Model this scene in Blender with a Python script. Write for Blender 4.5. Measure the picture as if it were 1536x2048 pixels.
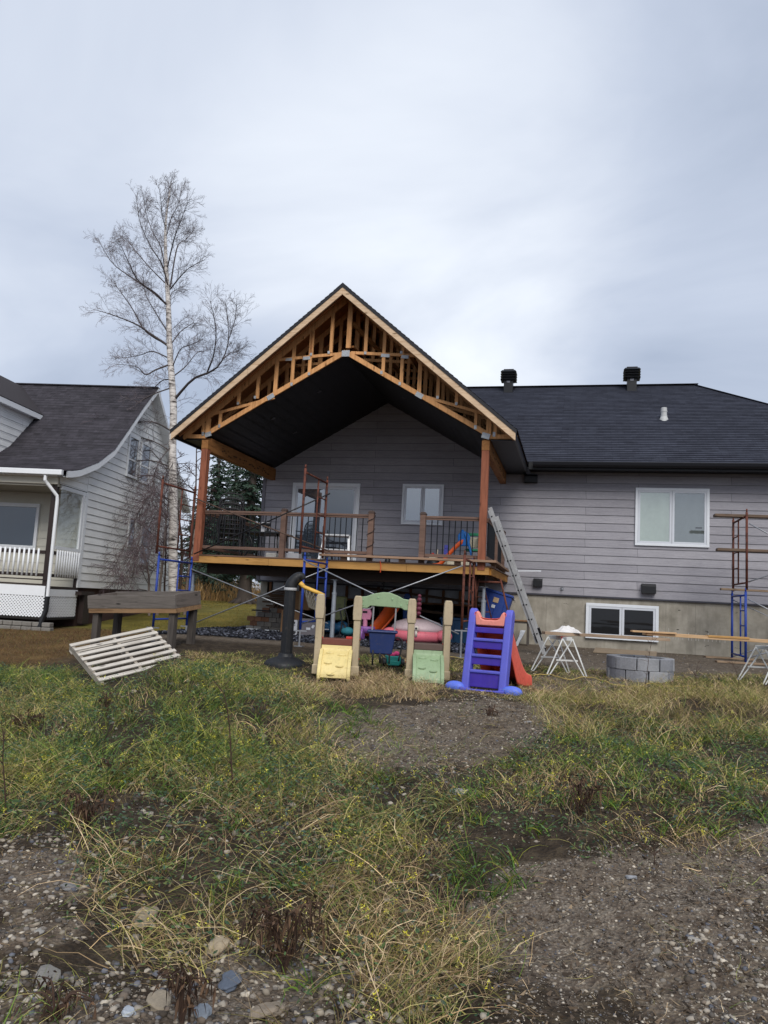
import bpy, bmesh, math, random
import numpy as np
from mathutils import Matrix, Vector

for o in list(bpy.data.objects): bpy.data.objects.remove(o)
SC = bpy.context.scene
COL = SC.collection
R = math.radians
rnd = random.Random(7)

# ------------------------------------------------------------------ camera
F, YAW, PIT, ROLL = 1550.313, R(13.987), R(6.537), R(3.068)
CAM = np.array([0.0, -18.816, 0.0])
fwd = np.array([-math.sin(YAW)*math.cos(PIT), math.cos(YAW)*math.cos(PIT), math.sin(PIT)])
rgt = np.array([math.cos(YAW), math.sin(YAW), 0.0]); upv = np.cross(rgt, fwd)
r2 = rgt*math.cos(ROLL)+upv*math.sin(ROLL); u2 = -rgt*math.sin(ROLL)+upv*math.cos(ROLL)
cam = bpy.data.cameras.new('camera'); camo = bpy.data.objects.new('camera', cam); COL.objects.link(camo)
cam.sensor_fit = 'VERTICAL'; cam.sensor_height = 36; cam.lens = F/2048*36
cam.clip_start = 0.05; cam.clip_end = 3000
camo.matrix_world = Matrix(((r2[0], u2[0], -fwd[0], CAM[0]), (r2[1], u2[1], -fwd[1], CAM[1]), (r2[2], u2[2], -fwd[2], CAM[2]), (0, 0, 0, 1)))
SC.camera = camo

# ------------------------------------------------------------------ sky, sun, exposure
SUN_EL, SUN_AZ = R(42), R(158)          # azimuth from +Y towards +X
EXPO = 0.78
SC.view_settings.view_transform = 'Standard'; SC.view_settings.look = 'None'
SC.view_settings.exposure = EXPO; SC.view_settings.gamma = 1
W = bpy.data.worlds.new('World'); SC.world = W; W.use_nodes = True
nt = W.node_tree; N = nt.nodes; L = nt.links; N.clear()
wo = N.new('ShaderNodeOutputWorld')
sky = N.new('ShaderNodeTexSky'); sky.sky_type = 'NISHITA'; sky.sun_disc = False
sky.sun_elevation = SUN_EL; sky.sun_rotation = SUN_AZ; sky.dust_density = 2.0
bg1 = N.new('ShaderNodeBackground'); bg1.inputs[1].default_value = 0.10; L.new(sky.outputs[0], bg1.inputs[0])
tc = N.new('ShaderNodeTexCoord'); sep = N.new('ShaderNodeSeparateXYZ'); L.new(tc.outputs['Generated'], sep.inputs[0])
def wmath(op, a, b=None, c=None):
    n = N.new('ShaderNodeMath'); n.operation = op
    for i, v in enumerate((a, b, c)):
        if v is None: continue
        if isinstance(v, (int, float)): n.inputs[i].default_value = v
        else: L.new(v, n.inputs[i])
    return n.outputs[0]
zc = wmath('ADD', wmath('MAXIMUM', sep.outputs[2], 0.0), 0.55)
cx = wmath('DIVIDE', sep.outputs[0], zc); cy = wmath('DIVIDE', sep.outputs[1], zc)
comb = N.new('ShaderNodeCombineXYZ'); L.new(cx, comb.inputs[0]); L.new(cy, comb.inputs[1])
mp = N.new('ShaderNodeMapping'); mp.inputs['Rotation'].default_value = (0, 0, R(50)); mp.inputs['Scale'].default_value = (1.15, 1.9, 1); L.new(comb.outputs[0], mp.inputs[0])
n1 = N.new('ShaderNodeTexNoise'); n1.inputs['Scale'].default_value = 1.35; n1.inputs['Detail'].default_value = 6; n1.inputs['Roughness'].default_value = 0.5; n1.inputs['Distortion'].default_value = 0.5
L.new(mp.outputs[0], n1.inputs[0])
# brighter, thinner cloud towards one direction
gd = ray0 = fwd + r2*(830-768)/F - u2*(470-1024)/F; gd = gd/np.linalg.norm(gd)
vd = N.new('ShaderNodeVectorMath'); vd.operation = 'DOT_PRODUCT'; L.new(tc.outputs['Generated'], vd.inputs[0]); vd.inputs[1].default_value = tuple(gd)
glow = N.new('ShaderNodeMapRange'); glow.inputs[1].default_value = 0.94; glow.inputs[2].default_value = 1.0; glow.interpolation_type = 'SMOOTHSTEP'; L.new(vd.outputs['Value'], glow.inputs[0])
val = wmath('ADD', wmath('MULTIPLY', wmath('SUBTRACT', n1.outputs[0], 0.5), 1.7), wmath('ADD', wmath('MULTIPLY', glow.outputs[0], 0.27), 0.37))
ramp = N.new('ShaderNodeValToRGB'); cr = ramp.color_ramp
cr.elements[0].position = 0.05; cr.elements[0].color = (0.245, 0.285, 0.365, 1)
cr.elements[1].position = 0.95; cr.elements[1].color = (0.575, 0.605, 0.65, 1)
e = cr.elements.new(0.40); e.color = (0.345, 0.385, 0.465, 1)
e = cr.elements.new(0.66); e.color = (0.455, 0.49, 0.555, 1)
L.new(val, ramp.inputs[0])
bg2 = N.new('ShaderNodeBackground'); bg2.inputs[1].default_value = 1.0; L.new(ramp.outputs[0], bg2.inputs[0])
mix = N.new('ShaderNodeMixShader'); mix.inputs[0].default_value = 0.94
L.new(bg1.outputs[0], mix.inputs[1]); L.new(bg2.outputs[0], mix.inputs[2]); L.new(mix.outputs[0], wo.inputs[0])
sl = bpy.data.lights.new('sun', 'SUN'); sl.energy = 1.5; sl.angle = R(35); sl.color = (1.0, 0.96, 0.90)
so = bpy.data.objects.new('sun', sl); COL.objects.link(so)
sd = Vector((math.sin(SUN_AZ)*math.cos(SUN_EL), math.cos(SUN_AZ)*math.cos(SUN_EL), math.sin(SUN_EL)))
so.rotation_euler = sd.to_track_quat('Z', 'Y').to_euler()

# ------------------------------------------------------------------ measuring helpers (photo pixel -> point on a plane of the place)
def ray(px, py): return fwd + r2*(px-768)/F - u2*(py-1024)/F
def at(px, py, Y):
    d = ray(px, py); return Vector(CAM + d*((Y-CAM[1])/d[1]))
def atz(px, py, Z):
    d = ray(px, py); return Vector(CAM + d*((Z-CAM[2])/d[2]))
def sst(a, b, x):
    t = np.clip((x-a)/(b-a), 0, 1); return t*t*(3-2*t)
def gz(x, y):
    """height of the ground"""
    x = np.asarray(x, float); y = np.asarray(y, float)
    z = np.interp(y, [-60, -30, -19, -16, -14, -12, -10, -8, -4, 0, 12, 40, 120], [-2.4, -1.95, -1.62, -1.5, -1.33, -1.16, -1.04, -0.98, -0.87, -0.83, -0.5, -0.3, 0.3])
    u = (-x-5.0)+0.5*(-np.maximum(y, -12)-9.2)
    z = z-0.30*sst(0.1, 1.2, u)*sst(-4.0, -7.0, y)
    z = z-0.32*sst(7.5, 11.0, -x)*sst(8, -3, y)*(1-sst(0.1, 1.2, u)*sst(-4.0, -7.0, y))
    # low mounds and dips of the rough yard
    amp = sst(-5.5, -8.5, y)
    z = z+amp*0.035*(np.sin(x*1.7+y*0.9)+np.sin(x*0.8-y*1.9+1.3)+0.6*np.sin(x*3.1+y*2.7+2.0))
    z = z+0.20*np.exp(-((x+4.1)/1.1)**2-((y+11.6)/1.2)**2)
    return z
def g(x, y): return float(gz(x, y))
def G(px, py):
    """point of the ground seen at a photo pixel"""
    d = ray(px, py); lo, hi = 1.5, 150.0
    t = lo
    while t < hi:
        X = CAM+d*t
        if X[2] < g(X[0], X[1]): break
        lo = t; t += 0.1
    hi = t
    for _ in range(30):
        m = (lo+hi)/2; X = CAM+d*m
        if X[2] > g(X[0], X[1]): lo = m
        else: hi = m
    X = CAM+d*lo; return Vector(X)

# ------------------------------------------------------------------ materials
def S(h):
    h = h.lstrip('#'); c = [int(h[i:i+2], 16)/255 for i in (0, 2, 4)]
    return tuple((v/12.92 if v <= 0.04045 else ((v+0.055)/1.055)**2.4) for v in c)
class MatB:
    def __init__(s, name):
        s.m = bpy.data.materials.new(name); s.m.use_nodes = True
        s.t = s.m.node_tree; s.n = s.t.nodes; s.l = s.t.links
        s.b = s.n['Principled BSDF']; s.tc = s.n.new('ShaderNodeTexCoord')
    def node(s, typ, **kw):
        n = s.n.new(typ)
        for k, v in kw.items(): setattr(n, k, v)
        return n
    def map(s, scale=(1, 1, 1), coord='Object', rot=(0, 0, 0)):
        m = s.n.new('ShaderNodeMapping'); m.inputs['Scale'].default_value = scale; m.inputs['Rotation'].default_value = rot
        s.l.new(s.tc.outputs[coord], m.inputs[0]); return m.outputs[0]
    def noise(s, vec, scale=5, detail=5, rough=0.55, dist=0.0):
        n = s.n.new('ShaderNodeTexNoise'); n.inputs['Scale'].default_value = scale; n.inputs['Detail'].default_value = detail
        n.inputs['Roughness'].default_value = rough; n.inputs['Distortion'].default_value = dist
        s.l.new(vec, n.inputs[0]); return n.outputs[0]
    def ramp(s, fac, stops):
        r = s.n.new('ShaderNodeValToRGB'); cr = r.color_ramp
        cr.elements[0].position = stops[0][0]; cr.elements[0].color = (*stops[0][1], 1)
        cr.elements[1].position = stops[-1][0]; cr.elements[1].color = (*stops[-1][1], 1)
        for p, c in stops[1:-1]:
            e = cr.elements.new(p); e.color = (*c, 1)
        s.l.new(fac, r.inputs[0]); return r.outputs[0]
    def mix(s, fac, a, b, mode='MIX'):
        m = s.n.new('ShaderNodeMix'); m.data_type = 'RGBA'; m.blend_type = mode
        for sock, v in ((m.inputs[0], fac), (m.inputs[6], a), (m.inputs[7], b)):
            if isinstance(v, (int, float)): sock.default_value = v
            elif isinstance(v, tuple): sock.default_value = (*v, 1)
            else: s.l.new(v, sock)
        return m.outputs[2]
    def bump(s, h, strength=0.3, dist=0.02):
        b = s.n.new('ShaderNodeBump'); b.inputs['Strength'].default_value = strength; b.inputs['Distance'].default_value = dist
        s.l.new(h, b.inputs['Height']); s.l.new(b.outputs[0], s.b.inputs['Normal'])
    def out(s, col=None, rough=0.7, metal=0.0, spec=0.5):
        if col is not None:
            if isinstance(col, tuple): s.b.inputs['Base Color'].default_value = (*col, 1)
            else: s.l.new(col, s.b.inputs['Base Color'])
        if isinstance(rough, (int, float)): s.b.inputs['Roughness'].default_value = rough
        else: s.l.new(rough, s.b.inputs['Roughness'])
        s.b.inputs['Metallic'].default_value = metal; s.b.inputs['Specular IOR Level'].default_value = spec
        return s.m
def dk(c, f): return tuple(v*f for v in c)
_mc = {}
def mat(name, hexc, rough=0.6, var=0.18, scale=6.0, bump=0.15, metal=0.0, stretch=(1, 1, 1), spec=0.4, fine=40, orand=False):
    """plain material with mottling, grime and a fine bump"""
    if name in _mc: return _mc[name]
    c = S(hexc) if isinstance(hexc, str) else hexc
    b = MatB(name); v = b.map(stretch)
    n = b.noise(v, scale, 6); n2 = b.noise(v, scale*7, 3)
    col = b.ramp(n, [(0.25, dk(c, 1-var)), (0.5, c), (0.78, dk(c, 1+var))])
    col = b.mix(0.35, col, b.ramp(n2, [(0.3, dk(c, 1-var*1.3)), (0.7, dk(c, 1+var))]))
    if orand:
        oi = b.node('ShaderNodeObjectInfo'); col = b.mix(1.0, col, b.ramp(oi.outputs['Random'], [(0, (.70, .70, .72)), (.5, (.98, .97, .95)), (1, (1.25, 1.22, 1.16))]), 'MULTIPLY')
    if bump: b.bump(b.noise(v, fine, 4), bump, 0.01)
    _mc[name] = b.out(col, rough, metal, spec); return _mc[name]
def wood(name, hexc, dark=None, rough=0.75, axis='x', knots=True, weather=0.0):
    if name in _mc: return _mc[name]
    c = S(hexc); d = S(dark) if dark else dk(c, 0.55)
    b = MatB(name)
    st = {'x': (1.2, 14, 14), 'y': (14, 1.2, 14), 'z': (14, 14, 1.2)}[axis]
    v = b.map(st)
    n = b.noise(v, 1.6, 8, 0.6, 0.6); n2 = b.noise(b.map((1, 1, 1)), 3.0, 4)
    col = b.ramp(n, [(0.28, d), (0.5, c), (0.75, dk(c, 1.18))])
    col = b.mix(b.ramp(n2, [(0.35, (0, 0, 0)), (0.75, (0.5, 0.5, 0.5))]), col, dk(c, 0.62), 'MIX')
    if knots:
        vo = b.node('ShaderNodeTexVoronoi'); vo.inputs['Scale'].default_value = 1.0
        st2 = {'x': (2.2, 7, 7), 'y': (7, 2.2, 7), 'z': (7, 7, 2.2)}[axis]
        b.l.new(b.map(st2), vo.inputs[0])
        k = b.ramp(vo.outputs['Distance'], [(0.06, (1, 1, 1)), (0.14, (0, 0, 0))])
        col = b.mix(k, col, dk(d, 0.45))
    b.bump(n, 0.25, 0.006)
    _mc[name] = b.out(col, rough, 0, 0.3); return _mc[name]

M_white = mat('white_vinyl', '#d9dde2', 0.4, 0.05, 3, 0.03)
M_black = mat('black_plastic', '#15161a', 0.45, 0.25, 5, 0.1)
M_blackmetal = mat('black_metal', '#0e0f12', 0.35, 0.2, 8, 0.05)
M_concrete = None

# ------------------------------------------------------------------ mesh builder
class MB:
    def __init__(s): s.v = []; s.f = []
    def add(s, vs, fs):
        o = len(s.v); s.v += [tuple(p) for p in vs]; s.f += [tuple(i+o for i in f) for f in fs]; return s
    def box(s, c, d, M=None):
        x, y, z = d[0]/2, d[1]/2, d[2]/2
        vs = [Vector((sx*x, sy*y, sz*z)) for sx in (-1, 1) for sy in (-1, 1) for sz in (-1, 1)]
        if M is not None: vs = [M @ p for p in vs]
        c = Vector(c); vs = [p+c for p in vs]
        return s.add(vs, [(0, 1, 3, 2), (4, 6, 7, 5), (0, 4, 5, 1), (2, 3, 7, 6), (0, 2, 6, 4), (1, 5, 7, 3)])
    def span(s, a, b):
        return s.box([(a[i]+b[i])/2 for i in range(3)], [abs(b[i]-a[i]) for i in range(3)])
    def bar(s, p, q, w, h, up=(0, 0, 1)):
        """rectangular bar p->q; h measured along `up`, w across it"""
        p, q = Vector(p), Vector(q); d = (q-p).normalized(); u = Vector(up)
        a = d.cross(u)
        if a.length < 1e-4: a = d.cross(Vector((0, 1, 0)))
        a.normalize(); u = a.cross(d).normalized()
        vs = [e+a*(sx*w/2)+u*(sz*h/2) for e in (p, q) for sx, sz in ((-1, -1), (1, -1), (1, 1), (-1, 1))]
        return s.add(vs, [(0, 3, 2, 1), (4, 5, 6, 7), (0, 1, 5, 4), (1, 2, 6, 5), (2, 3, 7, 6), (3, 0, 4, 7)])
    def tube(s, pts, r, n=8, cap=True):
        pts = [Vector(p) for p in pts]; m = len(pts)
        rs = r if isinstance(r, (list, tuple)) else [r]*m
        t0 = (pts[1]-pts[0]).normalized(); a = t0.orthogonal().normalized(); o = len(s.v)
        for i, p in enumerate(pts):
            t = (pts[min(i+1, m-1)]-pts[max(i-1, 0)])
            t = t.normalized() if t.length > 1e-9 else t0
            a = (a-t*a.dot(t)); a = a.normalized() if a.length > 1e-6 else t.orthogonal().normalized(); b = t.cross(a)
            for k in range(n):
                an = 2*math.pi*k/n; s.v.append(tuple(p+(a*math.cos(an)+b*math.sin(an))*rs[i]))
        for i in range(m-1):
            for k in range(n):
                k2 = (k+1) % n; s.f.append((o+i*n+k, o+i*n+k2, o+(i+1)*n+k2, o+(i+1)*n+k))
        if cap:
            s.f.append(tuple(o+k for k in range(n-1, -1, -1))); s.f.append(tuple(o+(m-1)*n+k for k in range(n)))
        return s
    def lathe(s, prof, c=(0, 0, 0), n=24, M=None, sx=1, sy=1):
        o = len(s.v); c = Vector(c)
        for r, z in prof:
            for k in range(n):
                an = 2*math.pi*k/n; p = Vector((r*math.cos(an)*sx, r*math.sin(an)*sy, z))
                if M is not None: p = M @ p
                s.v.append(tuple(p+c))
        for i in range(len(prof)-1):
            for k in range(n):
                k2 = (k+1) % n; s.f.append((o+i*n+k, o+i*n+k2, o+(i+1)*n+k2, o+(i+1)*n+k))
        s.f.append(tuple(o+k for k in range(n-1, -1, -1))); s.f.append(tuple(o+(len(prof)-1)*n+k for k in range(n)))
        return s
    def prism(s, poly, a, b, axis='y'):
        """polygon (2-D) pushed between a and b along axis; poly is (x,z) for y, (y,z) for x, (x,y) for z"""
        def P(p, t): return {'y': (p[0], t, p[1]), 'x': (t, p[0], p[1]), 'z': (p[0], p[1], t)}[axis]
        n = len(poly); vs = [P(p, a) for p in poly]+[P(p, b) for p in poly]
        fs = [tuple(range(n)), tuple(range(2*n-1, n-1, -1))]+[(i, i+n, (i+1) % n+n, (i+1) % n) for i in range(n)]
        return s.add(vs, fs)
    def quad(s, *ps): return s.add(ps, [tuple(range(len(ps)))])
    def ball(s, c, r, sc=(1, 1, 1), n=12, m=8):
        return s.lathe([(max(1e-4, r*math.sin(math.pi*i/m))*1.0, -r*math.cos(math.pi*i/m)*sc[2]) for i in range(m+1)], c, n, None, sc[0], sc[1])
    def build(s, name, material, parent=None, bevel=0.0, seg=2, smooth=False, world=True, sub=0, label=None):
        me = bpy.data.meshes.new(name)
        vs = s.v
        root = parent
        while root is not None and root.parent is not None: root = root.parent
        if root is not None and world:
            Mi = root.matrix_basis.inverted(); vs = [tuple(Mi @ Vector(p)) for p in vs]
        me.from_pydata(vs, [], s.f); me.validate()
        bm = bmesh.new(); bm.from_mesh(me); bmesh.ops.recalc_face_normals(bm, faces=bm.faces); bm.to_mesh(me); bm.free()
        me.materials.append(material)
        o = bpy.data.objects.new(name, me); COL.objects.link(o)
        if parent is not None: o.parent = parent
        if bevel:
            b = o.modifiers.new('bevel', 'BEVEL'); b.width = bevel; b.segments = seg; b.limit_method = 'ANGLE'; b.angle_limit = R(35)
        if sub:
            b = o.modifiers.new('sub', 'SUBSURF'); b.levels = sub; b.render_levels = sub
        if smooth or bevel and seg > 2:
            for p in me.polygons: p.use_smooth = True
            if bevel:
                w = o.modifiers.new('wn', 'WEIGHTED_NORMAL'); w.keep_sharp = True
        if label: o['label'] = label
        return o
def tag(o, label=None, cat=None, group=None, kind=None):
    if label: o['label'] = label
    if cat: o['category'] = cat
    if group: o['group'] = group
    if kind: o['kind'] = kind
    return o
def thing(name, label, cat, loc=(0, 0, 0), rz=0.0, group=None):
    o = bpy.data.objects.new(name, None); COL.objects.link(o); o.empty_display_size = 0.1
    o.matrix_basis = Matrix.Translation(Vector(loc)) @ Matrix.Rotation(rz, 4, 'Z')
    return tag(o, label, cat, group)
def dup(root, loc=None, rz=0.0, label=None, M=None):
    c = root.copy(); COL.objects.link(c)
    c.matrix_basis = M if M is not None else Matrix.Translation(Vector(loc)) @ Matrix.Rotation(rz, 4, 'Z')
    if label: c['label'] = label
    def rec(a, b):
        for ch in a.children:
            d = ch.copy(); COL.objects.link(d); d.parent = b; rec(ch, d)
    rec(root, c); return c
def dpart(part, off):
    """a copy of a part (with its sub-parts) on the same thing, moved by off"""
    c = part.copy(); COL.objects.link(c); c.parent = part.parent; c.location = Vector(off)
    for ch in part.children:
        d = ch.copy(); COL.objects.link(d); d.parent = c
    return c
# ------------------------------------------------------------------ ground
def ground_material():
    b = MatB('yard_ground'); v = b.map()
    at_ = b.node('ShaderNodeAttribute'); at_.attribute_name = 'zone'
    sp = b.node('ShaderNodeSeparateColor'); b.l.new(at_.outputs['Color'], sp.inputs[0])
    big = b.noise(v, 0.9, 5); mid = b.noise(v, 9, 6, 0.65); fine = b.noise(v, 60, 4, 0.7)
    vo = b.node('ShaderNodeTexVoronoi'); vo.inputs['Scale'].default_value = 48; b.l.new(v, vo.inputs[0])
    vo2 = b.node('ShaderNodeTexVoronoi'); vo2.inputs['Scale'].default_value = 120; b.l.new(v, vo2.inputs[0])
    earth = b.ramp(mid, [(0.25, S('#2c231d')), (0.5, S('#5a4e42')), (0.75, S('#82755f'))]); shade_soil = b.ramp(mid, [(0.25, S('#17120e')), (0.5, S('#2e261d')), (0.75, S('#4d4232'))])
    stone = b.ramp(vo.outputs['Color'], [(0.1, S('#47423d')), (0.5, S('#6f665b')), (0.9, S('#a0978a'))])
    stone2 = b.ramp(vo2.outputs['Color'], [(0.15, S('#3c3631')), (0.5, S('#6c6257')), (0.92, S('#b0a698'))])
    grav = b.mix(0.5, stone, stone2)
    grav = b.mix(b.ramp(fine, [(0.4, (0, 0, 0)), (0.7, (0.6, 0.6, 0.6))]), grav, S('#4b4038'))
    col = b.mix(b.ramp(b.mix(0.5, mid, big), [(0.38, (0.1, 0.1, 0.1)), (0.62, (0.9, 0.9, 0.9))]), earth, grav)
    col = b.mix(sp.outputs[0], col, shade_soil)                                  # soil under the plants, darkened in colour for the shade between weeds
    lawn = b.ramp(b.mix(0.6, b.noise(v, 26, 5, 0.7), big), [(0.3, S('#33281a')), (0.5, S('#5f4a2f')), (0.72, S('#7c6640'))])
    lawn2 = b.ramp(b.mix(0.6, b.noise(v, 14, 5, 0.7), big), [(0.3, S('#3f3d1d')), (0.5, S('#6f6730')), (0.72, S('#94823f'))])
    col = b.mix(sp.outputs[1], col, lawn); col = b.mix(sp.outputs[2], col, lawn2)
    hh = b.mix(0.5, vo.outputs['Distance'], mid)
    b.bump(hh, 0.9, 0.03)
    return b.out(col, 0.95, 0, 0.15)
def lerp_axis(parts):
    out = []
    for a, b, st in parts:
        n = max(1, int(round((b-a)/st))); out += list(np.linspace(a, b, n, endpoint=False))
    out.append(parts[-1][1]); return np.array(out)
def grid_mesh(name, xs, ys, zf, material, zone=None):
    X, Y = np.meshgrid(xs, ys); Z = zf(X, Y)
    vs = np.stack([X, Y, Z], -1).reshape(-1, 3); nx, ny = len(xs), len(ys)
    i = np.arange(nx*ny).reshape(ny, nx)
    fs = np.stack([i[:-1, :-1], i[:-1, 1:], i[1:, 1:], i[1:, :-1]], -1).reshape(-1, 4)
    me = bpy.data.meshes.new(name); me.from_pydata(vs.tolist(), [], fs.tolist())
    if zone is not None:
        ca = me.color_attributes.new('zone', 'FLOAT_COLOR', 'POINT')
        zz = zone(X, Y).reshape(-1, 3); c4 = np.ones((len(zz), 4), np.float32); c4[:, :3] = zz
        ca.data.foreach_set('color', c4.ravel())
    me.polygons.foreach_set('use_smooth', np.ones(len(fs), bool)); me.materials.append(material)
    o = bpy.data.objects.new(name, me); COL.objects.link(o); return o
_rs = np.random.RandomState(3)
_lat = _rs.rand(64, 64)
def vnoise(x, y, s=1.0):
    x = np.asarray(x)*s; y = np.asarray(y)*s
    xi = np.floor(x).astype(int); yi = np.floor(y).astype(int); fx = x-xi; fy = y-yi
    fx = fx*fx*(3-2*fx); fy = fy*fy*(3-2*fy)
    L_ = lambda a, b: _lat[a % 64, b % 64]
    return (L_(xi, yi)*(1-fx)+L_(xi+1, yi)*fx)*(1-fy)+(L_(xi, yi+1)*(1-fx)+L_(xi+1, yi+1)*fx)*fy
def fbm(x, y, s=1.0): return 0.5*vnoise(x, y, s)+0.3*vnoise(x+7.3, y+2.1, s*2.1)+0.2*vnoise(x+1.7, y+9.2, s*4.3)
def pix_poly(pts): return np.array([[G(*p)[0], G(*p)[1]] for p in pts])
def inside(poly, x, y):
    x = np.asarray(x); y = np.asarray(y); r = np.zeros(x.shape, bool); n = len(poly); j = n-1
    for i in range(n):
        xi, yi = poly[i]; xj, yj = poly[j]
        c = ((yi > y) != (yj > y)) & (x < (xj-xi)*(y-yi)/(yj-yi+1e-12)+xi); r ^= c; j = i
    return r
def lawn_mask(x, y):
    n = (fbm(x, y, 0.7)-0.5)*1.2
    m1 = sst(-7.9, -8.7, x+n*0.5)*sst(-8.7, -7.9, y+n*.6)              # brown lawn of the neighbour
    m2 = np.maximum(sst(-1.2, -0.4, y+n*0.5)*sst(-8.0, -8.4, x), sst(9, 11, y))  # golden lawn behind the house
    return m1, m2
Z_bare = [pix_poly(p) for p in (
    [(600, 1450), (720, 1415), (900, 1405), (1110, 1398), (1120, 1440), (1060, 1500), (900, 1540), (760, 1530), (650, 1500)],
    [(960, 1770), (1120, 1730), (1300, 1690), (1536, 1640), (1536, 2046), (1380, 2046), (1260, 1990), (1050, 1960), (960, 1880)],
    [(0, 1690), (140, 1685), (170, 1740), (130, 1830), (80, 1900), (0, 1930)],
    [(0, 1990), (140, 1985), (330, 1965), (560, 1945), (660, 1960), (640, 2046), (0, 2046)],
    [(890, 1378), (1050, 1390), (1230, 1372), (1536, 1350), (1536, 1325), (1180, 1320), (1100, 1350), (920, 1345)])]
def bare(x, y):
    jx = x+(fbm(x+3, y, 3.0)-0.5)*0.5; jy = y+(fbm(x, y+5, 3.0)-0.5)*0.7
    r = np.zeros(np.shape(x), bool)
    for p in Z_bare: r |= inside(p, jx, jy)
    return r
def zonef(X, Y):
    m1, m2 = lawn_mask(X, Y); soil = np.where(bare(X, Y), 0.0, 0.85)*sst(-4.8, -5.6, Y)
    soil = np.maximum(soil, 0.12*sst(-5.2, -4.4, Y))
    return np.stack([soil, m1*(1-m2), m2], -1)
def gzn(X, Y):
    amp = sst(-5.0, -7.0, Y)
    return gz(X, Y)+amp*((fbm(X, Y, 2.2)-0.5)*0.07+(vnoise(X, Y, 11)-0.5)*0.018+(vnoise(X+5, Y, 23)-0.5)*0.010)
xs = lerp_axis([(-400, -60, 40), (-60, -16, 4), (-16, -8, .35), (-8, 5, .055), (5, 14, .5), (14, 60, 5), (60, 400, 40)])
ys = lerp_axis([(-120, -30, 10), (-30, -18.5, 1), (-18.5, -5, .055), (-5, 3, .22), (3, 40, 1.2), (40, 500, 30)])
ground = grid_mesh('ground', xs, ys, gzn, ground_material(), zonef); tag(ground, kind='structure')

def crushed_stone():
    b = MatB('crushed_stone'); v = b.map()
    vo = b.node('ShaderNodeTexVoronoi'); vo.inputs['Scale'].default_value = 26; b.l.new(v, vo.inputs[0])
    col = b.ramp(vo.outputs['Color'], [(0.1, S('#14161b')), (0.5, S('#2a2c35')), (0.9, S('#555863'))])
    b.bump(vo.outputs['Distance'], 1.0, 0.03); return b.out(col, 0.85, 0, 0.25)
xs2 = np.linspace(-9.0, -1.0, 160); ys2 = np.linspace(-5.2, 2.4, 120)
def gbz(X, Y):
    d = np.minimum(np.minimum(X+8.5, -1.55-X), Y+4.45)+(fbm(X, Y, 1.6)-0.5)*0.6
    return gz(X, Y)-0.10+0.125*sst(-0.12, 0.15, d)+(vnoise(X, Y, 9)-0.5)*0.02
gb = grid_mesh('gravel_bed', xs2, ys2, gbz, crushed_stone()); tag(gb, kind='structure')

# ------------------------------------------------------------------ the house
XM, ZA, ZE, HW = -4.734, 6.423, 3.385, 3.594       # porch roof: ridge x, apex, eave, half width
YT, YF = -3.848, -4.296                            # front truss, rake board
CZA, CZB, CXL, CXR = 5.03, 3.285, -7.75, -1.72     # porch ceiling
DZ, DZB, DXL, DXR, DY = 0.77, 0.608, -7.84, -1.545, -3.92
HXL, HXR = -7.97, 8.1
GE, RY, RZ, RX = 3.42, 4.6, 6.715, 3.30
SIDING_Z0 = 0.372

def siding_material(name, base, lo, hi, plank=3.2, exposure=0.19, z0=SIDING_Z0+0.85):
    b = MatB(name); v = b.map()
    br = b.node('ShaderNodeTexBrick'); br.offset = 0.37; br.offset_frequency = 2; br.squash = 1
    br.inputs['Scale'].default_value = 1; br.inputs['Brick Width'].default_value = plank; br.inputs['Row Height'].default_value = exposure
    br.inputs['Mortar Size'].default_value = 0.0042; br.inputs['Mortar Smooth'].default_value = 0; br.inputs['Bias'].default_value = 0
    br.inputs['Color1'].default_value = (0.86, 0.86, 0.87, 1); br.inputs['Color2'].default_value = (1.10, 1.10, 1.09, 1); br.inputs['Mortar'].default_value = (0.28, 0.28, 0.28, 1)
    sp = b.node('ShaderNodeSeparateXYZ'); b.l.new(v, sp.inputs[0]); cb = b.node('ShaderNodeCombineXYZ')
    ad = b.node('ShaderNodeMath'); ad.operation = 'ADD'; b.l.new(sp.outputs[0], ad.inputs[0]); b.l.new(sp.outputs[1], ad.inputs[1])
    sb = b.node('ShaderNodeMath'); sb.operation = 'SUBTRACT'; b.l.new(sp.outputs[2], sb.inputs[0]); sb.inputs[1].default_value = z0
    b.l.new(ad.outputs[0], cb.inputs[0]); b.l.new(sb.outputs[0], cb.inputs[1]); b.l.new(cb.outputs[0], br.inputs[0])
    gr = b.noise(b.map((1.6, 1.6, 34)), 2.0, 8, 0.62, 0.5); gr2 = b.noise(b.map((7, 7, 60)), 2.0, 6, 0.7); blot = b.noise(v, 1.3, 4)
    col = b.ramp(b.mix(0.45, gr, gr2), [(0.30, S(lo)), (0.5, S(base)), (0.72, S(hi))])
    col = b.mix(1.0, col, br.outputs['Color'], 'MULTIPLY')
    col = b.mix(0.25, col, b.ramp(blot, [(0.35, dk(S(base), 0.75)), (0.7, dk(S(base), 1.2))]))
    b.bump(b.mix(0.5, gr, gr2), 0.25, 0.006)
    return b.out(col, 0.75, 0, 0.25)
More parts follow.
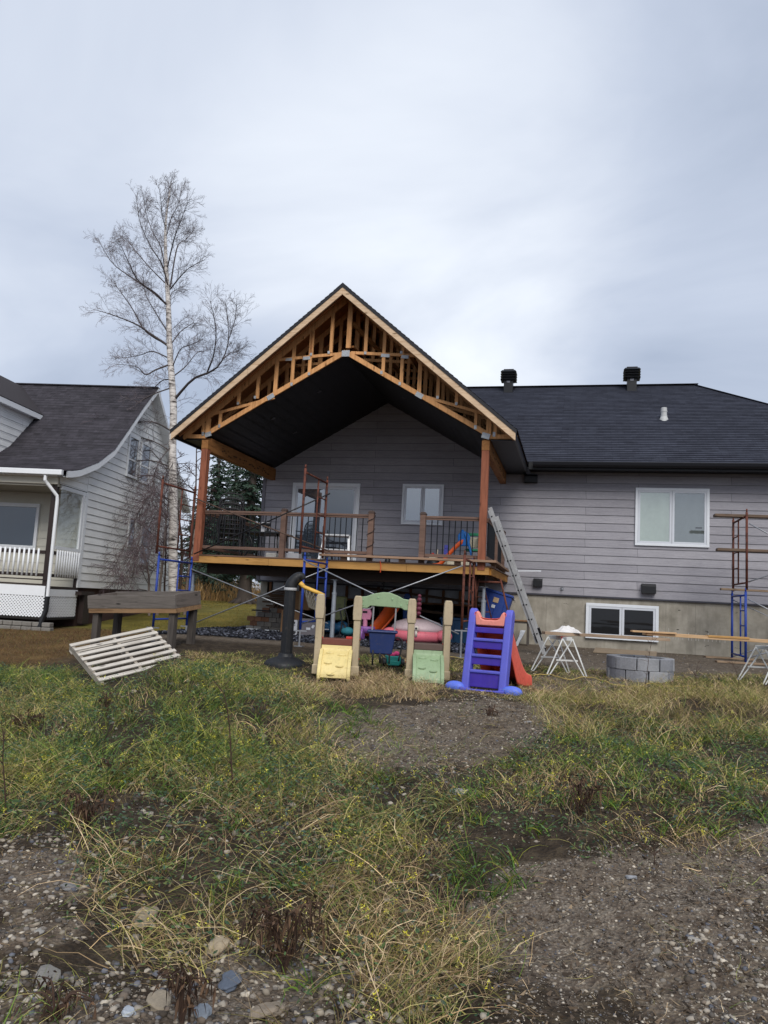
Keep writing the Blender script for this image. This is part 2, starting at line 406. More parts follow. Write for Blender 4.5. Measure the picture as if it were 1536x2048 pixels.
def shingle_material(name, c1, c2, w=0.30, h=0.13, rows='z', k=1.0, z0=0.0):
    b = MatB(name); v = b.map()
    sp = b.node('ShaderNodeSeparateXYZ'); b.l.new(v, sp.inputs[0]); cb = b.node('ShaderNodeCombineXYZ')
    m = b.node('ShaderNodeMath'); m.operation = 'MULTIPLY_ADD'; m.inputs[1].default_value = k; m.inputs[2].default_value = -z0*k; b.l.new(sp.outputs[2], m.inputs[0])
    ad = b.node('ShaderNodeMath'); ad.operation = 'ADD'; b.l.new(sp.outputs[0], ad.inputs[0])
    if rows == 'y': b.l.new(sp.outputs[1], ad.inputs[0])
    b.l.new(ad.outputs[0], cb.inputs[0]); b.l.new(m.outputs[0], cb.inputs[1])
    cols = []
    for ww, off in ((w, 0.41), (w*0.57, 0.29)):
        br = b.node('ShaderNodeTexBrick'); br.offset = off; br.offset_frequency = 3
        br.inputs['Scale'].default_value = 1; br.inputs['Brick Width'].default_value = ww; br.inputs['Row Height'].default_value = h
        br.inputs['Mortar Size'].default_value = 0.005; br.inputs['Bias'].default_value = 0; br.inputs['Mortar Smooth'].default_value = 0.3
        br.inputs['Color1'].default_value = (*S(c1), 1); br.inputs['Color2'].default_value = (*S(c2), 1); br.inputs['Mortar'].default_value = (*dk(S(c1), 0.72), 1)
        b.l.new(cb.outputs[0], br.inputs[0]); cols.append(br.outputs['Color'])
    col = b.mix(0.5, cols[0], cols[1]); gn = b.noise(v, 160, 3, 0.7); bl = b.noise(v, 1.1, 4)
    col = b.mix(1.0, col, b.ramp(gn, [(0.3, (0.6, 0.6, 0.62)), (0.7, (1.45, 1.45, 1.5))]), 'MULTIPLY')
    col = b.mix(1.0, col, b.ramp(bl, [(0.3, (0.85, 0.85, 0.85)), (0.7, (1.15, 1.15, 1.15))]), 'MULTIPLY')
    b.bump(gn, 0.4, 0.006); return b.out(col, 0.9, 0, 0.2)
M_siding = siding_material('grey_woodgrain_siding', '#98969c', '#7e7c83', '#b1afb4')
M_shingle = shingle_material('charcoal_shingles', '#2e3039', '#3f424c', rows='x', k=0.13/(3.295/52), z0=GE+0.85)
M_shingle_y = shingle_material('charcoal_shingles_side', '#33323a', '#4a4a54', rows='y', k=1.55)
def concrete_material():
    b = MatB('poured_concrete'); v = b.map()
    n = b.noise(v, 2.0, 7, 0.6); n2 = b.noise(v, 22, 5, 0.7); st = b.noise(b.map((3, 3, 0.6)), 2.2, 5)
    col = b.ramp(n, [(0.3, S('#7f7a6e')), (0.55, S('#a09a8e')), (0.75, S('#b3ada0'))])
    col = b.mix(b.ramp(st, [(0.45, (0, 0, 0)), (0.75, (0.55, 0.55, 0.55))]), col, S('#716b61'))
    col = b.mix(b.ramp(n2, [(0.66, (0, 0, 0)), (0.74, (0.8, 0.8, 0.8))]), col, S('#4c4742'))
    b.bump(n2, 0.35, 0.01); return b.out(col, 0.9, 0, 0.2)
M_concrete = concrete_material()
M_glass_dark = None
def glass(name, tint, mixf=0.30, rough=0.02):
    b = MatB(name); col = b.ramp(b.noise(b.map((0.6, 0.6, 0.25)), 1.5, 3), [(0.35, S(tint)), (0.7, dk(S(tint), 1.5))])
    b.out(col, 0.3, 0, 0.3)
    gl = b.node('ShaderNodeBsdfGlossy'); gl.inputs['Roughness'].default_value = rough; gl.inputs['Color'].default_value = (0.93, 0.96, 1, 1)
    bm_ = b.node('ShaderNodeBump'); bm_.inputs['Strength'].default_value = 0.04; bm_.inputs['Distance'].default_value = 0.02
    b.l.new(b.noise(b.map(), 1.8, 2), bm_.inputs['Height']); b.l.new(bm_.outputs[0], gl.inputs['Normal'])
    mx = b.node('ShaderNodeMixShader'); mx.inputs[0].default_value = mixf
    b.l.new(b.b.outputs[0], mx.inputs[1]); b.l.new(gl.outputs[0], mx.inputs[2]); b.l.new(mx.outputs[0], b.n['Material Output'].inputs[0])
    return b.m
def clear_glass(name, mixf=0.2):
    b = MatB(name); tr = b.node('ShaderNodeBsdfTransparent'); tr.inputs[0].default_value = (0.93, 0.95, 0.94, 1)
    gl = b.node('ShaderNodeBsdfGlossy'); gl.inputs['Roughness'].default_value = 0.02
    mx = b.node('ShaderNodeMixShader'); mx.inputs[0].default_value = mixf
    b.l.new(tr.outputs[0], mx.inputs[1]); b.l.new(gl.outputs[0], mx.inputs[2]); b.l.new(mx.outputs[0], b.n['Material Output'].inputs[0])
    return b.m
M_glass = glass('window_glass', '#333d48', 0.26)
M_glass_door = glass('door_glass', '#1c222a', 0.13)
M_glass_base = glass('basement_glass', '#050506', 0.025)
M_clear = clear_glass('clear_glass', 0.18)

house = thing('house', 'long grey bungalow with charcoal roof and woodgrain siding on a concrete foundation', 'house', (0.1, 4.5, -0.85))
# siding: every course is a lapped board
def ceil_z(x): return CZA-abs(x-XM)*(CZA-CZB)/3.015
m = MB(); z = SIDING_Z0; EXPS = 0.19
def course(mb, xa0, xb0, xa1, xb1, z0, z1, y=0.0, t=0.017):
    mb.add([(xa0, y-t, z0), (xb0, y-t, z0), (xb1, y-0.003, z1), (xa1, y-0.003, z1), (xa0, y, z0), (xb0, y, z0)], [(0, 1, 2, 3), (4, 5, 1, 0)])
while z < 4.98:
    z1 = min(z+EXPS, 5.02)
    if z1 < 3.44: course(m, HXL, HXR, HXL, HXR, z, z1)
    else:
        w0 = max(0.0, (CZA-z)*3.015/(CZA-CZB))+0.06; w1 = max(0.01, (CZA-z1)*3.015/(CZA-CZB))+0.06
        course(m, XM-w0, XM+w0, XM-w1, XM+w1, z, z1)
    z = z1
m.build('wall', M_siding, house)
for a_, b_ in (((HXL+.01, 0.0, SIDING_Z0-.02), (HXL+.16, 9.2, 3.4)), ((HXR-.15, 0.012, SIDING_Z0-.02), (HXR, 9.2, 3.4)), ((HXL, 9.2, -1), (HXR, 9.35, 3.4))): MB().span(a_, b_).build('side_wall', M_siding, house)
m = MB(); m.span((HXL-.028, -.03, SIDING_Z0-.02), (HXL+.06, .012, 3.3)); m.build('corner_trim', mat('grey_trim', '#6f6d74', .6, .08), house)
m = MB(); m.span((HXL, -.035, SIDING_Z0-.035), (HXR, .03, SIDING_Z0)); m.build('drip_strip', mat('dark_trim', '#3a3a42', .5, .1), house)
m = MB()
m.span((-1.85, 0.02, -1.3), (HXR, 0.22, SIDING_Z0-.036)); m.build('foundation', M_concrete, house)
m = MB(); m.span((HXL+.02, 0.02, -1.3), (-7.2, 0.22, 0.02)); m.build('foundation', M_concrete, house)
m = MB(); m.span((HXL+.02, .22, -1.3), (HXL+.2, 9.2, SIDING_Z0-.03)); m.build('foundation', M_concrete, house)
# snap-tie marks and form seams on the concrete
m = MB(); q = random.Random(5)
for x in np.arange(-1.4, 6.5, 0.62):
    for zz in (0.16, -0.30, -0.62):
        if q.random() < .75:
            for _ in range(3): m.box((x+q.uniform(-.05, .05), .0185, zz+q.uniform(-.02, .02)), (q.uniform(.01, .05), .004, q.uniform(.006, .014)))
tag(m.build('tie_mark', mat('tie_rust', '#4a443d', .9, .3), house), kind='stuff')
for x in (-.62, 2.05, 2.68, 4.4): MB().box((x, .019, -.35), (.006, .004, 1.3)).build('form_seam', mat('seam_grey', '#78736b', .9, .1), house)
# white efflorescence streaks
m = MB()
for x in np.arange(2.1, 3.35, .085):
    h = q.uniform(.05, .26); m.box((x+q.uniform(-.03, .03), .0186, -.52+h/2), (q.uniform(.006, .014), .004, h))
tag(m.build('lime_streak', mat('lime_white', '#b9b6ae', .95, .15), house), kind='stuff')
# framed strip and an added recess that makes the space under the deck go black
m = MB(); m.span((-7.55, .05, .02), (-1.85, .09, SIDING_Z0-.03)); m.build('membrane', mat('house_wrap', '#a9acb0', .5, .25, 9, .2), house)
m = MB()
for x in np.arange(-7.6, -1.8, .41): m.span((x-.03, .005, .02), (x+.03, .048, SIDING_Z0-.037))
m.span((-7.62, .004, -.03), (-1.85, .11, .018)); m.build('stud', wood('stud_wood', '#7a5234', '#4f3320', axis='z'), house)
m = MB(); m.span((HXL+.2, .25, SIDING_Z0-.03), (HXR-.02, 9.15, SIDING_Z0+.02)); m.build('floor_slab', mat('dark_subfloor', '#3b332b', .9), house)
m = MB(); m.span((-1.85, .23, -1.3), (-1.7, 9.1, SIDING_Z0-.04)); m.build('recess_wall', mat('recess_dark', '#2a2724', .9), house)  # dark side that closes off the added recess

# main roof with real shingle courses
def rows(mb, f, n, lift):
    """n shingle courses between the curves f(t) -> (left point, right point), each raised by lift at its lower edge"""
    for i in range(n):
        a, b = f(i/n); c, d = f((i+1)/n)
        a, b, c, d = map(Vector, (a, b, c, d)); nrm = (b-a).cross(c-a)
        if nrm.z < 0: nrm = -nrm
        nrm.normalize(); e = 0.02
        mb.add([a+nrm*lift, b+nrm*lift, d+nrm*.001, c+nrm*.001, a, b], [(0, 1, 2, 3), (4, 5, 1, 0)])
    return mb
NROW = 52
def fr(t):
    y = -.6+5.2*t; zz = GE+(RZ-GE)*t
    xl = -1.12+(XM+1.12)*min(1, (y+.6)/4.73) if y < 4.13 else XM
    return (xl, y, zz), (8.5-5.2*t, y, zz)
roof = rows(MB(), fr, NROW, .017).build('roof', M_shingle, house)
m = MB(); m.quad((8.5, -.6, GE), (8.5, 9.8, GE), (RX, RY, RZ)); m.quad((-8.32, -.6, GE), (-3.1, RY, RZ), (-8.32, 9.8, GE)); m.quad((-8.32, 9.8, GE), (-3.1, RY, RZ), (RX, RY, RZ), (8.5, 9.8, GE))
m.quad((XM, 4.13, 6.42), (XM, RY, RZ), (-3.1, RY, RZ)); m.quad((-8.32, -.6, GE), (XM, 4.13, 6.42), (-3.1, RY, RZ)); m.build('roof_slope', M_shingle_y, roof)
m = MB(); m.bar((XM, RY, RZ+.012), (RX+.05, RY, RZ+.012), .24, .010); m.bar((RX, RY, RZ+.010), (8.5, -.6, GE+.010), .22, .010); m.build('ridge_cap', M_shingle_y, roof)
m = MB(); m.span((-1.1, -.62, 3.245), (8.5, -.60, GE+.005)); m.span((-1.1, -.60, 3.29), (8.5, .0, 3.31)); m.build('soffit', mat('black_soffit', '#0f0f13', .5, .15, 6, .05), house)
m = MB(); m.prism([(-.75, GE-.005), (-.75, GE-.02), (-.735, GE-.08), (-.70, GE-.125), (-.622, GE-.125), (-.622, GE-.005), (-.635, GE-.005), (-.635, GE-.105), (-.69, GE-.105), (-.72, GE-.07), (-.735, GE-.005)], -1.0, 8.55, 'x')
m.build('gutter', mat('black_gutter', '#1c1d22', .35, .1, 3, .02), house)
def rz_at(y): return GE+(RZ-GE)*(y+.6)/5.2
def roof_vent(x, y, name='roof_vent'):
    z0 = rz_at(y); m = MB()
    m.span((x-.135, y-.135, z0-.15), (x+.135, y+.135, z0+.34)); o = m.build(name, M_blackmetal, roof, bevel=.008)
    m = MB(); m.span((x-.17, y-.17, z0+.30), (x+.17, y+.17, z0+.60))
    m.build('louvre_core', M_blackmetal, roof)
    m = MB()
    for k in range(4):
        zz = z0+.325+k*.078; m.add([(x-.235, y-.235, zz), (x+.235, y-.235, zz), (x+.235, y+.235, zz), (x-.235, y+.235, zz), (x-.19, y-.19, zz+.055), (x+.19, y-.19, zz+.055), (x+.19, y+.19, zz+.055), (x-.19, y+.19, zz+.055)],
              [(0, 1, 2, 3), (4, 5, 6, 7), (0, 1, 5, 4), (1, 2, 6, 5), (2, 3, 7, 6), (3, 0, 4, 7)])
    m.span((x-.15, y-.15, z0+.60), (x+.15, y+.15, z0+.655)); m.build('louvre', M_blackmetal, roof)
    m = MB(); m.box((x, y-.139, z0+.27), (.10, .006, .06)); m.build('maker_plate', mat('grey_sticker', '#9a9aa0', .5, .05), roof)
roof_vent(-2.07, 4.25); roof_vent(1.49, 4.25)
zz = rz_at(2.0); m = MB(); m.lathe([(.075, -.12), (.075, .30), (.066, .305), (.066, .10)], (2.16, 2.0, zz), 18); m.lathe([(.13, -.10), (.10, 0.02), (.083, .06), (.083, .09)], (2.16, 2.0, zz), 18); m.lathe([(.083, .19), (.083, .225)], (2.16, 2.0, zz), 18)
m.build('vent_pipe', mat('pale_pvc', '#b6b7b6', .5, .1), roof, smooth=False)

def window(x0, x1, z0, z1, nl, glassm, curtains=None, fw=.075, sill=False):
    """window with a proud outer trim, an inner sash per leaf, and its panes; y=0 wall"""
    m = MB(); y0, y1 = -.055, -.0165
    m.span((x0, y0, z1-fw*.75), (x1, y1, z1)); m.span((x0, y0, z0), (x1, y1, z0+fw*.75)); m.span((x0, y0, z0+fw*.75), (x0+fw*.75, y1, z1-fw*.75)); m.span((x1-fw*.75, y0, z0+fw*.75), (x1, y1, z1-fw*.75))
    w = m.build('window', M_white, house, bevel=.004)
    ix0, ix1, iz0, iz1 = x0+fw*.75, x1-fw*.75, z0+fw*.75, z1-fw*.75; lw = (ix1-ix0)/nl
    m = MB(); s_ = .05
    for k in range(nl):
        a, b = ix0+k*lw+.003, ix0+(k+1)*lw-.003
        m.span((a, -.047, iz1-s_), (b, -.017, iz1)); m.span((a, -.047, iz0), (b, -.017, iz0+s_)); m.span((a, -.047, iz0+s_), (a+s_, -.017, iz1-s_)); m.span((b-s_, -.047, iz0+s_), (b, -.017, iz1-s_))
    m.build('sash', mat('white_sash', '#c9cdd4', .4, .04, 3, .02), w, bevel=.003)
    for k in range(nl):
        a, b = ix0+k*lw+s_, ix0+(k+1)*lw-s_
        gm = glassm[k] if isinstance(glassm, list) else glassm
        MB().span((a, -.036, iz0+s_-.002), (b, -.031, iz1-s_+.002)).build('pane', gm, w)
        if curtains and curtains[k]:
            m = MB(); n = 36; pts = []
            for i in range(n+1):
                xx = a+(b-a)*i/n; pts.append((xx, -.0275-.002*math.sin(i*.55+.8)+.0015*math.sin(i*.27)))
            vs = [(p[0], p[1], zz) for zz in (iz0+s_, iz1-s_) for p in pts]
            m.add(vs, [(i, i+1, n+2+i, n+1+i) for i in range(n)]); m.build('curtain', curtains[k], w)
    return w
w = window(1.345, 2.957, 1.59, 2.94, 2, M_clear, [mat('green_curtain', '#c9d1c8', .9, .12, 2, .1), mat('grey_blind', '#7f8486', .8, .12, 2, .1)])
m = MB(); m.span((2.66, -.0345, 2.02), (2.80, -.0305, 2.05)); m.build('crank', M_black, w)
window(-4.228, -3.181, 1.921, 2.94, 2, M_glass)
bw = window(.285, 1.89, -.60, .212, 2, M_glass_base, fw=.09)
# patio door
m = MB(); x0, x1, z0, z1 = -7.14, -5.33, .79, 2.925
m.span((x0, -.07, z1-.09), (x1, -.0165, z1)); m.span((x0, -.07, z0), (x0+.09, -.0165, z1-.09)); m.span((x1-.09, -.07, z0), (x1, -.0165, z1-.09)); m.span((x0+.09, -.07, z0), (x1-.09, -.0165, z0+.06))
pd = m.build('patio_door', M_white, house, bevel=.004)
m = MB(); xm_ = (x0+x1)/2
for a, b, y in ((x0+.09, xm_+.03, -.060), (xm_-.03, x1-.09, -.040)):
    m.span((a, y, z1-.16), (b, y+.018, z1-.09)); m.span((a, y, z0+.06), (b, y+.018, z0+.16)); m.span((a, y, z0+.16), (a+.06, y+.018, z1-.16)); m.span((b-.06, y, z0+.16), (b, y+.018, z1-.16))
m.build('door_sash', mat('white_sash', '#c9cdd4'), pd, bevel=.003)
MB().span((x0+.15, -.054, z0+.16), (xm_-.03, -.050, z1-.16)).build('pane', M_glass, pd)
MB().span((xm_+.03, -.034, z0+.16), (x1-.15, -.030, z1-.16)).build('pane', M_glass_door, pd)
m = MB(); m.tube([(xm_-.0, -.064, 1.62), (xm_, -.10, 1.64), (xm_, -.10, 1.80), (xm_, -.064, 1.82)], .012, 6); m.build('handle', M_black, pd)
def hood(x, z, w, h, d, name, hang=True):
    m = MB(); m.prism([(-.017, z-h/2), (-.017, z+h/2), (-d*.75, z+h/2), (-d, z+h*.25), (-d, z-h/2), (-d+.01, z-h/2), (-d+.01, z+h*.1), (-.03, z+h*.3), (-.03, z-h/2)], x-w/2, x+w/2, 'x')
    m.span((x-w/2, -d+.004, z-h/2), (x-w/2+.012, -.017, z+h*.35)); m.span((x+w/2-.012, -d+.004, z-h/2), (x+w/2, -.017, z+h*.35))
    for k in range(3): m.span((x-w/2+.012, -d*.6, z-h*.42+k*h*.2), (x+w/2-.012, -d*.58, z-h*.30+k*h*.2))
    return m.build(name, M_black, house, bevel=.003)
hood(-1.07, 3.11, .31, .20, .16, 'exhaust_hood'); hood(-.83, .625, .21, .19, .12, 'exhaust_hood'); hood(1.66, .60, .31, .22, .16, 'exhaust_hood')
m = MB(); m.box((-.27, -.02, .51), (.07, .012, .07)); m.tube([(-.27, -.02, .52), (-.27, -.07, .51), (-.27, -.085, .47)], .014, 8); m.tube([(-.30, -.07, .55), (-.24, -.07, .55)], .006, 6); m.tube([(-.27, -.05, .515), (-.27, -.07, .55)], .007, 6); m.build('hose_bib', mat('brass_grey', '#8b8d92', .4, .2, 5, .05, .6), house)
# ------------------------------------------------------------------ covered deck under construction
porch = thing('covered_deck', 'timber gable porch with bare roof trusses over a raised deck on the grey house', 'covered deck', (XM, -2.0, -0.86))
W_new = wood('new_fir_board', '#d2b697', '#b08c68', axis='x'); W_truss = wood('truss_fir', '#d8a06a', '#a87545', axis='z'); W_trussx = wood('truss_fir_flat', '#dba66e', '#aa784a', axis='x')
W_old = wood('red_stained_post', '#8f5740', '#653727', axis='z', knots=True); W_honey = wood('honey_pine_beam', '#99693c', '#6f4726', axis='y'); W_rim = wood('honey_pine_rim', '#b88a4e', '#916732', axis='x')
W_osb = mat('roof_sheathing', '#a06a42', .85, .3, 14, .2, fine=60)
SL = (ZA-ZE)/HW
def rzp(x, off=0.0): return ZA-abs(x-XM)*SL-off
# roof deck (sheathing), shingles, drip edge
YB = 4.1
def proof(off_t, off_b, y0, y1, hw):
    m = MB()
    for s in (-1, 1):
        e = XM+s*hw
        m.prism([(XM, ZA-off_b), (XM, ZA-off_t), (e, ZA-hw*SL-off_t), (e, ZA-hw*SL-off_b)], y0, y1, 'y')
    return m
proof(.03, .055, YF+.02, -.62, HW).build('sheathing', W_osb, porch)
m = MB()
for s in (-1, 1):
    n = 40
    def f(t):
        x = XM+s*(HW+.03)*(1-t); zz = rzp(x)-.028
        yb = -.6+4.73*t
        return (x, YF-.035, zz), (x, yb, zz)
    rows(m, f, n, .012)
proofs = m.build('roof', M_shingle_y, porch)
m = MB(); m.prism([(XM-.14, ZA-.028-.118+.012), (XM, ZA-.014), (XM+.14, ZA-.028-.118+.012), (XM, ZA-.026)], YF-.036, 4.1, 'y'); m.build('ridge_cap', M_shingle_y, proofs)
m = MB()
for s in (-1, 1):
    m.prism([(XM, ZA-.030), (XM+s*(HW+.02), rzp(XM+s*(HW+.02))-.030), (XM+s*(HW+.02), rzp(XM+s*(HW+.02))-.105), (XM, ZA-.105)], YF-.034, YF-.022, 'y')
m.build('drip_edge', mat('black_drip_edge', '#1d1c20', .4, .1), porch)
for s in (-1, 1):   # light rake boards, two lengths each with a butt joint
    for a, b in ((0.0, 1.95), (1.955, HW)):
        xa, xb = XM+s*a, XM+s*b
        m = MB(); m.prism([(xa, rzp(xa, .09)), (xb, rzp(xb, .09)), (xb, rzp(xb, .255)), (xa, rzp(xa, .255))], YF-.02, YF+.018, 'y'); m.build('rake_board', W_new, porch, bevel=.002)
# lookouts, top chord extension, side fascia
m = MB()
for s in (-1, 1):
    xe = XM+s*(HW-.02)
    m = MB(); m.span((xe-.02, YF+.02, ZE-.20), (xe+.02, -.64, ZE-.035)); m.build('fascia', mat('black_fascia', '#17171b', .4, .1), porch)
m = MB()
for s in (-1, 1):
    a, b = (XM-HW+.04, CXL-.07) if s < 0 else (CXR+.07, XM+HW-.04)
    m = MB(); m.span((a, YT-.01, 3.225), (b, -.02, 3.245)); m.build('eave_soffit', mat('black_soffit', '#0f0f13'), porch)
m = MB()
for s in (-1, 1): m.bar((XM+s*.02, YT-.22, rzp(XM, .13)), (XM+s*(HW-.04), YT-.22, rzp(XM+HW-.04, .13)), .038, .09)
m.build('lookout', W_osb, porch)
# one truss, then copies of it further in
c1 = lambda x, y: at(300+x*.5208, 540+y*.5208, YT)
truss = MB(); T = .040
def mem(p, q, w=.075, dy=0.0):
    p, q = Vector(p), Vector(q); p.y += dy; q.y += dy
    truss.bar(p, q, T, w) if abs((q-p).normalized().z) < .9 else truss.bar(p, q, w, T, up=(0, 1, 0))
tc_off = .055+.07
for s in (-1, 1):
    mem((XM+s*.0, YT, ZA-.06-.075), (XM+s*(HW-.03), YT, rzp(XM+HW-.03, .135)), .13, .002*s)
    xe = CXL if s < 0 else CXR
    mem((XM, YT, CZA+.072), (xe-s*.0, YT, CZB+.072), .095, -.0015*s)
    mem((xe, YT, CZB+.02), (XM+s*(HW-.05), YT, CZB+.02), .085, .0005)
def top(x): return rzp(x, .20)
def web(xc, yb, w=.07, t=None, dy=-.004):
    p = c1(xc, yb); mem((p.x, YT, p.z), (p.x, YT, top(p.x) if t is None else c1(xc, t).z), w, dy)
for xc, yb in ((205, 625), (340, 515), (412, 494), (620, 335), (695, 318), (828, 315), (895, 395), (965, 440), (1105, 492), (1177, 515), (1325, 640)): web(xc, yb)
web(480, 480, .08); web(1033, 482, .08); web(222, 625, .10); web(1300, 640, .10); web(762, 300, .10)
web(268, 605, .06, 545); web(1250, 610, .06, 545); web(545, 440, .07); web(612, 400, .07)
for a, b in (((235, 556), (478, 490)), ((495, 345), (742, 321)), ((772, 318), (1035, 330)), ((1048, 484), (1300, 558))):
    p, q = c1(*a), c1(*b); mem(p, q, .06, .003)
tr = truss.build('truss', W_truss, porch)
q = random.Random(2); PLATES = []
for (xc, yc, w, h, an) in ((753, 322, .17, .13, 0), (603, 340, .16, .07, 4), (535, 345, .14, .06, 4), (905, 330, .18, .07, -4), (980, 335, .15, .07, -4), (465, 488, .16, .10, 30), (1035, 482, .16, .10, -30), (225, 632, .15, .10, 15), (1290, 638, .16, .11, -15), (620, 325, .05, .06, 0), (688, 318, .05, .06, 0), (828, 320, .05, .06, 0), (966, 318, .05, .06, 0), (612, 400, .05, .06, 0), (890, 395, .05, .07, 0), (960, 438, .05, .07, 0), (545, 440, .05, .07, 0), (340, 513, .05, .06, 0), (405, 490, .05, .06, 0), (1105, 490, .05, .06, 0), (1177, 515, .05, .06, 0), (268, 600, .05, .07, 0), (1250, 605, .05, .08, 0), (205, 630, .05, .08, 0), (1322, 632, .05, .09, 0)):
    p = c1(xc, yc); rot = Matrix.Rotation(R(-an), 3, 'Y'); m = MB()
    m.box((p.x, YT-.029, p.z), (w, .004, h), rot)
    for k in range(int(w/.022)):
        off = rot @ Vector((-w/2+.011+k*.022, -.003, 0)); m.box((p.x+off.x, YT-.0325, p.z+off.z), (.008, .004, h*.94), rot)
    PLATES.append(m)
for k, dy in enumerate((.61, 1.22, 1.83, 2.44)): dpart(tr, (0, dy, .045))
for m in PLATES: m.build('truss_plate', mat('galvanised_plate', '#aeb1b3', .45, .25, 30, .3, .55), tr)
# diagonal bracing inside
m = MB(); a = c1(775, 200); b = c1(870, 340); m.bar((a.x, YT+.06, a.z), (b.x+.3, YT+1.2, b.z), .038, .085); m.bar((XM+.1, YT+.1, 5.25), (XM+.1, -.7, 5.25), .085, .038); m.bar((XM-1.3, YT+.05, 4.99), (XM-1.3, -.7, 4.99), .085, .038); m.bar((XM+1.4, YT+.05, 4.98), (XM+1.4, -.7, 4.98), .085, .038)
m.build('brace', W_honey, porch)
# black groove-board ceiling
def ceiling_mat():
    b = MatB('black_groove_ceiling'); b.out(S('#0c0b0f'), .45, 0, .4); return b.m
m = MB()
for s in (-1, 1):
    xe = CXL if s < 0 else CXR; ln = math.hypot(3.015, CZA-CZB); n = 15
    for k in range(n):
        for (a0, a1, dz) in ((k/n, (k+.88)/n, 0), ((k+.88)/n, (k+1)/n, .012)):
            xa, xb = XM+s*3.015*a0, XM+s*3.015*a1; za, zb = CZA-(CZA-CZB)*a0+dz, CZA-(CZA-CZB)*a1+dz
            m.quad((xa, YT+.02, za), (xb, YT+.02, zb), (xb, .0, zb), (xa, .0, za))
    m.quad((XM, YT+.021, CZA+.0145), (xe, YT+.021, CZB+.0145), (xe, .0, CZB+.0145), (XM, .0, CZA+.0145))
ceil = m.build('ceiling', ceiling_mat(), porch)
m = MB()
for x, y in ((XM-.85, -2.9), (XM-1.9, -2.9), (XM-1.9, -1.5), (XM+1.0, -2.6), (XM+2.1, -2.3)):
    s = 1 if x > XM else -1; an = math.atan2(CZA-CZB, 3.015); zc_ = ceil_z(x)
    m.lathe([(.05, -.006), (.05, 0), (.038, .004)], (x, y, zc_-.004), 14, Matrix.Rotation(s*an, 3, 'Y'))
m.build('pot_light', mat('pot_light_grey', '#4a4a50', .4, .1), ceil)
# posts and beams
for x, nm in ((CXL+.02, 'l'), (CXR-.02, 'r')):
    m = MB(); m.span((x-.072, YT-.075, DZB+.02 if nm == 'l' else DZ-.09), (x+.072, YT+.07, 3.02)); po = m.build('post', W_old, porch, bevel=.006)
    m = MB(); m.span((x-.075, YT-.078, 3.023), (x+.075, YT+.074, 3.215)); m.build('post_cap', W_honey, po, bevel=.004)
    m = MB(); m.span((x-.07, YT+.08, 2.985), (x+.07, -.005, 3.28)); be = m.build('beam', W_honey, porch, bevel=.006)
    m = MB(); q = random.Random(11)
    yy = -3.2
    for k in range(26):
        ln = q.uniform(.03, .10); m.box((x+.0725, yy, 3.10+q.uniform(-.05, .05)), (.003, ln, .028)); yy += ln+q.choice((.02, .03, .12))
        if yy > -.4: break
    m.build('lumber_stamp', mat('stamp_ink', '#3d2a18', .8, .2), be)
# deck
W_deck = wood('brown_composite', '#6e5546', '#54402f', axis='x', knots=False, rough=.65)
m = MB(); y = DY
while y < -.02:
    y1 = min(y+.138, -.004); m.span((DXL-.02, y, DZ-.026), (DXR+.02, y1-.006, DZ)); y = y1
deck = m.build('deck_board', W_deck, porch)
m = MB(); m.span((DXL, DY+.01, DZB-.01), (-6.1, DY+.05, DZ-.03)); m.span((-6.096, DY+.01, DZB-.012), (-3.2, DY+.05, DZ-.032)); m.span((-3.196, DY+.01, DZB-.01), (DXR-.04, DY+.05, DZ-.03))
m.build('rim_board', W_rim, porch, bevel=.002)
W_rimy = wood('honey_pine_rim_side', '#a5722f', '#7d4f22', axis='y')
m = MB(); m.span((DXR-.04, DY+.05, DZB-.01), (DXR, -.02, DZ-.03)); m.span((DXL, DY+.05, DZB-.01), (DXL+.04, -.02, DZ-.03)); m.build('rim_side', W_rimy, porch)
m = MB(); x = DXL+.35
while x < DXR-.1: m.span((x-.02, DY+.055, DZB), (x+.02, -.03, DZ-.028)); x += .406
m.build('joist', wood('joist_wood', '#6b4a2c', '#4a3220', axis='y'), porch)
m = MB(); m.span((DXL+.2, -3.55, DZB-.22), (DXR-.15, -3.42, DZB-.005)); m.build('deck_beam', wood('deck_beam_wood', '#2e2118', '#1f1610', axis='x'), porch)
for px, py in ((668, -3.48), (967, -3.48), (383, -3.48)):
    x = at(px, 1200, py).x; m = MB(); m.tube([(x, py, g(x, py)-.05), (x, py, .1)], .045, 14); m.tube([(x, py, .1), (x, py, DZB-.24)], .032, 12); m.box((x, py, DZB-.233), (.15, .15, .008))
    m.lathe([(.052, -.02), (.052, .02)], (x, py, .1), 14); m.build('jack_post', mat('galvanised_post', '#9ba1a8', .45, .2, 12, .1, .5), porch)
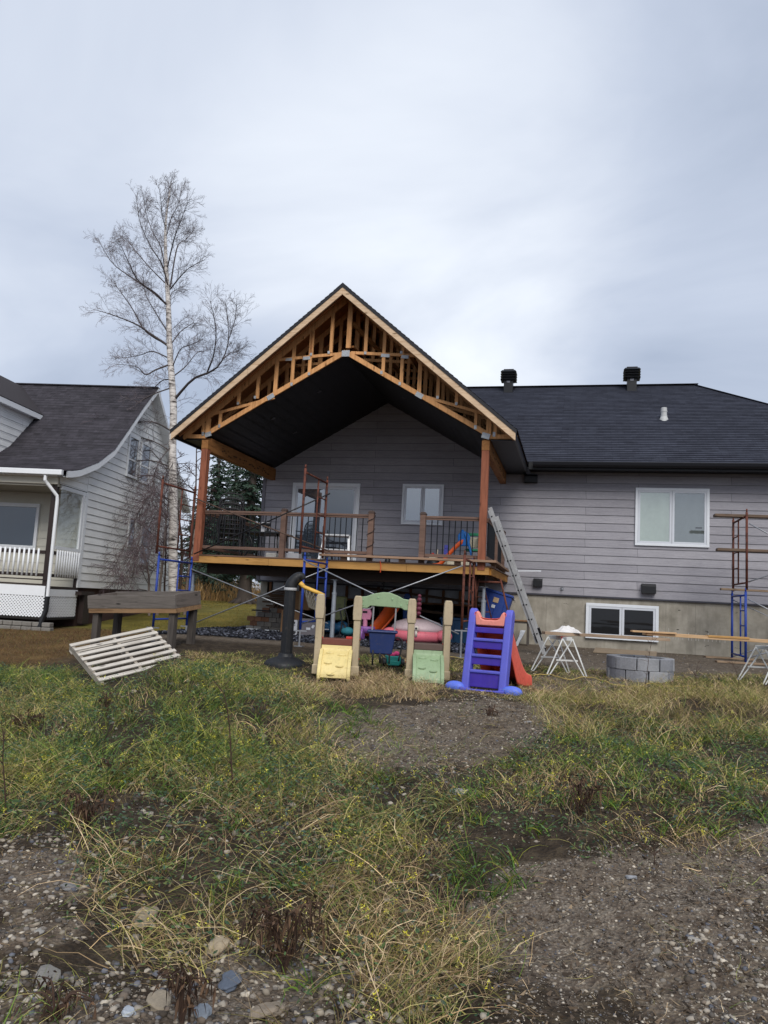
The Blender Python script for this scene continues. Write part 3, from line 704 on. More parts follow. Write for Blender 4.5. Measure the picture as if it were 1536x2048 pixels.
# railing
C_rail = wood('composite_rail', '#6f574b', '#574339', axis='x', knots=False, rough=.6)
def rpost(x, y, h=1.02, label=None):
    m = MB(); m.span((x-.055, y-.055, DZ), (x+.055, y+.055, DZ+h-.05)); o = m.build('railing_post', C_rail, porch, bevel=.004, label=label)
    m = MB(); m.span((x-.066, y-.066, DZ+h-.05), (x+.066, y+.066, DZ+h-.03)); m.prism([(x-.06, DZ+h-.03), (x+.06, DZ+h-.03), (x+.04, DZ+h), (x-.04, DZ+h)], y-.05, y+.05, 'y'); m.build('post_cap', mat('dark_cap', '#4b3c35', .5, .1), o, bevel=.003)
    return o
RY_ = -3.80
def rail(p, q):
    p, q = Vector(p), Vector(q); d = (q-p); n = max(2, int(d.length/.112)); d.normalize()
    m = MB(); m.bar(p+Vector((0, 0, DZ+.925)), q+Vector((0, 0, DZ+.925)), .07, .04); m.bar(p+Vector((0, 0, DZ+.885)), q+Vector((0, 0, DZ+.885)), .045, .035)
    m.bar(p+Vector((0, 0, DZ+.165)), q+Vector((0, 0, DZ+.165)), .055, .06); rl = m.build('railing', C_rail, porch, bevel=.003)
    m = MB(); L_ = (q-p).length
    for k in range(1, n):
        b = p+d*(L_*k/n); m.tube([(b.x, b.y, DZ+.19), (b.x, b.y, DZ+.87)], .0115, 6, False)
    m.build('baluster', M_blackmetal, rl)
xl_, xr_ = CXL+.10, CXR-.10
rpost(-5.86, RY_); rw = rpost(-3.99, RY_); rpost(-2.93, RY_)
rail((xl_, RY_, 0), (-5.92, RY_, 0)); rail((-5.80, RY_, 0), (-4.05, RY_, 0)); rail((-2.87, RY_, 0), (xr_, RY_, 0))
xs_l, xs_r = CXL+.0, CXR+.05
rail((xs_l, -3.7, 0), (xs_l, -.1, 0)); rail((xs_r, -3.7, 0), (xs_r, -2.1, 0)); rail((xs_r, -1.98, 0), (xs_r, -.55, 0)); rpost(xs_r, -2.04); rpost(xs_r+.02, -.5)
m = MB(); pts = []
for k in range(60):
    t = k/59; an = t*2*math.pi*3.2; pts.append((-3.99+.068*max(-1, min(1, 1.35*math.cos(an))), RY_+.068*max(-1, min(1, 1.35*math.sin(an))), DZ+.1+t*.85))
m.tube(pts, .006, 5); m.build('string_light_cable', M_black, rw)
# long ledge plank laid along the deck edge
pk = thing('deck_plank', 'weathered brown plank laid on blocks along the open edge of the deck', 'plank', (-2.9, DY-.05, DZ+.02))
W_plank = wood('weathered_plank', '#9b7d66', '#735a48', axis='x', knots=False)
a = at(640, 1105, DY-.06); b = at(985, 1124, DY-.06)
m = MB(); m.bar((a.x, DY-.02, DZ+.085), (DXR+.10, DY-.02, DZ+.085), .19, .045); m.build('board', W_plank, pk, bevel=.003)
m = MB()
for x in (-4.5, -3.3, -2.2): m.box((x, DY+.04, DZ+.031), (.12, .09, .06))
m.build('spacer_block', W_plank, pk)
sp = thing('side_plank', 'weathered plank laid along the right side of the deck beside the ladder', 'plank', (DXR, -2, DZ))
m = MB(); m.bar((DXR+.02, DY+.08, DZ+.085), (DXR+.02, -.9, DZ+.060), .17, .045); m.build('board', wood('weathered_plank_y', '#93765f', '#6d5443', axis='y', knots=False), sp, bevel=.003)
m = MB()
for y in (-3.5, -1.3): m.box((DXR-.0, y, DZ+.029), (.09, .12, .055))
m.build('spacer_block', W_plank, sp)
# ------------------------------------------------------------------ the white neighbouring house (local x along its front, y into its depth)
NO = Vector((-12.63, -2.04, -1.13)); NRZ = R(8.5)
nb = thing('neighbour_house', 'white clapboard house with dark flared roof, dormer and front porch behind the pale pallet', 'house', NO, NRZ)
M_clap = siding_material('white_clapboard', '#eeeeec', '#e2e2e1', '#f4f4f3', plank=60, exposure=.2, z0=1.05)
M_clap_porch = mat('cream_panel', '#c6c2b4', .6, .06, 3, .05)
M_shn = shingle_material('weathered_dark_shingles', '#2f2d30', '#454247', rows='x', k=1.4, w=.28)
M_brown = mat('dark_brown_paint', '#2c211e', .5, .15, 6, .08)
M_wtrim = mat('white_trim_paint', '#e4e6e8', .5, .05, 3, .03)
def nbm(mb, name, m_, parent=nb, **k): return mb.build(name, m_, parent, world=False, **k)
PROF = [(-.12, 3.93), (.45, 4.06), (1.4, 4.42), (2.3, 4.95), (3.1, 5.72), (4.0, 6.62), (5.0, 7.52)]
BACK = [(5.0, 7.52), (6.2, 6.45), (7.6, 5.1), (8.9, 4.1)]
def rprof(y): return float(np.interp(y, [p[0] for p in PROF+BACK[1:]], [p[1] for p in PROF+BACK[1:]]))
WL = 9.0
# gable wall of clapboards: courses clipped by the flared roof line
def yspan(z):
    ys_ = np.linspace(1.5, 8.6, 300); ok = [y for y in ys_ if rprof(y)-.14 > z]
    return (min(ok), max(ok)) if ok else None
m = MB(); z = 1.05
while z < 7.3:
    z1 = z+.2; a, b = yspan(z) or (None, None); s2 = yspan(min(z1, 7.33))
    if a is None or s2 is None: break
    c, d = s2; t = .018
    m.add([(t, a, z), (t, b, z), (.002, d, z1), (.002, c, z1), (0, a, z), (0, b, z)], [(0, 1, 2, 3), (4, 5, 1, 0)]); z = z1
# siding above the porch side opening
z = 3.62
while z < 4.3:
    z1 = z+.2; f0 = lambda zz: next((y for y in np.linspace(0.02, 1.5, 100) if rprof(y)-.12 > zz), 1.5)
    m.add([(.018, f0(z), z), (.018, 1.5, z), (.002, 1.5, z1), (.002, f0(z1), z1), (0, f0(z), z), (0, 1.5, z)], [(0, 1, 2, 3), (4, 5, 1, 0)]); z = z1
nbm(m, 'wall', M_clap)
m = MB(); m.span((-WL, 8.5, 1.0), (-.01, 8.6, 4.0)); m.span((-WL-.1, 1.6, 1.0), (-WL, 8.5, 4.0)); m.span((-WL, 1.7, 3.7), (-.02, 8.5, 3.8)); nbm(m, 'back_wall', M_clap)
# porch back wall with horizontal boards
m = MB(); z = 1.0
while z < 3.7: m.add([(-WL, 1.482, z), (-.05, 1.482, z), (-.05, 1.497, z+.22), (-WL, 1.497, z+.22), (-WL, 1.5, z), (-.05, 1.5, z)], [(0, 1, 2, 3), (4, 5, 1, 0)]); z += .22
nbm(m, 'porch_wall', M_clap_porch)
m = MB(); m.span((-WL, .0, 3.55), (.0, 1.48, 3.60)); nbm(m, 'porch_ceiling', mat('cream_ceiling', '#a9a498', .7, .08))
m = MB(); m.span((-WL, -.06, 3.60), (.0, .06, 3.86)); nbm(m, 'porch_header', M_clap_porch)
m = MB(); m.span((-WL, -.34, 3.80), (.22, -.23, 3.93)); m.span((-WL, -.23, 3.78), (.20, .0, 3.80)); gt = nbm(m, 'gutter', M_wtrim, bevel=.01)
m = MB(); m.tube([(-.22, -.27, 3.82), (-.22, -.27, 3.66), (-.19, -.22, 3.60), (.02, -.06, 3.30), (.03, -.05, 3.2), (.03, -.05, .75)], .042, 8); nbm(m, 'downspout', M_wtrim, gt)
m = MB(); m.tube([(.03, -.05, .80), (.03, -.06, .45), (-.03, -.10, .20), (-.06, -.13, -.05)], .062, 10); nbm(m, 'drain_pipe', M_black, gt)
m = MB(); m.span((-.17, .0, 1.05), (-.03, .12, 3.60)); m.span((-.06, 1.36, 1.05), (-.0, 1.46, 1.95)); nbm(m, 'porch_post', M_brown)
# enclosed glazed side of the porch
m = MB(); m.span((-.03, .14, 3.50), (.03, 1.52, 3.60)); m.span((-.03, .14, 1.98), (.03, 1.50, 2.06)); m.span((-.03, 1.28, 2.06), (.03, 1.38, 3.50)); m.span((-.035, 1.42, 1.05), (.035, 1.56, 3.60)); nbm(m, 'side_frame', M_wtrim)
MB().span((-.01, .16, 2.06), (.0, 1.28, 3.50)).build('side_glass', clear_glass('porch_glass', .12), nb, world=False)
# deck, skirt and railing of the porch
m = MB(); m.span((-WL, -.02, .98), (.02, 1.48, 1.05)); m.span((-WL, -.03, 1.19), (-.0, .03, 1.22)); m.span((-WL, -.02, 1.84), (-.17, .03, 1.93)); m.span((-.05, .12, 1.84), (.0, 1.40, 1.93)); m.span((-WL, -.02, 1.06), (-.17, .03, 1.10)); m.span((-WL, -.02, 1.28), (-.17, .03, 1.36)); m.span((-.05, .12, 1.28), (.0, 1.4, 1.36)); nbm(m, 'rail_board', M_brown)
x = -.32
while x > -4.2: nbm(MB().tube([(x, -.045, 1.29), (x, -.045, 1.97)], .026, 8), 'picket', M_wtrim, smooth=True); x -= .125
y = .22
while y < 1.36: nbm(MB().tube([(.03, y, 1.29), (.03, y, 1.97)], .026, 8), 'picket', M_wtrim, smooth=True); y += .125
m = MB(); m.span((-WL, -.035, .80), (-.06, -.005, 1.05)); m.span((.0, .0, .80), (.03, 1.48, .98)); nbm(m, 'skirt_board', M_wtrim)
m = MB(); d = .058; wv = .034
def lattice(o, ex, ln, z0, z1, nrm):
    o, ex, nrm = Vector(o), Vector(ex), Vector(nrm); H = z1-z0
    for sgn, off in ((1, 0.0), (-1, .006)):
        k = -H
        while k < ln:
            a, b = (k, 0.0), (k+H, H)
            if a[0] < 0: a = (0, -a[0])
            if b[0] > ln: b = (ln, H-(b[0]-ln))
            if b[1]-a[1] > .01:
                za, zb = (a[1], b[1]) if sgn > 0 else (H-a[1], H-b[1])
                p_, q_ = o+ex*a[0]+Vector((0, 0, z0+za))+nrm*off, o+ex*b[0]+Vector((0, 0, z0+zb))+nrm*off; m.bar(p_, q_, .005, wv, up=nrm.cross(q_-p_))
            k += d*1.414
lattice((-4.0, -.02, 0), (1, 0, 0), 3.94, .28, .80, (0, -1, 0)); lattice((.012, .02, 0), (0, 1, 0), 1.45, .28, .80, (1, 0, 0))
nbm(m, 'lattice', M_wtrim)
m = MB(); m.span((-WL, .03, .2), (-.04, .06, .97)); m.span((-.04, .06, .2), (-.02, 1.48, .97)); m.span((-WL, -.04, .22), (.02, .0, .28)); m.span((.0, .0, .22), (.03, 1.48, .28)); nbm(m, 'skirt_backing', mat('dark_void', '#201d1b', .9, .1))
m = MB(); m.span((-WL, 1.6, -.4), (-.06, 8.4, 1.05)); nbm(m, 'foundation', mat('brown_foundation', '#4a3530', .9, .2))
m = MB(); m.span((.02, 1.62, .1), (.16, 1.98, .88)); m.span((.02, 1.35, .86), (.2, 2.1, .95)); nbm(m, 'meter_box', M_brown)
q = random.Random(4); m = MB()
for r_ in range(3):
    x = -4.1+(.13 if r_ % 2 else 0)
    while x < .05: w_ = q.uniform(.22, .30); m.box((x+w_/2, -.06-.02*(2-r_)-q.uniform(0, .02), -.12+r_*.115), (w_-.012, .2, .105)); x += w_
nbm(m, 'block_course', mat('grey_rock_block', '#79756f', .95, .3, 9, .6, fine=25), bevel=.018)
# roof
m = MB(); t_ = 26; PY = np.linspace(-.22, 5.0, 46)
for a, b in zip(PY[:-1], PY[1:]):
    za, zb = rprof(a), rprof(b)
    m.add([(-WL, a, za+.014), (.30, a, za+.014), (.30, b, zb+.003), (-WL, b, zb+.003), (-WL, a, za), (.30, a, za)], [(0, 1, 2, 3), (4, 5, 1, 0)])
rf = nbm(m, 'roof', M_shn)
m = MB(); PB = np.linspace(5.0, 8.9, 20)
for a, b in zip(PB[:-1], PB[1:]): m.quad((-WL, a, rprof(a)), (.30, a, rprof(a)), (.30, b, rprof(b)), (-WL, b, rprof(b)))
m.span((-WL, 4.9, 7.50), (.30, 5.1, 7.535)); nbm(m, 'roof_back', M_shn, rf)
m = MB(); pts = [(y, rprof(y)) for y in np.linspace(-.2, 5.0, 24)]
for (a, za), (b, zb) in zip(pts[:-1], pts[1:]): m.add([(.28, a, za-.005), (.28, b, zb-.005), (.28, b, zb-.17), (.28, a, za-.17), (.31, a, za-.005), (.31, b, zb-.005), (.31, b, zb-.17), (.31, a, za-.17), (0.0, a, za-.17), (0.0, b, zb-.17)], [(0, 1, 2, 3), (4, 7, 6, 5), (3, 2, 6, 7), (3, 2, 9, 8)])
pts = [(y, rprof(y)) for y in np.linspace(5.0, 8.9, 16)]
for (a, za), (b, zb) in zip(pts[:-1], pts[1:]): m.add([(.28, a, za-.005), (.28, b, zb-.005), (.28, b, zb-.17), (.28, a, za-.17), (.31, a, za-.005), (.31, b, zb-.005), (.31, b, zb-.17), (.31, a, za-.17), (0.0, a, za-.17), (0.0, b, zb-.17)], [(0, 1, 2, 3), (4, 7, 6, 5), (3, 2, 6, 7), (3, 2, 9, 8)])
nbm(m, 'rake_trim', M_wtrim, rf)
# windows
def nwin(y0, y1, z0, z1, bar=.42):
    m = MB(); f = .075
    m.span((.015, y0, z1-f), (.05, y1, z1)); m.span((.015, y0, z0), (.06, y1, z0+f)); m.span((.015, y0, z0+f), (.05, y0+f, z1-f)); m.span((.015, y1-f, z0+f), (.05, y1, z1-f))
    zz = z0+(z1-z0)*bar; m.span((.018, y0+f, zz-.025), (.045, y1-f, zz+.025)); w = nbm(m, 'window', M_wtrim)
    MB().span((.019, y0+f, z0+f), (.024, y1-f, z1-f)).build('pane', glass('gable_glass', '#2a2a2c', .22) if 'gable_glass' not in bpy.data.materials else bpy.data.materials['gable_glass'], w, world=False)
nwin(3.78, 4.55, 4.45, 5.75); nwin(4.72, 5.52, 4.42, 5.72); nwin(4.30, 4.85, 2.35, 3.3); nwin(5.25, 6.15, 1.85, 3.2)
m = MB(); m.span((-3.9, 1.42, 2.00), (-1.25, 1.478, 2.10)); m.span((-3.9, 1.42, 3.14), (-1.25, 1.478, 3.24)); m.span((-1.33, 1.42, 2.1), (-1.25, 1.478, 3.14)); m.span((-3.9, 1.42, 2.1), (-3.8, 1.478, 3.14)); w = nbm(m, 'picture_window', M_wtrim)
MB().span((-3.8, 1.46, 2.10), (-1.33, 1.468, 3.14)).build('pane', glass('porch_window_glass', '#18232c', .10), w, world=False)
MB().span((-2.62, 1.44, 2.1), (-2.54, 1.459, 3.14)).build('mullion', M_brown, w, world=False)
# dormer
dz = 6.17; DX = -2.64
m = MB(); zz = 4.3
while zz < 6.05:
    z1 = zz+.2; yr = lambda z_: float(np.interp(z_, [p[1] for p in PROF], [p[0] for p in PROF]))
    a, b = yr(zz), yr(z1)
    if b > 1.0: m.add([(DX-.18, 1.0, zz), (DX-.18, max(1.0, a)+.1, zz), (DX-.195, b+.1, z1), (DX-.195, 1.0, z1), (DX-.2, 1.0, zz), (DX-.2, max(1., a)+.1, zz)], [(0, 1, 2, 3), (4, 5, 1, 0)])
    zz = z1
m.span((DX-3.2, .98, 4.2), (DX-.2, 1.02, 6.2)); dm = nbm(m, 'dormer_wall', M_clap)
m = MB(); m.span((DX-.26, .95, 4.2), (DX-.16, 1.04, 6.1)); nbm(m, 'dormer_corner', M_wtrim, dm)
m = MB(); m.span((DX-.02, .45, dz-.17), (DX+.02, 3.5, dz-.02)); m.span((DX-.2, .47, dz-.16), (DX-.02, 3.45, dz-.14)); nbm(m, 'dormer_fascia', M_wtrim, dm)
m = MB(); m.quad((DX+.03, .42, dz), (DX+.03, 3.5, dz), (DX-1.6, 5.0, dz+1.25), (DX-1.6, .42, dz+1.25)); m.quad((DX-3.3, .42, dz), (DX-3.3, 3.5, dz), (DX-1.6, 5.0, dz+1.25), (DX-1.6, .42, dz+1.25)); nbm(m, 'dormer_roof', mat('dormer_shingles', '#322d30', .9, .25, 30, .3), dm)

# ------------------------------------------------------------------ trees
def branch_tubes(mb, pts, r0, r1, n=5):
    k = len(pts); mb.tube(pts, [r0+(r1-r0)*i/(k-1) for i in range(k)], n, False)
def smooth_path(pts, n):
    P = np.array([tuple(p) for p in pts]); t = np.linspace(0, len(P)-1, n); out = []
    for u in t:
        i = min(int(u), len(P)-2); f = u-i; p0 = P[max(i-1, 0)]; p1 = P[i]; p2 = P[i+1]; p3 = P[min(i+2, len(P)-1)]
        out.append(0.5*((2*p1)+(-p0+p2)*f+(2*p0-5*p1+4*p2-p3)*f*f+(-p0+3*p1-3*p2+p3)*f**3))
    return [Vector(p) for p in out]
def twig(mb, q, p, d, ln, r, lift, depth, n=5, wob=.25):
    pts = [p.copy()]; d = d.normalized()
    for i in range(n):
        d = (d+Vector((q.gauss(0, wob), q.gauss(0, wob), q.gauss(0, wob)+lift))*.45).normalized(); p = p+d*(ln/n); pts.append(p.copy())
    branch_tubes(mb, pts, r, max(r*.45, .0021), 3 if r < .02 else 5)
    if depth > 0:
        kn = q.randint(4, 6)
        for k in range(kn):
            t = .22+.75*(k+q.random())/kn; i = min(int(t*n), n-1); b = pts[i].lerp(pts[i+1], t*n-i)
            dd = (pts[i+1]-pts[i]).normalized(); ax = dd.orthogonal().normalized(); ax.rotate(Matrix.Rotation(q.uniform(0, 6.28), 3, dd))
            nd = (dd*math.cos(.7)+ax*math.sin(.7)); twig(mb, q, b, nd, ln*q.uniform(.38, .62)*(1.1-.5*t), r*.55, lift*1.1, depth-1, max(3, n-1), wob)
    return pts
def birch_bark():
    b = MatB('birch_bark'); v = b.map((2.2, 2.2, 9)); n = b.noise(v, 1.5, 6, .7, .4); n2 = b.noise(b.map((1, 1, 2.2)), 1.6, 4, .6)
    sp = b.node('ShaderNodeSeparateXYZ'); b.l.new(b.tc.outputs['Object'], sp.inputs[0])
    col = b.ramp(n, [(.36, S('#2a2523')), (.44, S('#9c9590')), (.55, S('#d6d0ca'))])
    col = b.mix(b.ramp(n2, [(.60, (0, 0, 0)), (.70, (.8, .8, .8))]), col, S('#3a3431'))
    b.bump(n, .4, .02); return b.out(col, .85, 0, .2)
M_birch = birch_bark(); M_twig = mat('dark_twig', '#6a6062', .85, .2, 3, 0); M_twigred = mat('reddish_twig', '#4a3536', .85, .25, 3, 0)
BY = 3.0
P3 = lambda px, py, dy=0.0: at(px, py, BY+dy)
bx = P3(346, 1185); bt = thing('birch_tree', 'tall bare white birch between the white house and the timber porch roof', 'tree', (bx.x, bx.y, g(bx.x, bx.y)))
tr_px = [(347, 1215), (346, 1100), (347, 1000), (345, 900), (347, 820), (343, 750), (339, 690), (337, 620), (334, 560), (331, 500), (331, 455), (334, 420), (339, 388), (344, 362)]
tp = smooth_path([P3(*p) for p in tr_px], 60); rr = [float(np.interp(i, [0, 12, 30, 40, 50, 59], [.15, .125, .09, .058, .028, .004])) for i in range(60)]
m = MB(); m.tube(tp, rr, 12); trunk = m.build('trunk', M_birch, bt, smooth=True)
cb_ = lambda x, y: (160+x*.2344, 330+y*.2344)
mains = [  # crop coordinates of limbs, then depth drift and start radius
 ([(755, 1050), (700, 850), (600, 690), (510, 480), (480, 260)], -.6, .035), ([(725, 900), (690, 700), (620, 570), (560, 400), (545, 290)], .7, .03),
 ([(740, 1190), (600, 1070), (440, 960), (270, 830), (150, 620)], .5, .05), ([(745, 1200), (640, 1090), (500, 990), (410, 820), (330, 640)], -1.2, .04),
 ([(730, 1010), (600, 880), (480, 740), (400, 640), (330, 590)], .8, .03), ([(765, 1550), (600, 1440), (480, 1360), (280, 1280), (110, 1230)], -.5, .055),
 ([(760, 1540), (560, 1420), (450, 1230), (330, 1060), (250, 960)], 1.1, .04), ([(770, 1700), (640, 1750), (560, 1790), (480, 1720), (300, 1700)], -.8, .04),
 ([(745, 1420), (640, 1250), (560, 1100), (540, 950)], 1.3, .03), ([(760, 1650), (620, 1590), (520, 1620), (420, 1640), (300, 1650)], .6, .03),
 ([(770, 1060), (850, 960), (930, 880), (1060, 810)], -.4, .035), ([(770, 1040), (830, 700), (900, 640), (980, 540)], .7, .035), ([(745, 880), (800, 640), (850, 500), (920, 320)], -.9, .03),
 ([(740, 600), (780, 450), (840, 330), (870, 190)], .5, .02), ([(735, 560), (700, 420), (690, 300), (670, 160)], -.6, .02), ([(760, 1230), (780, 1100), (860, 1040)], .3, .02),
 ([(775, 1530), (860, 1420), (960, 1350), (970, 1320)], .6, .025), ([(790, 1720), (860, 1570), (960, 1530), (1050, 1480)], -.7, .025),
 ([(815, 1990), (960, 1830), (1100, 1770), (1200, 1690), (1270, 1480), (1240, 1180)], -.8, .06), ([(1085, 1770), (1140, 1620), (1160, 1400), (1110, 1160)], -.9, .035), ([(1200, 1680), (1290, 1600), (1370, 1610)], -.9, .02), ([(1265, 1500), (1320, 1330), (1340, 1190)], -.6, .02),
 ([(800, 1800), (900, 1720), (1000, 1600), (1060, 1590)], .9, .03), ([(775, 1830), (700, 1840), (600, 1930), (480, 1990)], .5, .03), ([(780, 1900), (640, 1950), (520, 2010), (400, 2100)], -.6, .03)]
mains = [([cb_(*p) for p in L_], d, r) for L_, d, r in mains]
mains += [  # low limbs in front of the white gable
 ([(342, 862), (310, 845), (270, 845), (215, 850), (170, 872)], -.8, .035), ([(345, 905), (300, 880), (245, 875), (195, 905), (155, 965)], -.6, .03), ([(345, 935), (290, 920), (230, 940), (185, 1000), (150, 1075)], -1.0, .03),
 ([(345, 980), (300, 950), (250, 975), (205, 1040), (175, 1110)], -.6, .028), ([(345, 1010), (310, 985), (280, 1020), (250, 1090), (225, 1140)], -1.2, .025), ([(346, 960), (300, 900), (265, 930), (235, 1000), (215, 1050)], .4, .025), ([(346, 1050), (320, 1020), (295, 1060), (270, 1120), (240, 1160)], -1.0, .022), ([(345, 890), (315, 930), (300, 1000), (275, 1090), (240, 1150)], -1.4, .022), ([(347, 925), (330, 960), (318, 1030), (300, 1110)], -1.5, .02)]
q = random.Random(21); m = MB(); mt = MB(); ml = MB()
for L_, dd, r in mains:
    low = L_[0][1] > 860 and L_[-1][0] < 330
    n = 14; pts = smooth_path([P3(p[0], p[1], dd*2.0*i/(len(L_)-1)) for i, p in enumerate(L_)], n)
    branch_tubes(m, pts, r*.78, .006, 6); tot = sum((pts[i+1]-pts[i]).length for i in range(n-1))
    ns = int(tot*(12 if low else 7.4))+6
    for k in range(ns):
        t = .18+.82*(k+q.random())/ns; i = min(int(t*(n-1)), n-2); b = pts[i].lerp(pts[i+1], t*(n-1)-i)
        d0 = (pts[i+1]-pts[i]).normalized(); ax = d0.orthogonal().normalized(); ax.rotate(Matrix.Rotation(q.uniform(0, 6.28), 3, d0)); an = q.uniform(.4, .95)
        twig(ml if low else mt, q, b, d0*math.cos(an)+ax*math.sin(an), q.uniform(.40, .92)*(1.12-.42*t)*(1.25 if low else 1), .0072 if low else .0056, -.09 if low else (.05 if t < .8 else -.02), 2, 5)
for k in range(62):
    t = q.uniform(.30, .995); i = min(int(t*59), 58); b = tp[i]; an = q.uniform(0, 6.28)
    twig(mt, q, b, Vector((math.cos(an), math.sin(an), q.uniform(.3, 1.2)+(1.5 if t > .9 else 0))), q.uniform(.65, 1.3)*(1.1-.62*t), .007, .02, 2, 5)
m.build('limb', M_birch if False else mat('limb_bark', '#4d4544', .85, .3, 6, .1), bt, smooth=True); mt.build('crown', M_twig, bt); ml.build('low_twigs', mat('dark_low_twig', '#574a4c', .85, .25, 3, 0), bt)

def sapling(px, py, h, r, lean, pale, seed, label, Y=4.2, nb_=16, group='bare saplings by the birch'):
    q = random.Random(seed); p = at(px, py, Y); p.z = g(p.x, p.y)
    t = thing('bare_sapling', label, 'tree', p, 0, group); pts = [p.copy()]; d = Vector((lean, q.uniform(-.1, .1), 1)).normalized(); pp = p.copy()
    for i in range(9): d = (d+Vector((q.gauss(0, .05), q.gauss(0, .05), .02))).normalized(); pp = pp+d*h/9; pts.append(pp.copy())
    m = MB(); branch_tubes(m, pts, r, r*.2, 7); m.build('trunk', mat('pale_sapling', '#8d7f78', .85, .3, 9, .2) if pale else mat('brown_sapling', '#54453d', .9, .3, 9, .2), t, smooth=True)
    m = MB()
    for k in range(nb_):
        u = .18+.8*(k+q.random())/nb_; i = min(int(u*9), 8); b = pts[i].lerp(pts[i+1], u*9-i); an = q.uniform(0, 6.28)
        twig(m, q, b, Vector((math.cos(an), math.sin(an), q.uniform(.2, 1.0))), q.uniform(.6, 1.5)*(1.1-.5*u), r*.30, .0, 2, 5)
    m.build('crown', M_twigred, t)
for i, (px, h, r, ln, pale, lab) in enumerate([(302, 3.6, .045, -.10, True, 'thin bare sapling leftmost against the white gable wall'), (318, 5.0, .05, .02, True, 'pale slender sapling just left of the birch trunk'), (360, 5.6, .06, -.02, False, 'brown sapling just right of the birch trunk'),
      (372, 4.8, .05, .08, True, 'pale sapling close beside the left porch post'), (383, 6.2, .06, .03, False, 'dark sapling directly behind the left porch post'), (332, 4.2, .04, -.06, False, 'low reddish sapling behind the blue scaffold frame')]):
    sapling(px, 1188, h, r, ln, pale, 30+i, lab, Y=3.4+i*.35)
def needles_mat():
    b = MatB('spruce_needles'); oi = b.noise(b.map(), 2.2, 4); col = b.ramp(oi, [(.3, S('#1d2b22')), (.5, S('#34473a')), (.72, S('#56685a'))]); return b.out(col, .8, 0, .2)
M_needle = needles_mat(); M_sbark = mat('spruce_bark', '#4a423d', .95, .35, 8, .6, stretch=(3, 3, .8))
def spruce(x, y, h, rb, tr_r, seed, label, zb=0.25, dens=1.0):
    q = random.Random(seed); z0 = g(x, y); t = thing('spruce_tree', label, 'tree', (x, y, z0), 0, 'dark spruces behind the deck')
    m = MB(); m.tube([(x, y, z0-.2), (x, y, z0+.15), (x, y, z0+.7), (x, y, z0+h*.5), (x, y, z0+h)], [tr_r*1.7, tr_r*1.25, tr_r, tr_r*.55, .02], 14)
    for k in range(6):
        an = k*1.05+.3; m.tube([(x, y, z0+.35), (x+math.cos(an)*tr_r*1.5, y+math.sin(an)*tr_r*1.5, z0+.08), (x+math.cos(an)*tr_r*2.6, y+math.sin(an)*tr_r*2.6, z0-.05)], [tr_r*.5, tr_r*.4, tr_r*.15], 7)
    m.build('trunk', M_sbark, t, smooth=True)
    mb = MB(); V = []; Fc = []; zz = h*zb
    while zz < h-.05:
        f = (zz-h*zb)/(h*(1-zb)); L_ = rb*(1-f)**.8+.08
        for k in range(int((7 if f < .7 else 5)*dens)+1):
            an = q.uniform(0, 6.28); ln = L_*q.uniform(.65, 1.1); p = Vector((x, y, z0+zz+q.uniform(-.1, .1))); d = Vector((math.cos(an), math.sin(an), q.uniform(-.25, .15))); pts = [p.copy()]
            for i in range(5): d = (d+Vector((0, 0, -.10 if i < 3 else .10))).normalized(); p = p+d*ln/5; pts.append(p.copy())
            branch_tubes(mb, pts, .025*(1-f)+.008, .005, 3)
            side = Vector((-math.sin(an), math.cos(an), 0)); ns = max(5, int(ln*20*dens))
            for j in range(ns):
                u = (j+q.random())/ns; i = min(int(u*5), 4); b = pts[i].lerp(pts[i+1], u*5-i)
                for s in (-1, 1):
                    sl = q.uniform(.12, .36)*(1.15-.6*u)*min(1, ln); dv = (side*s*q.uniform(.6, 1)+d*q.uniform(.2, .8)+Vector((0, 0, q.uniform(-.9, .1)))).normalized()*sl
                    wv_ = dv.cross(Vector((q.gauss(0, 1), q.gauss(0, 1), q.gauss(0, 1)))).normalized()*q.uniform(.018, .045)
                    o = len(V); V.extend([tuple(b), tuple(b+dv*.55+wv_), tuple(b+dv), tuple(b+dv*.55-wv_)]); Fc.append((o, o+1, o+2, o+3))
        zz += (.30+.12*f)*max(.6, h/14)
    mb.v += [] ; mb.build('limb', mat('dead_limb', '#3a322d', .9, .3), t)
    c = MB(); c.v = V; c.f = Fc; c.build('crown', M_needle, t)
p = atz(488, 1207, -.46); spruce(p.x, p.y, 11.8, 2.7, .30, 1, 'tall dark spruce with a thick trunk seen between the deck and the lawn', .12)
p2 = at(418, 1190, 19.0); spruce(p2.x, p2.y, 9.6, 2.2, .22, 2, 'dark spruce with a slimmer trunk just right of the left porch post', .10)
p3 = at(455, 1190, 26.0); spruce(p3.x, p3.y, 10.5, 2.9, .28, 3, 'spruce farther back between the two nearer spruce trunks', .05)
p4 = at(385, 1190, 30.0); spruce(p4.x, p4.y, 8.0, 2.0, .2, 4, 'far dull spruce behind the bare saplings', .06)
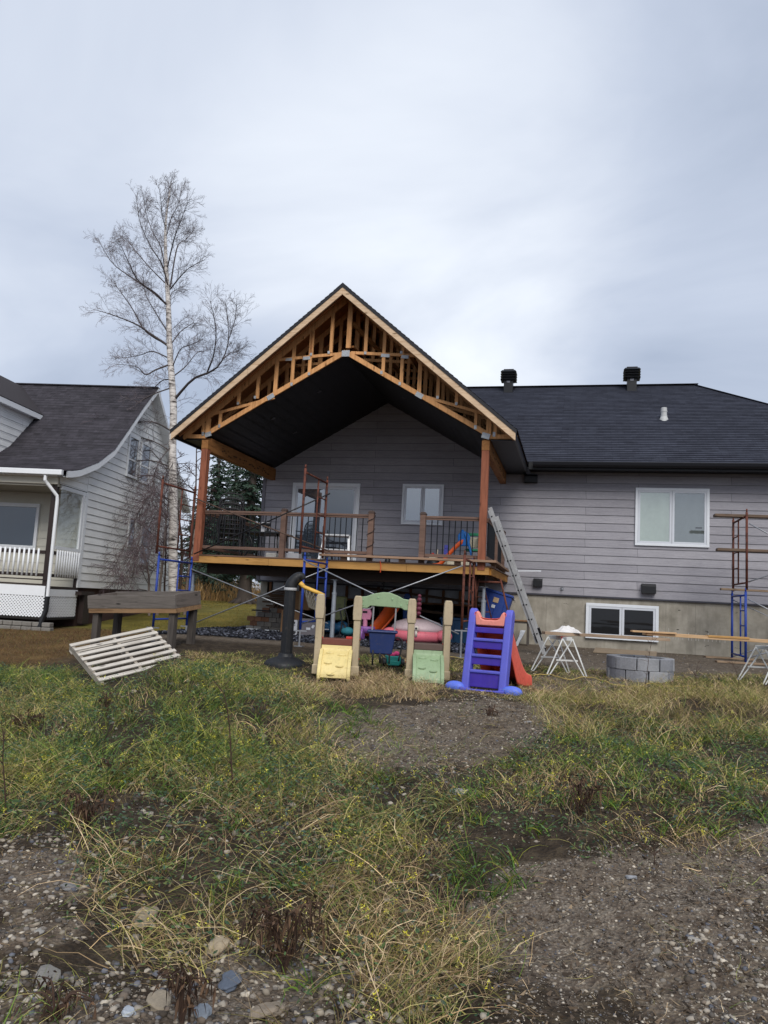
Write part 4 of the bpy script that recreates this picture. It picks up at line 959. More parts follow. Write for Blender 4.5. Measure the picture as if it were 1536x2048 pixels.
# ------------------------------------------------------------------ scaffolding
def atd(px, py, dep):
    d = ray(px, py); return Vector(CAM+d*dep)
def rust(name, base, dark):
    b = MatB(name); v = b.map(); n = b.noise(v, 7, 6, .65); col = b.ramp(n, [(.35, S(dark)), (.52, S(base)), (.72, dk(S(base), 1.3))])
    b.bump(b.noise(v, 60, 3), .3, .004); return b.out(col, .75, .1, .3)
M_rust = rust('rusty_red_paint', '#643a2e', '#3a241d'); M_blue = mat('blue_scaffold_paint', '#1c3a8c', .45, .22, 9, .1); M_silver = mat('dull_silver_tube', '#9a9ca0', .4, .25, 6, .08, .65); M_bluedk = None
def scaffold(label, X, Yf, Yr, z0, z1, m_, jack=None, flip=False, group='scaffold frames around the deck'):
    t = thing('scaffold', label, 'scaffold', (X, (Yf+Yr)/2, z0), 0, group); r = .0235; H = z1-z0
    for y in (Yf, Yr):
        m = MB(); m.tube([(X, y, z0), (X, y, z1-.02)], r, 12); m.tube([(X, y, z1-.02), (X, y, z1+.05)], .016, 10); m.build('leg', m_, t, smooth=True)
    yi = Yf+(Yr-Yf)*(.36 if flip else .60); ya = Yf if flip else Yr
    m = MB(); m.tube([(X, Yf, z1-.09), (X, Yr, z1-.09)], .02, 10); m.tube([(X, Yf, z0+.14), (X, Yr, z0+.14)], .018, 10); m.build('cross_bar', m_, t, smooth=True)
    m = MB(); m.tube([(X, yi, z0+.14), (X, yi, z1-.09)], .016, 10)
    for k in range(1, 4): zz = z0+.14+(H-.23)*k/4; m.tube([(X, yi, zz), (X, ya, zz)], .013, 8)
    m.build('rung', m_, t, smooth=True)
    if jack is not None:
        for y in (Yf, Yr):
            zb = g(X, y); m = MB(); m.tube([(X, y, zb), (X, y, z0)], .017, 10); m.box((X, y, zb+.01), (.15, .15, .012)); m.bar((X-.12, y-.02, z0-.02), (X+.12, y+.02, z0-.02), .03, .02); m.build('jack', M_silver, t)
    return t
scaffold('blue scaffold frame at the left end of the deck, below a rusty one', -7.79, -5.30, -3.97, -.72, .66, M_blue, True)
scaffold('tall rusty scaffold frame standing on the blue one at the left porch post', -7.85, -5.30, -3.97, .68, 2.15, M_rust)
scaffold('blue scaffold frame at the middle of the deck, behind the black hoop pole', -4.82, -5.30, -3.97, -.60, .76, M_blue, True)
scaffold('rusty scaffold frame standing upright in front of the patio door', -4.92, -5.30, -3.97, .78, 2.40, M_rust)
scaffold('rusty scaffold frame at the right front corner of the deck, above the blue tub', -1.87, -5.30, -3.97, -.42, .90, M_rust, True)
scaffold('blue scaffold frame standing on the ground at the right edge, by the wall', 3.29, -2.2, -.85, -.85, .58, M_blue, None, True)
scaffold('rusty scaffold frame carrying two planks at the right edge of the photo', 3.31, -2.2, -.85, .60, 2.16, M_rust, None)
def brace(label, p, q, m_=M_silver, r=.0125, group='cross braces of the scaffold'):
    t = MB().tube([p, Vector(p).lerp(Vector(q), .5)+Vector((0, 0, -.008)), q], r, 8).build('cross_brace', m_, None, smooth=True); return tag(t, label, 'brace', group)
brace('silver brace falling from the left blue frame to the middle one', at(383, 1138, -4.0), at(656, 1247, -4.0))
brace('silver brace rising from the planter to the middle blue frame', at(389, 1246, -4.03), at(657, 1136, -4.03))
brace('silver brace falling from the middle blue frame across the dark space to the blue tub', at(606, 1120, -5.33), at(917, 1268, -5.33))
brace('silver brace rising from the basketball net to the rusty frame by the ladder', at(600, 1249, -5.30), at(929, 1130, -5.30))
brace('black brace crossing the deck railing from the left post up to the door frame', at(388, 1108, -4.02), at(660, 987, -4.02), M_blackmetal, .014)
brace('rust brown brace falling across the deck railing to the middle frame', at(389, 996, -3.99), at(660, 1103, -3.99), rust('brown_brace', '#5c4a40', '#3c2e28'), .014)
brace('upper thin silver brace running off the rusty right frame', at(1498, 1047, -2.2), at(1600, 1100, -2.2)); brace('silver brace rising right from the foot of the rusty right frame', at(1496, 1164, -2.2), at(1600, 1128, -2.2))
brace('upper silver brace falling right from the front leg of the blue right frame', at(1496, 1198, -2.2), at(1600, 1250, -2.2)); brace('thin dark brace falling right from the rear leg of the blue right frame', at(1466, 1200, -.85), at(1600, 1260, -.85), M_silver, .01)
brace('silver brace rising right near the ground from the blue right frame', at(1466, 1313, -.9), at(1600, 1270, -.9)); brace('lowest silver brace beside the right sawhorse', at(1492, 1317, -2.2), at(1600, 1285, -2.2))
W_gp = wood('grey_brown_plank', '#6d5b4c', '#43382f', axis='x')
for (px, py, lab, y) in ((1428, 1031, 'topmost grey plank on the right scaffold', -1.75), (1433, 1099, 'middle dark plank on the right scaffold, below the window sill', -1.5)):
    p = at(px, py, y); tag(MB().bar(p, p+Vector((4.2, 0, -.02)), .24, .055).build('scaffold_plank', W_gp, None, bevel=.004), lab, 'plank', 'planks on the right scaffold')
p = at(1441, 1178, -1.2); tag(MB().bar(p, p+Vector((4.0, 0, -.01)), .2, .04).build('scaffold_plank', wood('tan_plank', '#8d7862', '#6a5948', axis='x'), None, bevel=.003), 'lowest tan plank on the right scaffold, where rust meets blue', 'plank', 'planks on the right scaffold')
for y in (-2.2, -.85): tag(MB().bar((2.75, y, g(3, y)+.022), (3.75, y+.08, g(3, y)+.022), .2, .035).build('ground_board', wood('tan_plank', '#8d7862'), None, bevel=.003), 'short board under the front leg of the blue right frame' if y < -2 else 'short board under the rear leg of the blue right frame', 'board')
# rusty trestle by the deck corner
t = thing('rusty_trestle', 'rusty A-shaped steel trestle leaning under the deck corner by the ladder', 'trestle', (-1.2, -3.2, -.85))
Yt = -3.6; A = lambda px, py, dy=0.0: at(px, py, Yt+dy)
m = MB(); m.tube([A(935, 1162), A(1003, 1165)], .02, 10); m.build('top_bar', M_rust, t, smooth=True)
for a, b, dy, r in (((1001, 1158), (1031, 1290), 0, .018), ((958, 1158), (947, 1216), 0, .016), ((934, 1158), (960, 1245), 0, .014), ((950, 1125), (952, 1215), -.1, .018)):
    m = MB(); p, q_ = A(*a, dy), A(*b, dy); q_.z = max(q_.z, g(q_.x, q_.y)); m.tube([p, q_], r, 10); m.build('leg', M_rust, t, smooth=True)
m = MB(); m.tube([A(966, 1165, .3), A(985, 1246, .3)], .012, 8); m.tube([A(945, 1193, .2), A(972, 1195, .2)], .010, 8); m.tube([A(948, 1224, .2), A(980, 1224, .2)], .010, 8); m.tube([A(1008, 1285), A(1030, 1284)], .014, 8); m.build('rod', M_rust, t, smooth=True)
# aluminium extension ladder
W_al = mat('worn_aluminium', '#b9babb', .55, .2, 10, .15, .35)
la = Vector((-.52, -3.05, g(-.5, -3.05))); lb = at(985, 1016, -3.93); ax = (lb-la).normalized()
ld = thing('extension_ladder', 'long aluminium extension ladder leaning against the right porch post', 'ladder', la)
sv = Vector((.02, 1, 0)); sv = (sv-ax*sv.dot(ax)).normalized(); nv = ax.cross(sv).normalized(); Ln = (lb-la).length
if nv.x < 0: nv = -nv
for sec, (o, t0, t1, w) in enumerate(((0.0, 0.0, .93, .42), (.055, .10, 1.0, .36))):
    for s in (-1, 1):
        m = MB(); p, q_ = la+ax*Ln*t0+sv*s*w/2+nv*o*-1, la+ax*Ln*t1+sv*s*w/2+nv*o*-1
        m.bar(p, q_, .022, .075, up=nv); k = .14
        ra = m.build('rail', W_al, ld, bevel=.003)
        m = MB(); u = .2
        while u < (t1-t0)*Ln-.1: m.lathe([(.017, -.0015), (.017, .0015)], tuple(p+ax*u-sv*0.0125), 10, Matrix.Rotation(math.pi/2, 3, 'X')); u += .305
        m.build('rung_end', M_black, ra)
    m = MB(); u = .2
    while u < (t1-t0)*Ln-.1:
        c = la+ax*(Ln*t0+u)-nv*o; m.tube([c-sv*w/2, c+sv*w/2], .016, 8); u += .305
    m.build('rung', W_al, ld)
for s in (-1, 1):
    m = MB(); c = la+sv*s*.21; m.bar(c+Vector((0, 0, .05)), c+Vector((0, 0, -.02)), .06, .11); m.build('foot', M_black, ld); m = MB(); c2 = la+ax*Ln*.11+sv*s*.2; m.bar(c2, c2+ax*.14, .03, .12, up=nv); m.build('guide_bracket', M_black, ld)
tag(MB().bar(at(1000, 1142, -.35), at(1082, 1142, -.25), .06, .025).build('white_trim_strip', M_white, None), 'white trim strip lying across the deck edge behind the ladder', 'trim strip')
# ------------------------------------------------------------------ sawhorses and planks
M_wsteel = mat('white_painted_steel', '#c9cac7', .5, .14, 9, .1)
def sawhorse(label):
    c = Vector((-.19, -6.88, g(-.19, -6.88))); t = thing('sawhorse', label, 'sawhorse', c, 0, 'white sawhorses under the long planks')
    top = -.405; e1, e2 = Vector((-.29, -6.68, top)), Vector((-.07, -7.10, top))
    m = MB(); m.bar(e1+(e1-e2)*.12, e2+(e2-e1)*.12, .09, .05); m.build('top_rail', M_wsteel, t, bevel=.004)
    for e, f in ((e1, (-.58, -6.6)), (e1, (-.05, -6.64)), (e2, (-.33, -7.12)), (e2, (.19, -7.15))):
        F_ = Vector((f[0], f[1], g(*f)+.01)); d = Vector((.035, .02, 0)); m = MB()
        m.tube([e+d*2.0+(0*d), F_+d*.6, F_+Vector((0, 0, -.012)), F_-d*.6, e-d*2.0], .0105, 8); m.build('leg', M_wsteel, t, smooth=True)
    m = MB()
    for e, fa, fb in ((e1, (-.58, -6.6), (-.05, -6.64)), (e2, (-.33, -7.12), (.19, -7.15))):
        a = e.lerp(Vector((*fa, g(*fa))), .58); b = e.lerp(Vector((*fb, g(*fb))), .58); m.bar(a, b, .02, .022)
    m.build('brace', M_wsteel, t); return t
sh = sawhorse('white tube sawhorse with red paint on top, nearest the purple slide')
m = MB(); m.box((-.15, -6.98, -.3785), (.14, .12, .004), Matrix.Rotation(R(-62), 3, 'Z')); m.box((-.135, -7.045, -.40), (.05, .003, .035)); m.build('paint_splash', mat('red_spray', '#b8403c', .7, .3, 20, .1), sh)
sh2 = dup(sh, (2.90, -5.92, g(2.90, -5.92)), 0, 'white tube sawhorse cut by the right edge of the photo')
for ch in list(sh2.children):
    if ch.name.startswith('paint_splash'): bpy.data.objects.remove(ch)
d1 = (Vector((2.72, -5.98, 0))-Vector((-.19, -6.88, 0))).normalized(); zt = -.372
W_sp = wood('greyed_spruce_plank', '#a08a74', '#776453', axis='x'); W_fresh = wood('fresh_spruce_plank', '#c4a27c', '#97754f', axis='x')
def plank(name, s0, s1, off, z, w, h, mt_, lab, dz=0.0):
    # built along local x, then turned, so the grain runs along the board
    base = Vector((-.19, -6.88, z)); c = base+d1*(s0+s1)/2+Vector((-d1.y, d1.x, 0))*off
    o = MB().box((0, 0, 0), (s1-s0, w, h)).build(name, mt_, None, bevel=.003); o.matrix_basis = Matrix.Translation(c) @ Matrix.Rotation(math.atan2(d1.y, d1.x), 4, 'Z') @ Matrix.Rotation(dz, 4, 'Y'); return tag(o, lab, 'plank')
plank('long_plank', -.27, 1.60, -.10, zt+.030, .19, .042, W_sp, 'greyed plank on the white sawhorse with a cloth on its end', .004)
plank('long_plank', 1.28, 4.3, -.02, zt+.082, .16, .05, W_fresh, 'fresh pale plank running from above the fire pit off the right edge', .012)
plank('board_offcut', 1.05, 1.72, -.10, zt+.125, .09, .025, W_fresh, 'short pale offcut lying on the planks before the basement window')
plank('board_offcut', 2.22, 2.85, -.06, zt+.108, .1, .032, wood('yellow_offcut', '#b98f58', '#8e6637', axis='x'), 'short yellowish offcut lying on the fresh plank left of the blue frame')
cl = MB(); n = 22; q = random.Random(9)
P0 = Vector((-.19, -6.88, zt+.055))+d1*.10; vs = []
for i in range(n):
    for j in range(n):
        u, v_ = i/(n-1)-.5, j/(n-1)-.5; e_ = max(0, 1-(2*abs(u))**3)*max(0, 1-(2*abs(v_))**3)
        hgt = (e_**.6)*(.040+.040*math.sin(u*6.2+v_*3+1.4)+.020*math.sin(u*13-v_*9)+.013*math.sin(u*27+v_*21)+.010*math.cos(v_*31-u*17))
        vs.append((P0.x+u*.42+.03*math.sin(v_*9), P0.y-.05+v_*.30+.02*math.sin(u*11), P0.z+max(0.002, hgt)))
cl.add(vs, [(i*n+j, i*n+j+1, (i+1)*n+j+1, (i+1)*n+j) for i in range(n-1) for j in range(n-1)])
tag(cl.build('crumpled_cloth', mat('white_cloth', '#d6d3d0', .9, .1, 8, .2), None, smooth=True, sub=1), 'crumpled white cloth on the end of the greyed plank', 'cloth')
# ------------------------------------------------------------------ fire pit
pc = Vector((.97, -6.68, 0)); pc.z = g(pc.x, pc.y); fp = thing('fire_pit', 'round fire pit of two courses of grey concrete blocks in front of the basement window', 'fire pit', pc)
M_blk = mat('grey_concrete_block', '#8b8d92', .92, .28, 5, .45, fine=45, orand=True); q = random.Random(3)
for c_ in range(2):
    nb_ = 9
    for k in range(nb_):
        a0 = (k+(.5 if c_ else 0))*2*math.pi/nb_+.02; a1 = a0+2*math.pi/nb_-.035; z0, z1 = pc.z+c_*.178-.04, pc.z+c_*.178+.135; R0, R1 = .47+q.uniform(-.006, .008), .335; m = MB(); st = 4
        ring = []
        for zz in (z0, z1):
            for rr_ in (R0, R1):
                for i in range(st+1): an = a0+(a1-a0)*i/st; ring.append((pc.x+rr_*math.cos(an), pc.y+rr_*math.sin(an), zz))
        s1 = st+1; fs = [tuple(range(s1))+tuple(range(2*s1-1, s1-1, -1)), tuple(range(2*s1, 3*s1))+tuple(range(4*s1-1, 3*s1-1, -1))]
        for i in range(st): fs += [(i, i+1, 2*s1+i+1, 2*s1+i), (s1+i, s1+i+1, 3*s1+i+1, 3*s1+i)]
        fs += [(0, s1, 3*s1, 2*s1), (st, s1+st, 3*s1+st, 2*s1+st)]; m.add(ring, fs); m.build('block', M_blk, fp, bevel=.008)
tag(MB().lathe([(.01, .0), (.30, .0), (.32, .03), (.01, .05)], (pc.x, pc.y, pc.z-.02), 20).build('ash_bed', mat('black_ash', '#17161a', .95, .4, 20, .6), fp), None)
p = G(1250, 1309); pb = MB(); pb.box((0, 0, 0), (1.25, .62, .018)); o = pb.build('plywood_sheet', wood('old_plywood', '#8c7c68', '#6b5d4c', axis='x', knots=False), None); o.matrix_basis = Matrix.Translation((p.x, p.y, p.z+.05)) @ Matrix.Rotation(R(-6), 4, 'Z') @ Matrix.Rotation(R(6), 4, 'X'); tag(o, 'weathered plywood sheet lying on the soil between fire pit and basement window', 'plywood sheet')
# yellow extension cord over the ground
pts = [G(*p) for p in ((890, 1319), (905, 1316), (940, 1325), (1000, 1352), (1030, 1346), (1066, 1351), (1100, 1352), (1135, 1361), (1175, 1356), (1200, 1362), (1230, 1371), (1275, 1374), (1300, 1371), (1330, 1377), (1382, 1377), (1425, 1382), (1440, 1388))]
pts = smooth_path(pts, 90); pts = [Vector((p.x, p.y, float(gzn(p.x, p.y))+.022)) for p in pts]
tag(MB().tube(pts, .007, 6).build('power_cable', mat('yellow_cord', '#b09a58', .7, .25), None, smooth=True), 'long yellow extension cord snaking over the dirt past the sawhorse', 'cord')
# ------------------------------------------------------------------ raised planter
A0 = atd(350, 1190.5, 12.8); W_grey = wood('weathered_grey_board', '#6f6862', '#4b4541', axis='x'); W_greyz = wood('weathered_grey_post', '#4f4944', '#322d2a', axis='z')
pr = thing('raised_planter', 'empty weathered raised wooden planter box on four legs behind the pale pallet', 'planter', (A0.x, A0.y, g(A0.x, A0.y)), R(-5)); PL_, PD, PH = 1.75, .78, .22
Ti = Matrix.Translation((0, 0, A0.z-g(A0.x, A0.y))) @ Matrix.Rotation(R(-3.0), 4, 'Y') @ Matrix.Rotation(R(5), 4, 'X')
Ti = Matrix.Translation((0, 0, A0.z-g(A0.x, A0.y))) @ Matrix.Rotation(R(-3.0), 4, 'Y') @ Matrix.Rotation(R(6), 4, 'X')
def tbox(mb, a, b):
    k = len(mb.v); mb.span(a, b); mb.v[k:] = [tuple(Ti @ Vector(p)) for p in mb.v[k:]]
for a, b in (((-PL_, 0, -PH), (0, .04, 0)), ((-PL_, PD-.04, -PH), (0, PD, .01))):
    m = MB(); tbox(m, a, b); m.build('side_board', W_grey, pr, world=False, bevel=.003)
W_greyy = wood('weathered_side_board', '#6c635c', '#453f3b', axis='y')
for a, b in (((-PL_, .043, -PH), (-PL_+.04, PD-.043, 0)), ((-.04, .043, -PH), (-.0, PD-.043, .008))):
    m = MB(); tbox(m, a, b); m.build('end_board', W_greyy, pr, world=False, bevel=.003)
m = MB(); tbox(m, (-PL_+.02, .0, -PH-.075), (.01, .045, -PH-.003)); tbox(m, (-.035, .05, -PH-.075), (.01, PD-.0, -PH-.003)); tbox(m, (-PL_+.02, PD-.05, -PH-.075), (-.04, PD, -PH-.003)); m.build('trim_board', wood('trim_board_wood', '#8f7152', '#664c34', axis='x'), pr, world=False)
m = MB(); tbox(m, (-PL_+.05, .05, -PH-.02), (-.05, PD-.05, -PH+.05)); m.build('soil', mat('planter_soil', '#30251c', .95, .4, 18, .8), pr, world=False)
for x, y in ((-PL_+.13, .10), (-.10, .10), (-PL_+.13, PD-.12), (-.08, PD-.12)):
    ct = Ti @ Vector((x, y, -PH-.078)); w_ = pr.matrix_basis @ ct; m = MB(); m.span((ct.x-.055, ct.y-.055, g(w_.x, w_.y)-pr.location.z-.08), (ct.x+.055, ct.y+.055, ct.z)); m.build('leg', W_greyz, pr, world=False, bevel=.004)
# ------------------------------------------------------------------ pallet
PTL, PTR, PBR, PBL = map(Vector, ((-6.709, -9.348, -.809), (-6.057, -8.348, -.558), (-5.235, -8.777, -.985), (-5.887, -9.777, -1.235)))
ex = (PBR-PBL).normalized(); ey = (PTL-PBL); ey = (ey-ex*ey.dot(ex)).normalized(); ez = ex.cross(ey); wl, dl = (PBR-PBL).length, (PTL-PBL).length
pal = thing('wooden_pallet', 'pale grey wooden pallet propped at a slant on the grassy bank below the planter', 'pallet', PBL); pal.matrix_basis = Matrix(((ex.x, ey.x, ez.x, PBL.x), (ex.y, ey.y, ez.y, PBL.y), (ex.z, ey.z, ez.z, PBL.z), (0, 0, 0, 1)))
W_pal = wood('pale_pallet_wood', '#c4bdb2', '#938a7f', axis='x'); W_paly = wood('pale_pallet_stringer', '#a79e92', '#776d62', axis='y'); q = random.Random(8)
for k in range(8):
    y = .01+k*(dl-.10)/7; m = MB(); m.box((wl/2+q.uniform(-.012, .012), y+.04, q.uniform(-.002, .002)), (wl, .064, .018), Matrix.Rotation(q.uniform(-.008, .008), 3, 'Z')); m.build('deck_board', W_pal, pal, world=False, bevel=.002)
for x in (.025, wl/2, wl-.025):
    m = MB(); m.span((x-.02, .0, -.100), (x+.02, dl, -.0115)); m.build('stringer', W_paly, pal, world=False, bevel=.002)
for y in (.05, dl-.06):
    m = MB(); m.span((0, y-.045, -.118), (wl, y+.045, -.102)); m.build('bottom_board', W_pal, pal, world=False)
# ------------------------------------------------------------------ toys
def plast(name, hexc, rough=.45, var=.08, fade=None):
    if name in _mc: return _mc[name]
    b = MatB(name); v = b.map(); c = S(hexc); n = b.noise(v, 3, 5); n2 = b.noise(v, 28, 5, .7)
    col = b.ramp(n, [(.3, dk(c, 1-var)), (.7, dk(c, 1+var))])
    col = b.mix(b.ramp(n2, [(.56, (0, 0, 0)), (.74, (.45, .45, .45))]), col, S('#5f564c')); st = b.noise(b.map((5, 5, 1.2)), 2.2, 5, .65)
    col = b.mix(b.ramp(st, [(.52, (0, 0, 0)), (.72, (.35, .35, .35))]), col, dk(c, .55))
    b.bump(b.noise(v, 90, 3), .12, .004); _mc[name] = b.out(col, b.ramp(n2, [(.3, (rough*.8,)*3), (.7, (min(1, rough*1.5),)*3)]), 0, .4); return _mc[name]
M_tan = plast('tan_plastic', '#b3a386'); M_sage = plast('sage_green_plastic', '#8aa07c'); M_yel = plast('pale_yellow_plastic', '#dcc888'); M_redbr = plast('red_brown_plastic', '#6e3f34'); M_brn = plast('brown_plastic', '#5b4a43')
M_purp = plast('violet_blue_plastic', '#5a5dbe'); M_violet = plast('deep_violet_plastic', '#43319c'); M_coral = plast('coral_plastic', '#e0604e', .42); M_pinkc = plast('faded_coral_plastic', '#e58f82', .5)
M_navy = plast('navy_plastic', '#1b2d5c'); M_orange = plast('orange_plastic', '#d5561c'); M_sky = plast('azure_plastic', '#1568b4'); M_pink = plast('pink_plastic', '#d58aa6'); M_lilac = plast('lilac_plastic', '#8a5aa0'); M_teal = plast('teal_plastic', '#1f8c86')
# basketball hoop
p = G(570, 1333); hp = thing('basketball_hoop', 'child-size black basketball hoop with yellow rim leaning over the playset', 'basketball hoop', p, R(14)); bl = plast('hoop_black', '#17191d', .5)
m = MB(); m.lathe([(.30, -.03), (.305, .03), (.28, .075), (.20, .115), (.12, .14), (.105, .18), (.10, .19)], (0, 0, 0), 32); m.build('base', bl, hp, world=False, smooth=True, bevel=.008)
m = MB(); m.lathe([(.088, .15), (.086, .5), (.082, 1.09)], (0.005, 0, 0), 8); m.build('pole', bl, hp, world=False, bevel=.006)
m = MB(); m.lathe([(.092, 1.085), (.094, 1.09), (.094, 1.12), (.090, 1.125)], (.005, 0, 0), 24); m.build('collar', mat('grey_collar', '#a5a5a6', .5, .1), hp, world=False, smooth=True)
m = MB(); m.tube(smooth_path([(.005, 0, 1.12), (.012, 0, 1.17), (.05, 0, 1.235), (.10, 0, 1.285), (.155, 0, 1.30), (.185, 0, 1.25)], 16), [.09]*3+[.088, .086, .083, .08, .077, .074, .07, .066, .06, .054, .048, .042, .036], 14); m.build('neck', bl, hp, world=False, smooth=True)
rc = Vector((.335, -.02, 1.10)); RT = Matrix.Rotation(R(20), 3, 'Y'); pts = [rc+RT @ Vector((.165*math.cos(a), .165*math.sin(a), 0)) for a in np.linspace(0, 2*math.pi, 33)]
m = MB(); m.tube(pts, .026, 10, False); m.tube([rc+RT @ Vector((-.22, 0, .03)), rc+RT @ Vector((-.15, 0, 0))], .035, 10); rim = m.build('rim', plast('rim_yellow', '#d9ab4e'), hp, world=False, smooth=True)
m = MB()
for lv in range(5):
    for k in range(14):
        for s in (-.5, .5):
            a0 = (k+(lv % 2)*.5)*2*math.pi/14; a1 = a0+s*2*math.pi/14; r0, r1 = .160-.022*lv, .160-.022*(lv+1); z0_, z1_ = -.052*lv, -.052*(lv+1)
            m.tube([rc+RT @ Vector((r0*math.cos(a0), r0*math.sin(a0), 0))+Vector((0, 0, z0_)), rc+RT @ Vector((r1*math.cos(a1), r1*math.sin(a1), 0))+Vector((0, 0, z1_))], .005, 4, False)
m.build('net', mat('grey_net', '#7e7a70', .9, .2), rim, world=False)
# playset: two climbing towers joined by a swing beam
p = G(757, 1352); ps = thing('toy_playset', 'plastic toy playset with yellow and green climbing ramps and an arched swing beam', 'playset', p, R(13))
def tower(x0, x1, ramp_m, plat_m, zoff, sx=1):
    for s, x in ((-1, x0), (1, x1)):
        m = MB(); m.span((x-.045, .10, -.03), (x+.045, .19, .72)); m.prism([(x-.055, .70), (x+.055, .70), (x+.062, .80), (x+.056, .985), (x+.040, 1.03), (x-.040, 1.03), (x-.056, .985), (x-.062, .80)], .085, .215, 'y')
        m.span((x-.06, .085, -.03), (x+.06, .205, .10))
        po = m.build('tower_post', M_tan, ps, world=False, bevel=.014, seg=3, smooth=True)
        m = MB(); m.prism([(.19, 0), (.50, 0), (.50, .80), (.44, .95), (.36, .95), (.30, .86), (.19, .86)], x-.025, x+.025, 'x'); m.span((x-.04, .46, -.03), (x+.04, .54, .86))
        m.build('side_panel', M_tan, ps, world=False, bevel=.012, seg=3, smooth=True)
        m = MB()
        for k in range(7): m.span((x-.033, .22, .14+k*.09), (x+.033, .45, .165+k*.09))
        m.build('panel_ridge', M_tan, po, world=False, bevel=.006)
        m = MB()
        for zz in (.18, .44): m.lathe([(.014, -.05), (.014, .05)], (x, .30, zz), 10, Matrix.Rotation(math.pi/2, 3, 'Y'))
        m.build('bolt_cap', plast('red_bolt', '#c0392f'), po, world=False)
    a, b = x0+.05, x1-.05
    m = MB(); m.span((a, .13, .385), (b, .52, .44)); m.span((a, .125, .36), (b, .15, .445)); m.build('platform', plat_m, ps, world=False, bevel=.008, seg=3, smooth=True)
    pr_ = [(.125, .36), (.11, .30), (.06, .26), (-.03, .21), (-.12, .13), (-.18, .03), (-.195, -.04)]; P_ = smooth_path([Vector((0, y, z)) for y, z in pr_], 18); poly = [(v.y, v.z) for v in P_]
    cm = MB()
    back = [(y+.07, z-.02) for y, z in reversed(poly)]
    cm.prism([(y, z) for y, z in poly]+back, a-.0, b+.0, 'x'); ramp_ = cm.build('climbing_ramp', ramp_m, ps, world=False, bevel=.006)
    for xx in (a-.012, b-.033):
        cm = MB()
        for k in range(4, 18):
            v = P_[k]; cm.ball((xx+.022, v.y+.01, v.z), .036, (.72, 1, 1), 10, 8)
        cm.prism([(v.y-.022, v.z+.02) for v in P_[4:]]+[(v.y+.06, v.z) for v in reversed(P_[4:])], xx, xx+.045, 'x')
        cm.build('ramp_edge', ramp_m, ramp_, world=False, smooth=False, bevel=.006)
    cm = MB()
    for fx, k in ((.30, 6), (.70, 7), (.28, 11), (.66, 12), (.40, 15)):
        v = P_[k]; t_ = (P_[k+1]-P_[k-1]).normalized(); cm.ball((a+(b-a)*fx, v.y+.0, v.z), .05, (1.1, .45, .42), 12, 8)
    cm.build('foothold', ramp_m, ramp_, world=False, smooth=True)
tower(-.83, -.325, M_yel, M_redbr, 0); tower(.40, .885, M_sage, M_brn, 0)
P_ = [(-.30, .87), (-.30, 1.02), (-.22, 1.03), (-.12, 1.07), (0, 1.095), (.09, 1.095), (.20, 1.06), (.28, 1.02), (.375, 1.01), (.375, .87), (.29, .87), (.26, .895), (-.16, .905), (-.20, .87)]
m = MB(); m.prism(P_, .11, .17, 'y'); be = m.build('swing_beam', M_sage, ps, world=False, bevel=.012, seg=3, smooth=True)
m = MB()
for x, z in ((-.26, .98), (-.26, .92), (-.06, 1.02), (.13, 1.01), (.25, .93), (.34, .96)): m.lathe([(.016, -.006), (.012, .006)], (x, .108, z), 12, Matrix.Rotation(math.pi/2, 3, 'X'))
m.build('beam_bolt', plast('sage_bolt', '#8fae86'), be, world=False)
m = MB(); m.tube([(-.115, .14, .90), (-.12, .14, .60), (-.12, .12, .56)], .0115, 6); m.tube([(.185, .14, .90), (.18, .14, .60), (.18, .12, .56)], .0115, 6); sw = m.build('swing_rope', mat('grey_rope', '#8b8a8c', .8, .15), ps, world=False)
m = MB(); m.add([(-.16, .02, .57), (.20, .02, .57), (.20, .30, .57), (-.16, .30, .57), (-.13, .04, .28), (.16, .04, .28), (.14, .26, .27), (-.10, .26, .27)], [(3, 2, 1, 0), (4, 5, 6, 7), (0, 1, 5, 4), (1, 2, 6, 5), (2, 3, 7, 6), (3, 0, 4, 7)])
m.span((-.185, .0, .555), (.225, .32, .59)); st = m.build('swing_seat', M_navy, ps, world=False, bevel=.02, seg=3, smooth=True)
m = MB(); m.tube([(-.09, .03, .33), (-.09, .03, .14)], .012, 6); m.tube([(.0, .05, .30), (.01, .05, .16)], .016, 6); m.tube(smooth_path([(.13, .05, .16), (.135, .05, .38), (.2, .05, .50), (.27, .05, .49), (.29, .05, .42), (.25, .05, .20)], 16), .011, 6); m.tube([(.19, .05, .44), (.28, .05, .44)], .009, 6); m.build('seat_frame', bl, ps, world=False, smooth=True)
m = MB()
for k, (zz, r_) in enumerate(((.84, .030), (.90, .036), (.96, .034), (1.02, .032), (1.07, .024))): m.ball((.49, .08, zz), r_, (1, 1, 1), 10, 8)
m.tube([(.49, .08, .80), (.49, .08, 1.08)], .016, 8); m.tube([(.44, .14, .92), (.49, .08, .92)], .012, 8); m.build('toy_handle', plast('maroon_plastic', '#5d1f33'), ps, world=False, smooth=True)
m = MB(); m.ball((-.865+.02, .2, .40), .03, (1.3, 1, .6)); m.box((-.42, .2, .462), (.09, .07, .035)); m.build('toy_latch', plast('red_bolt', '#c0392f'), ps, world=False, bevel=.01)
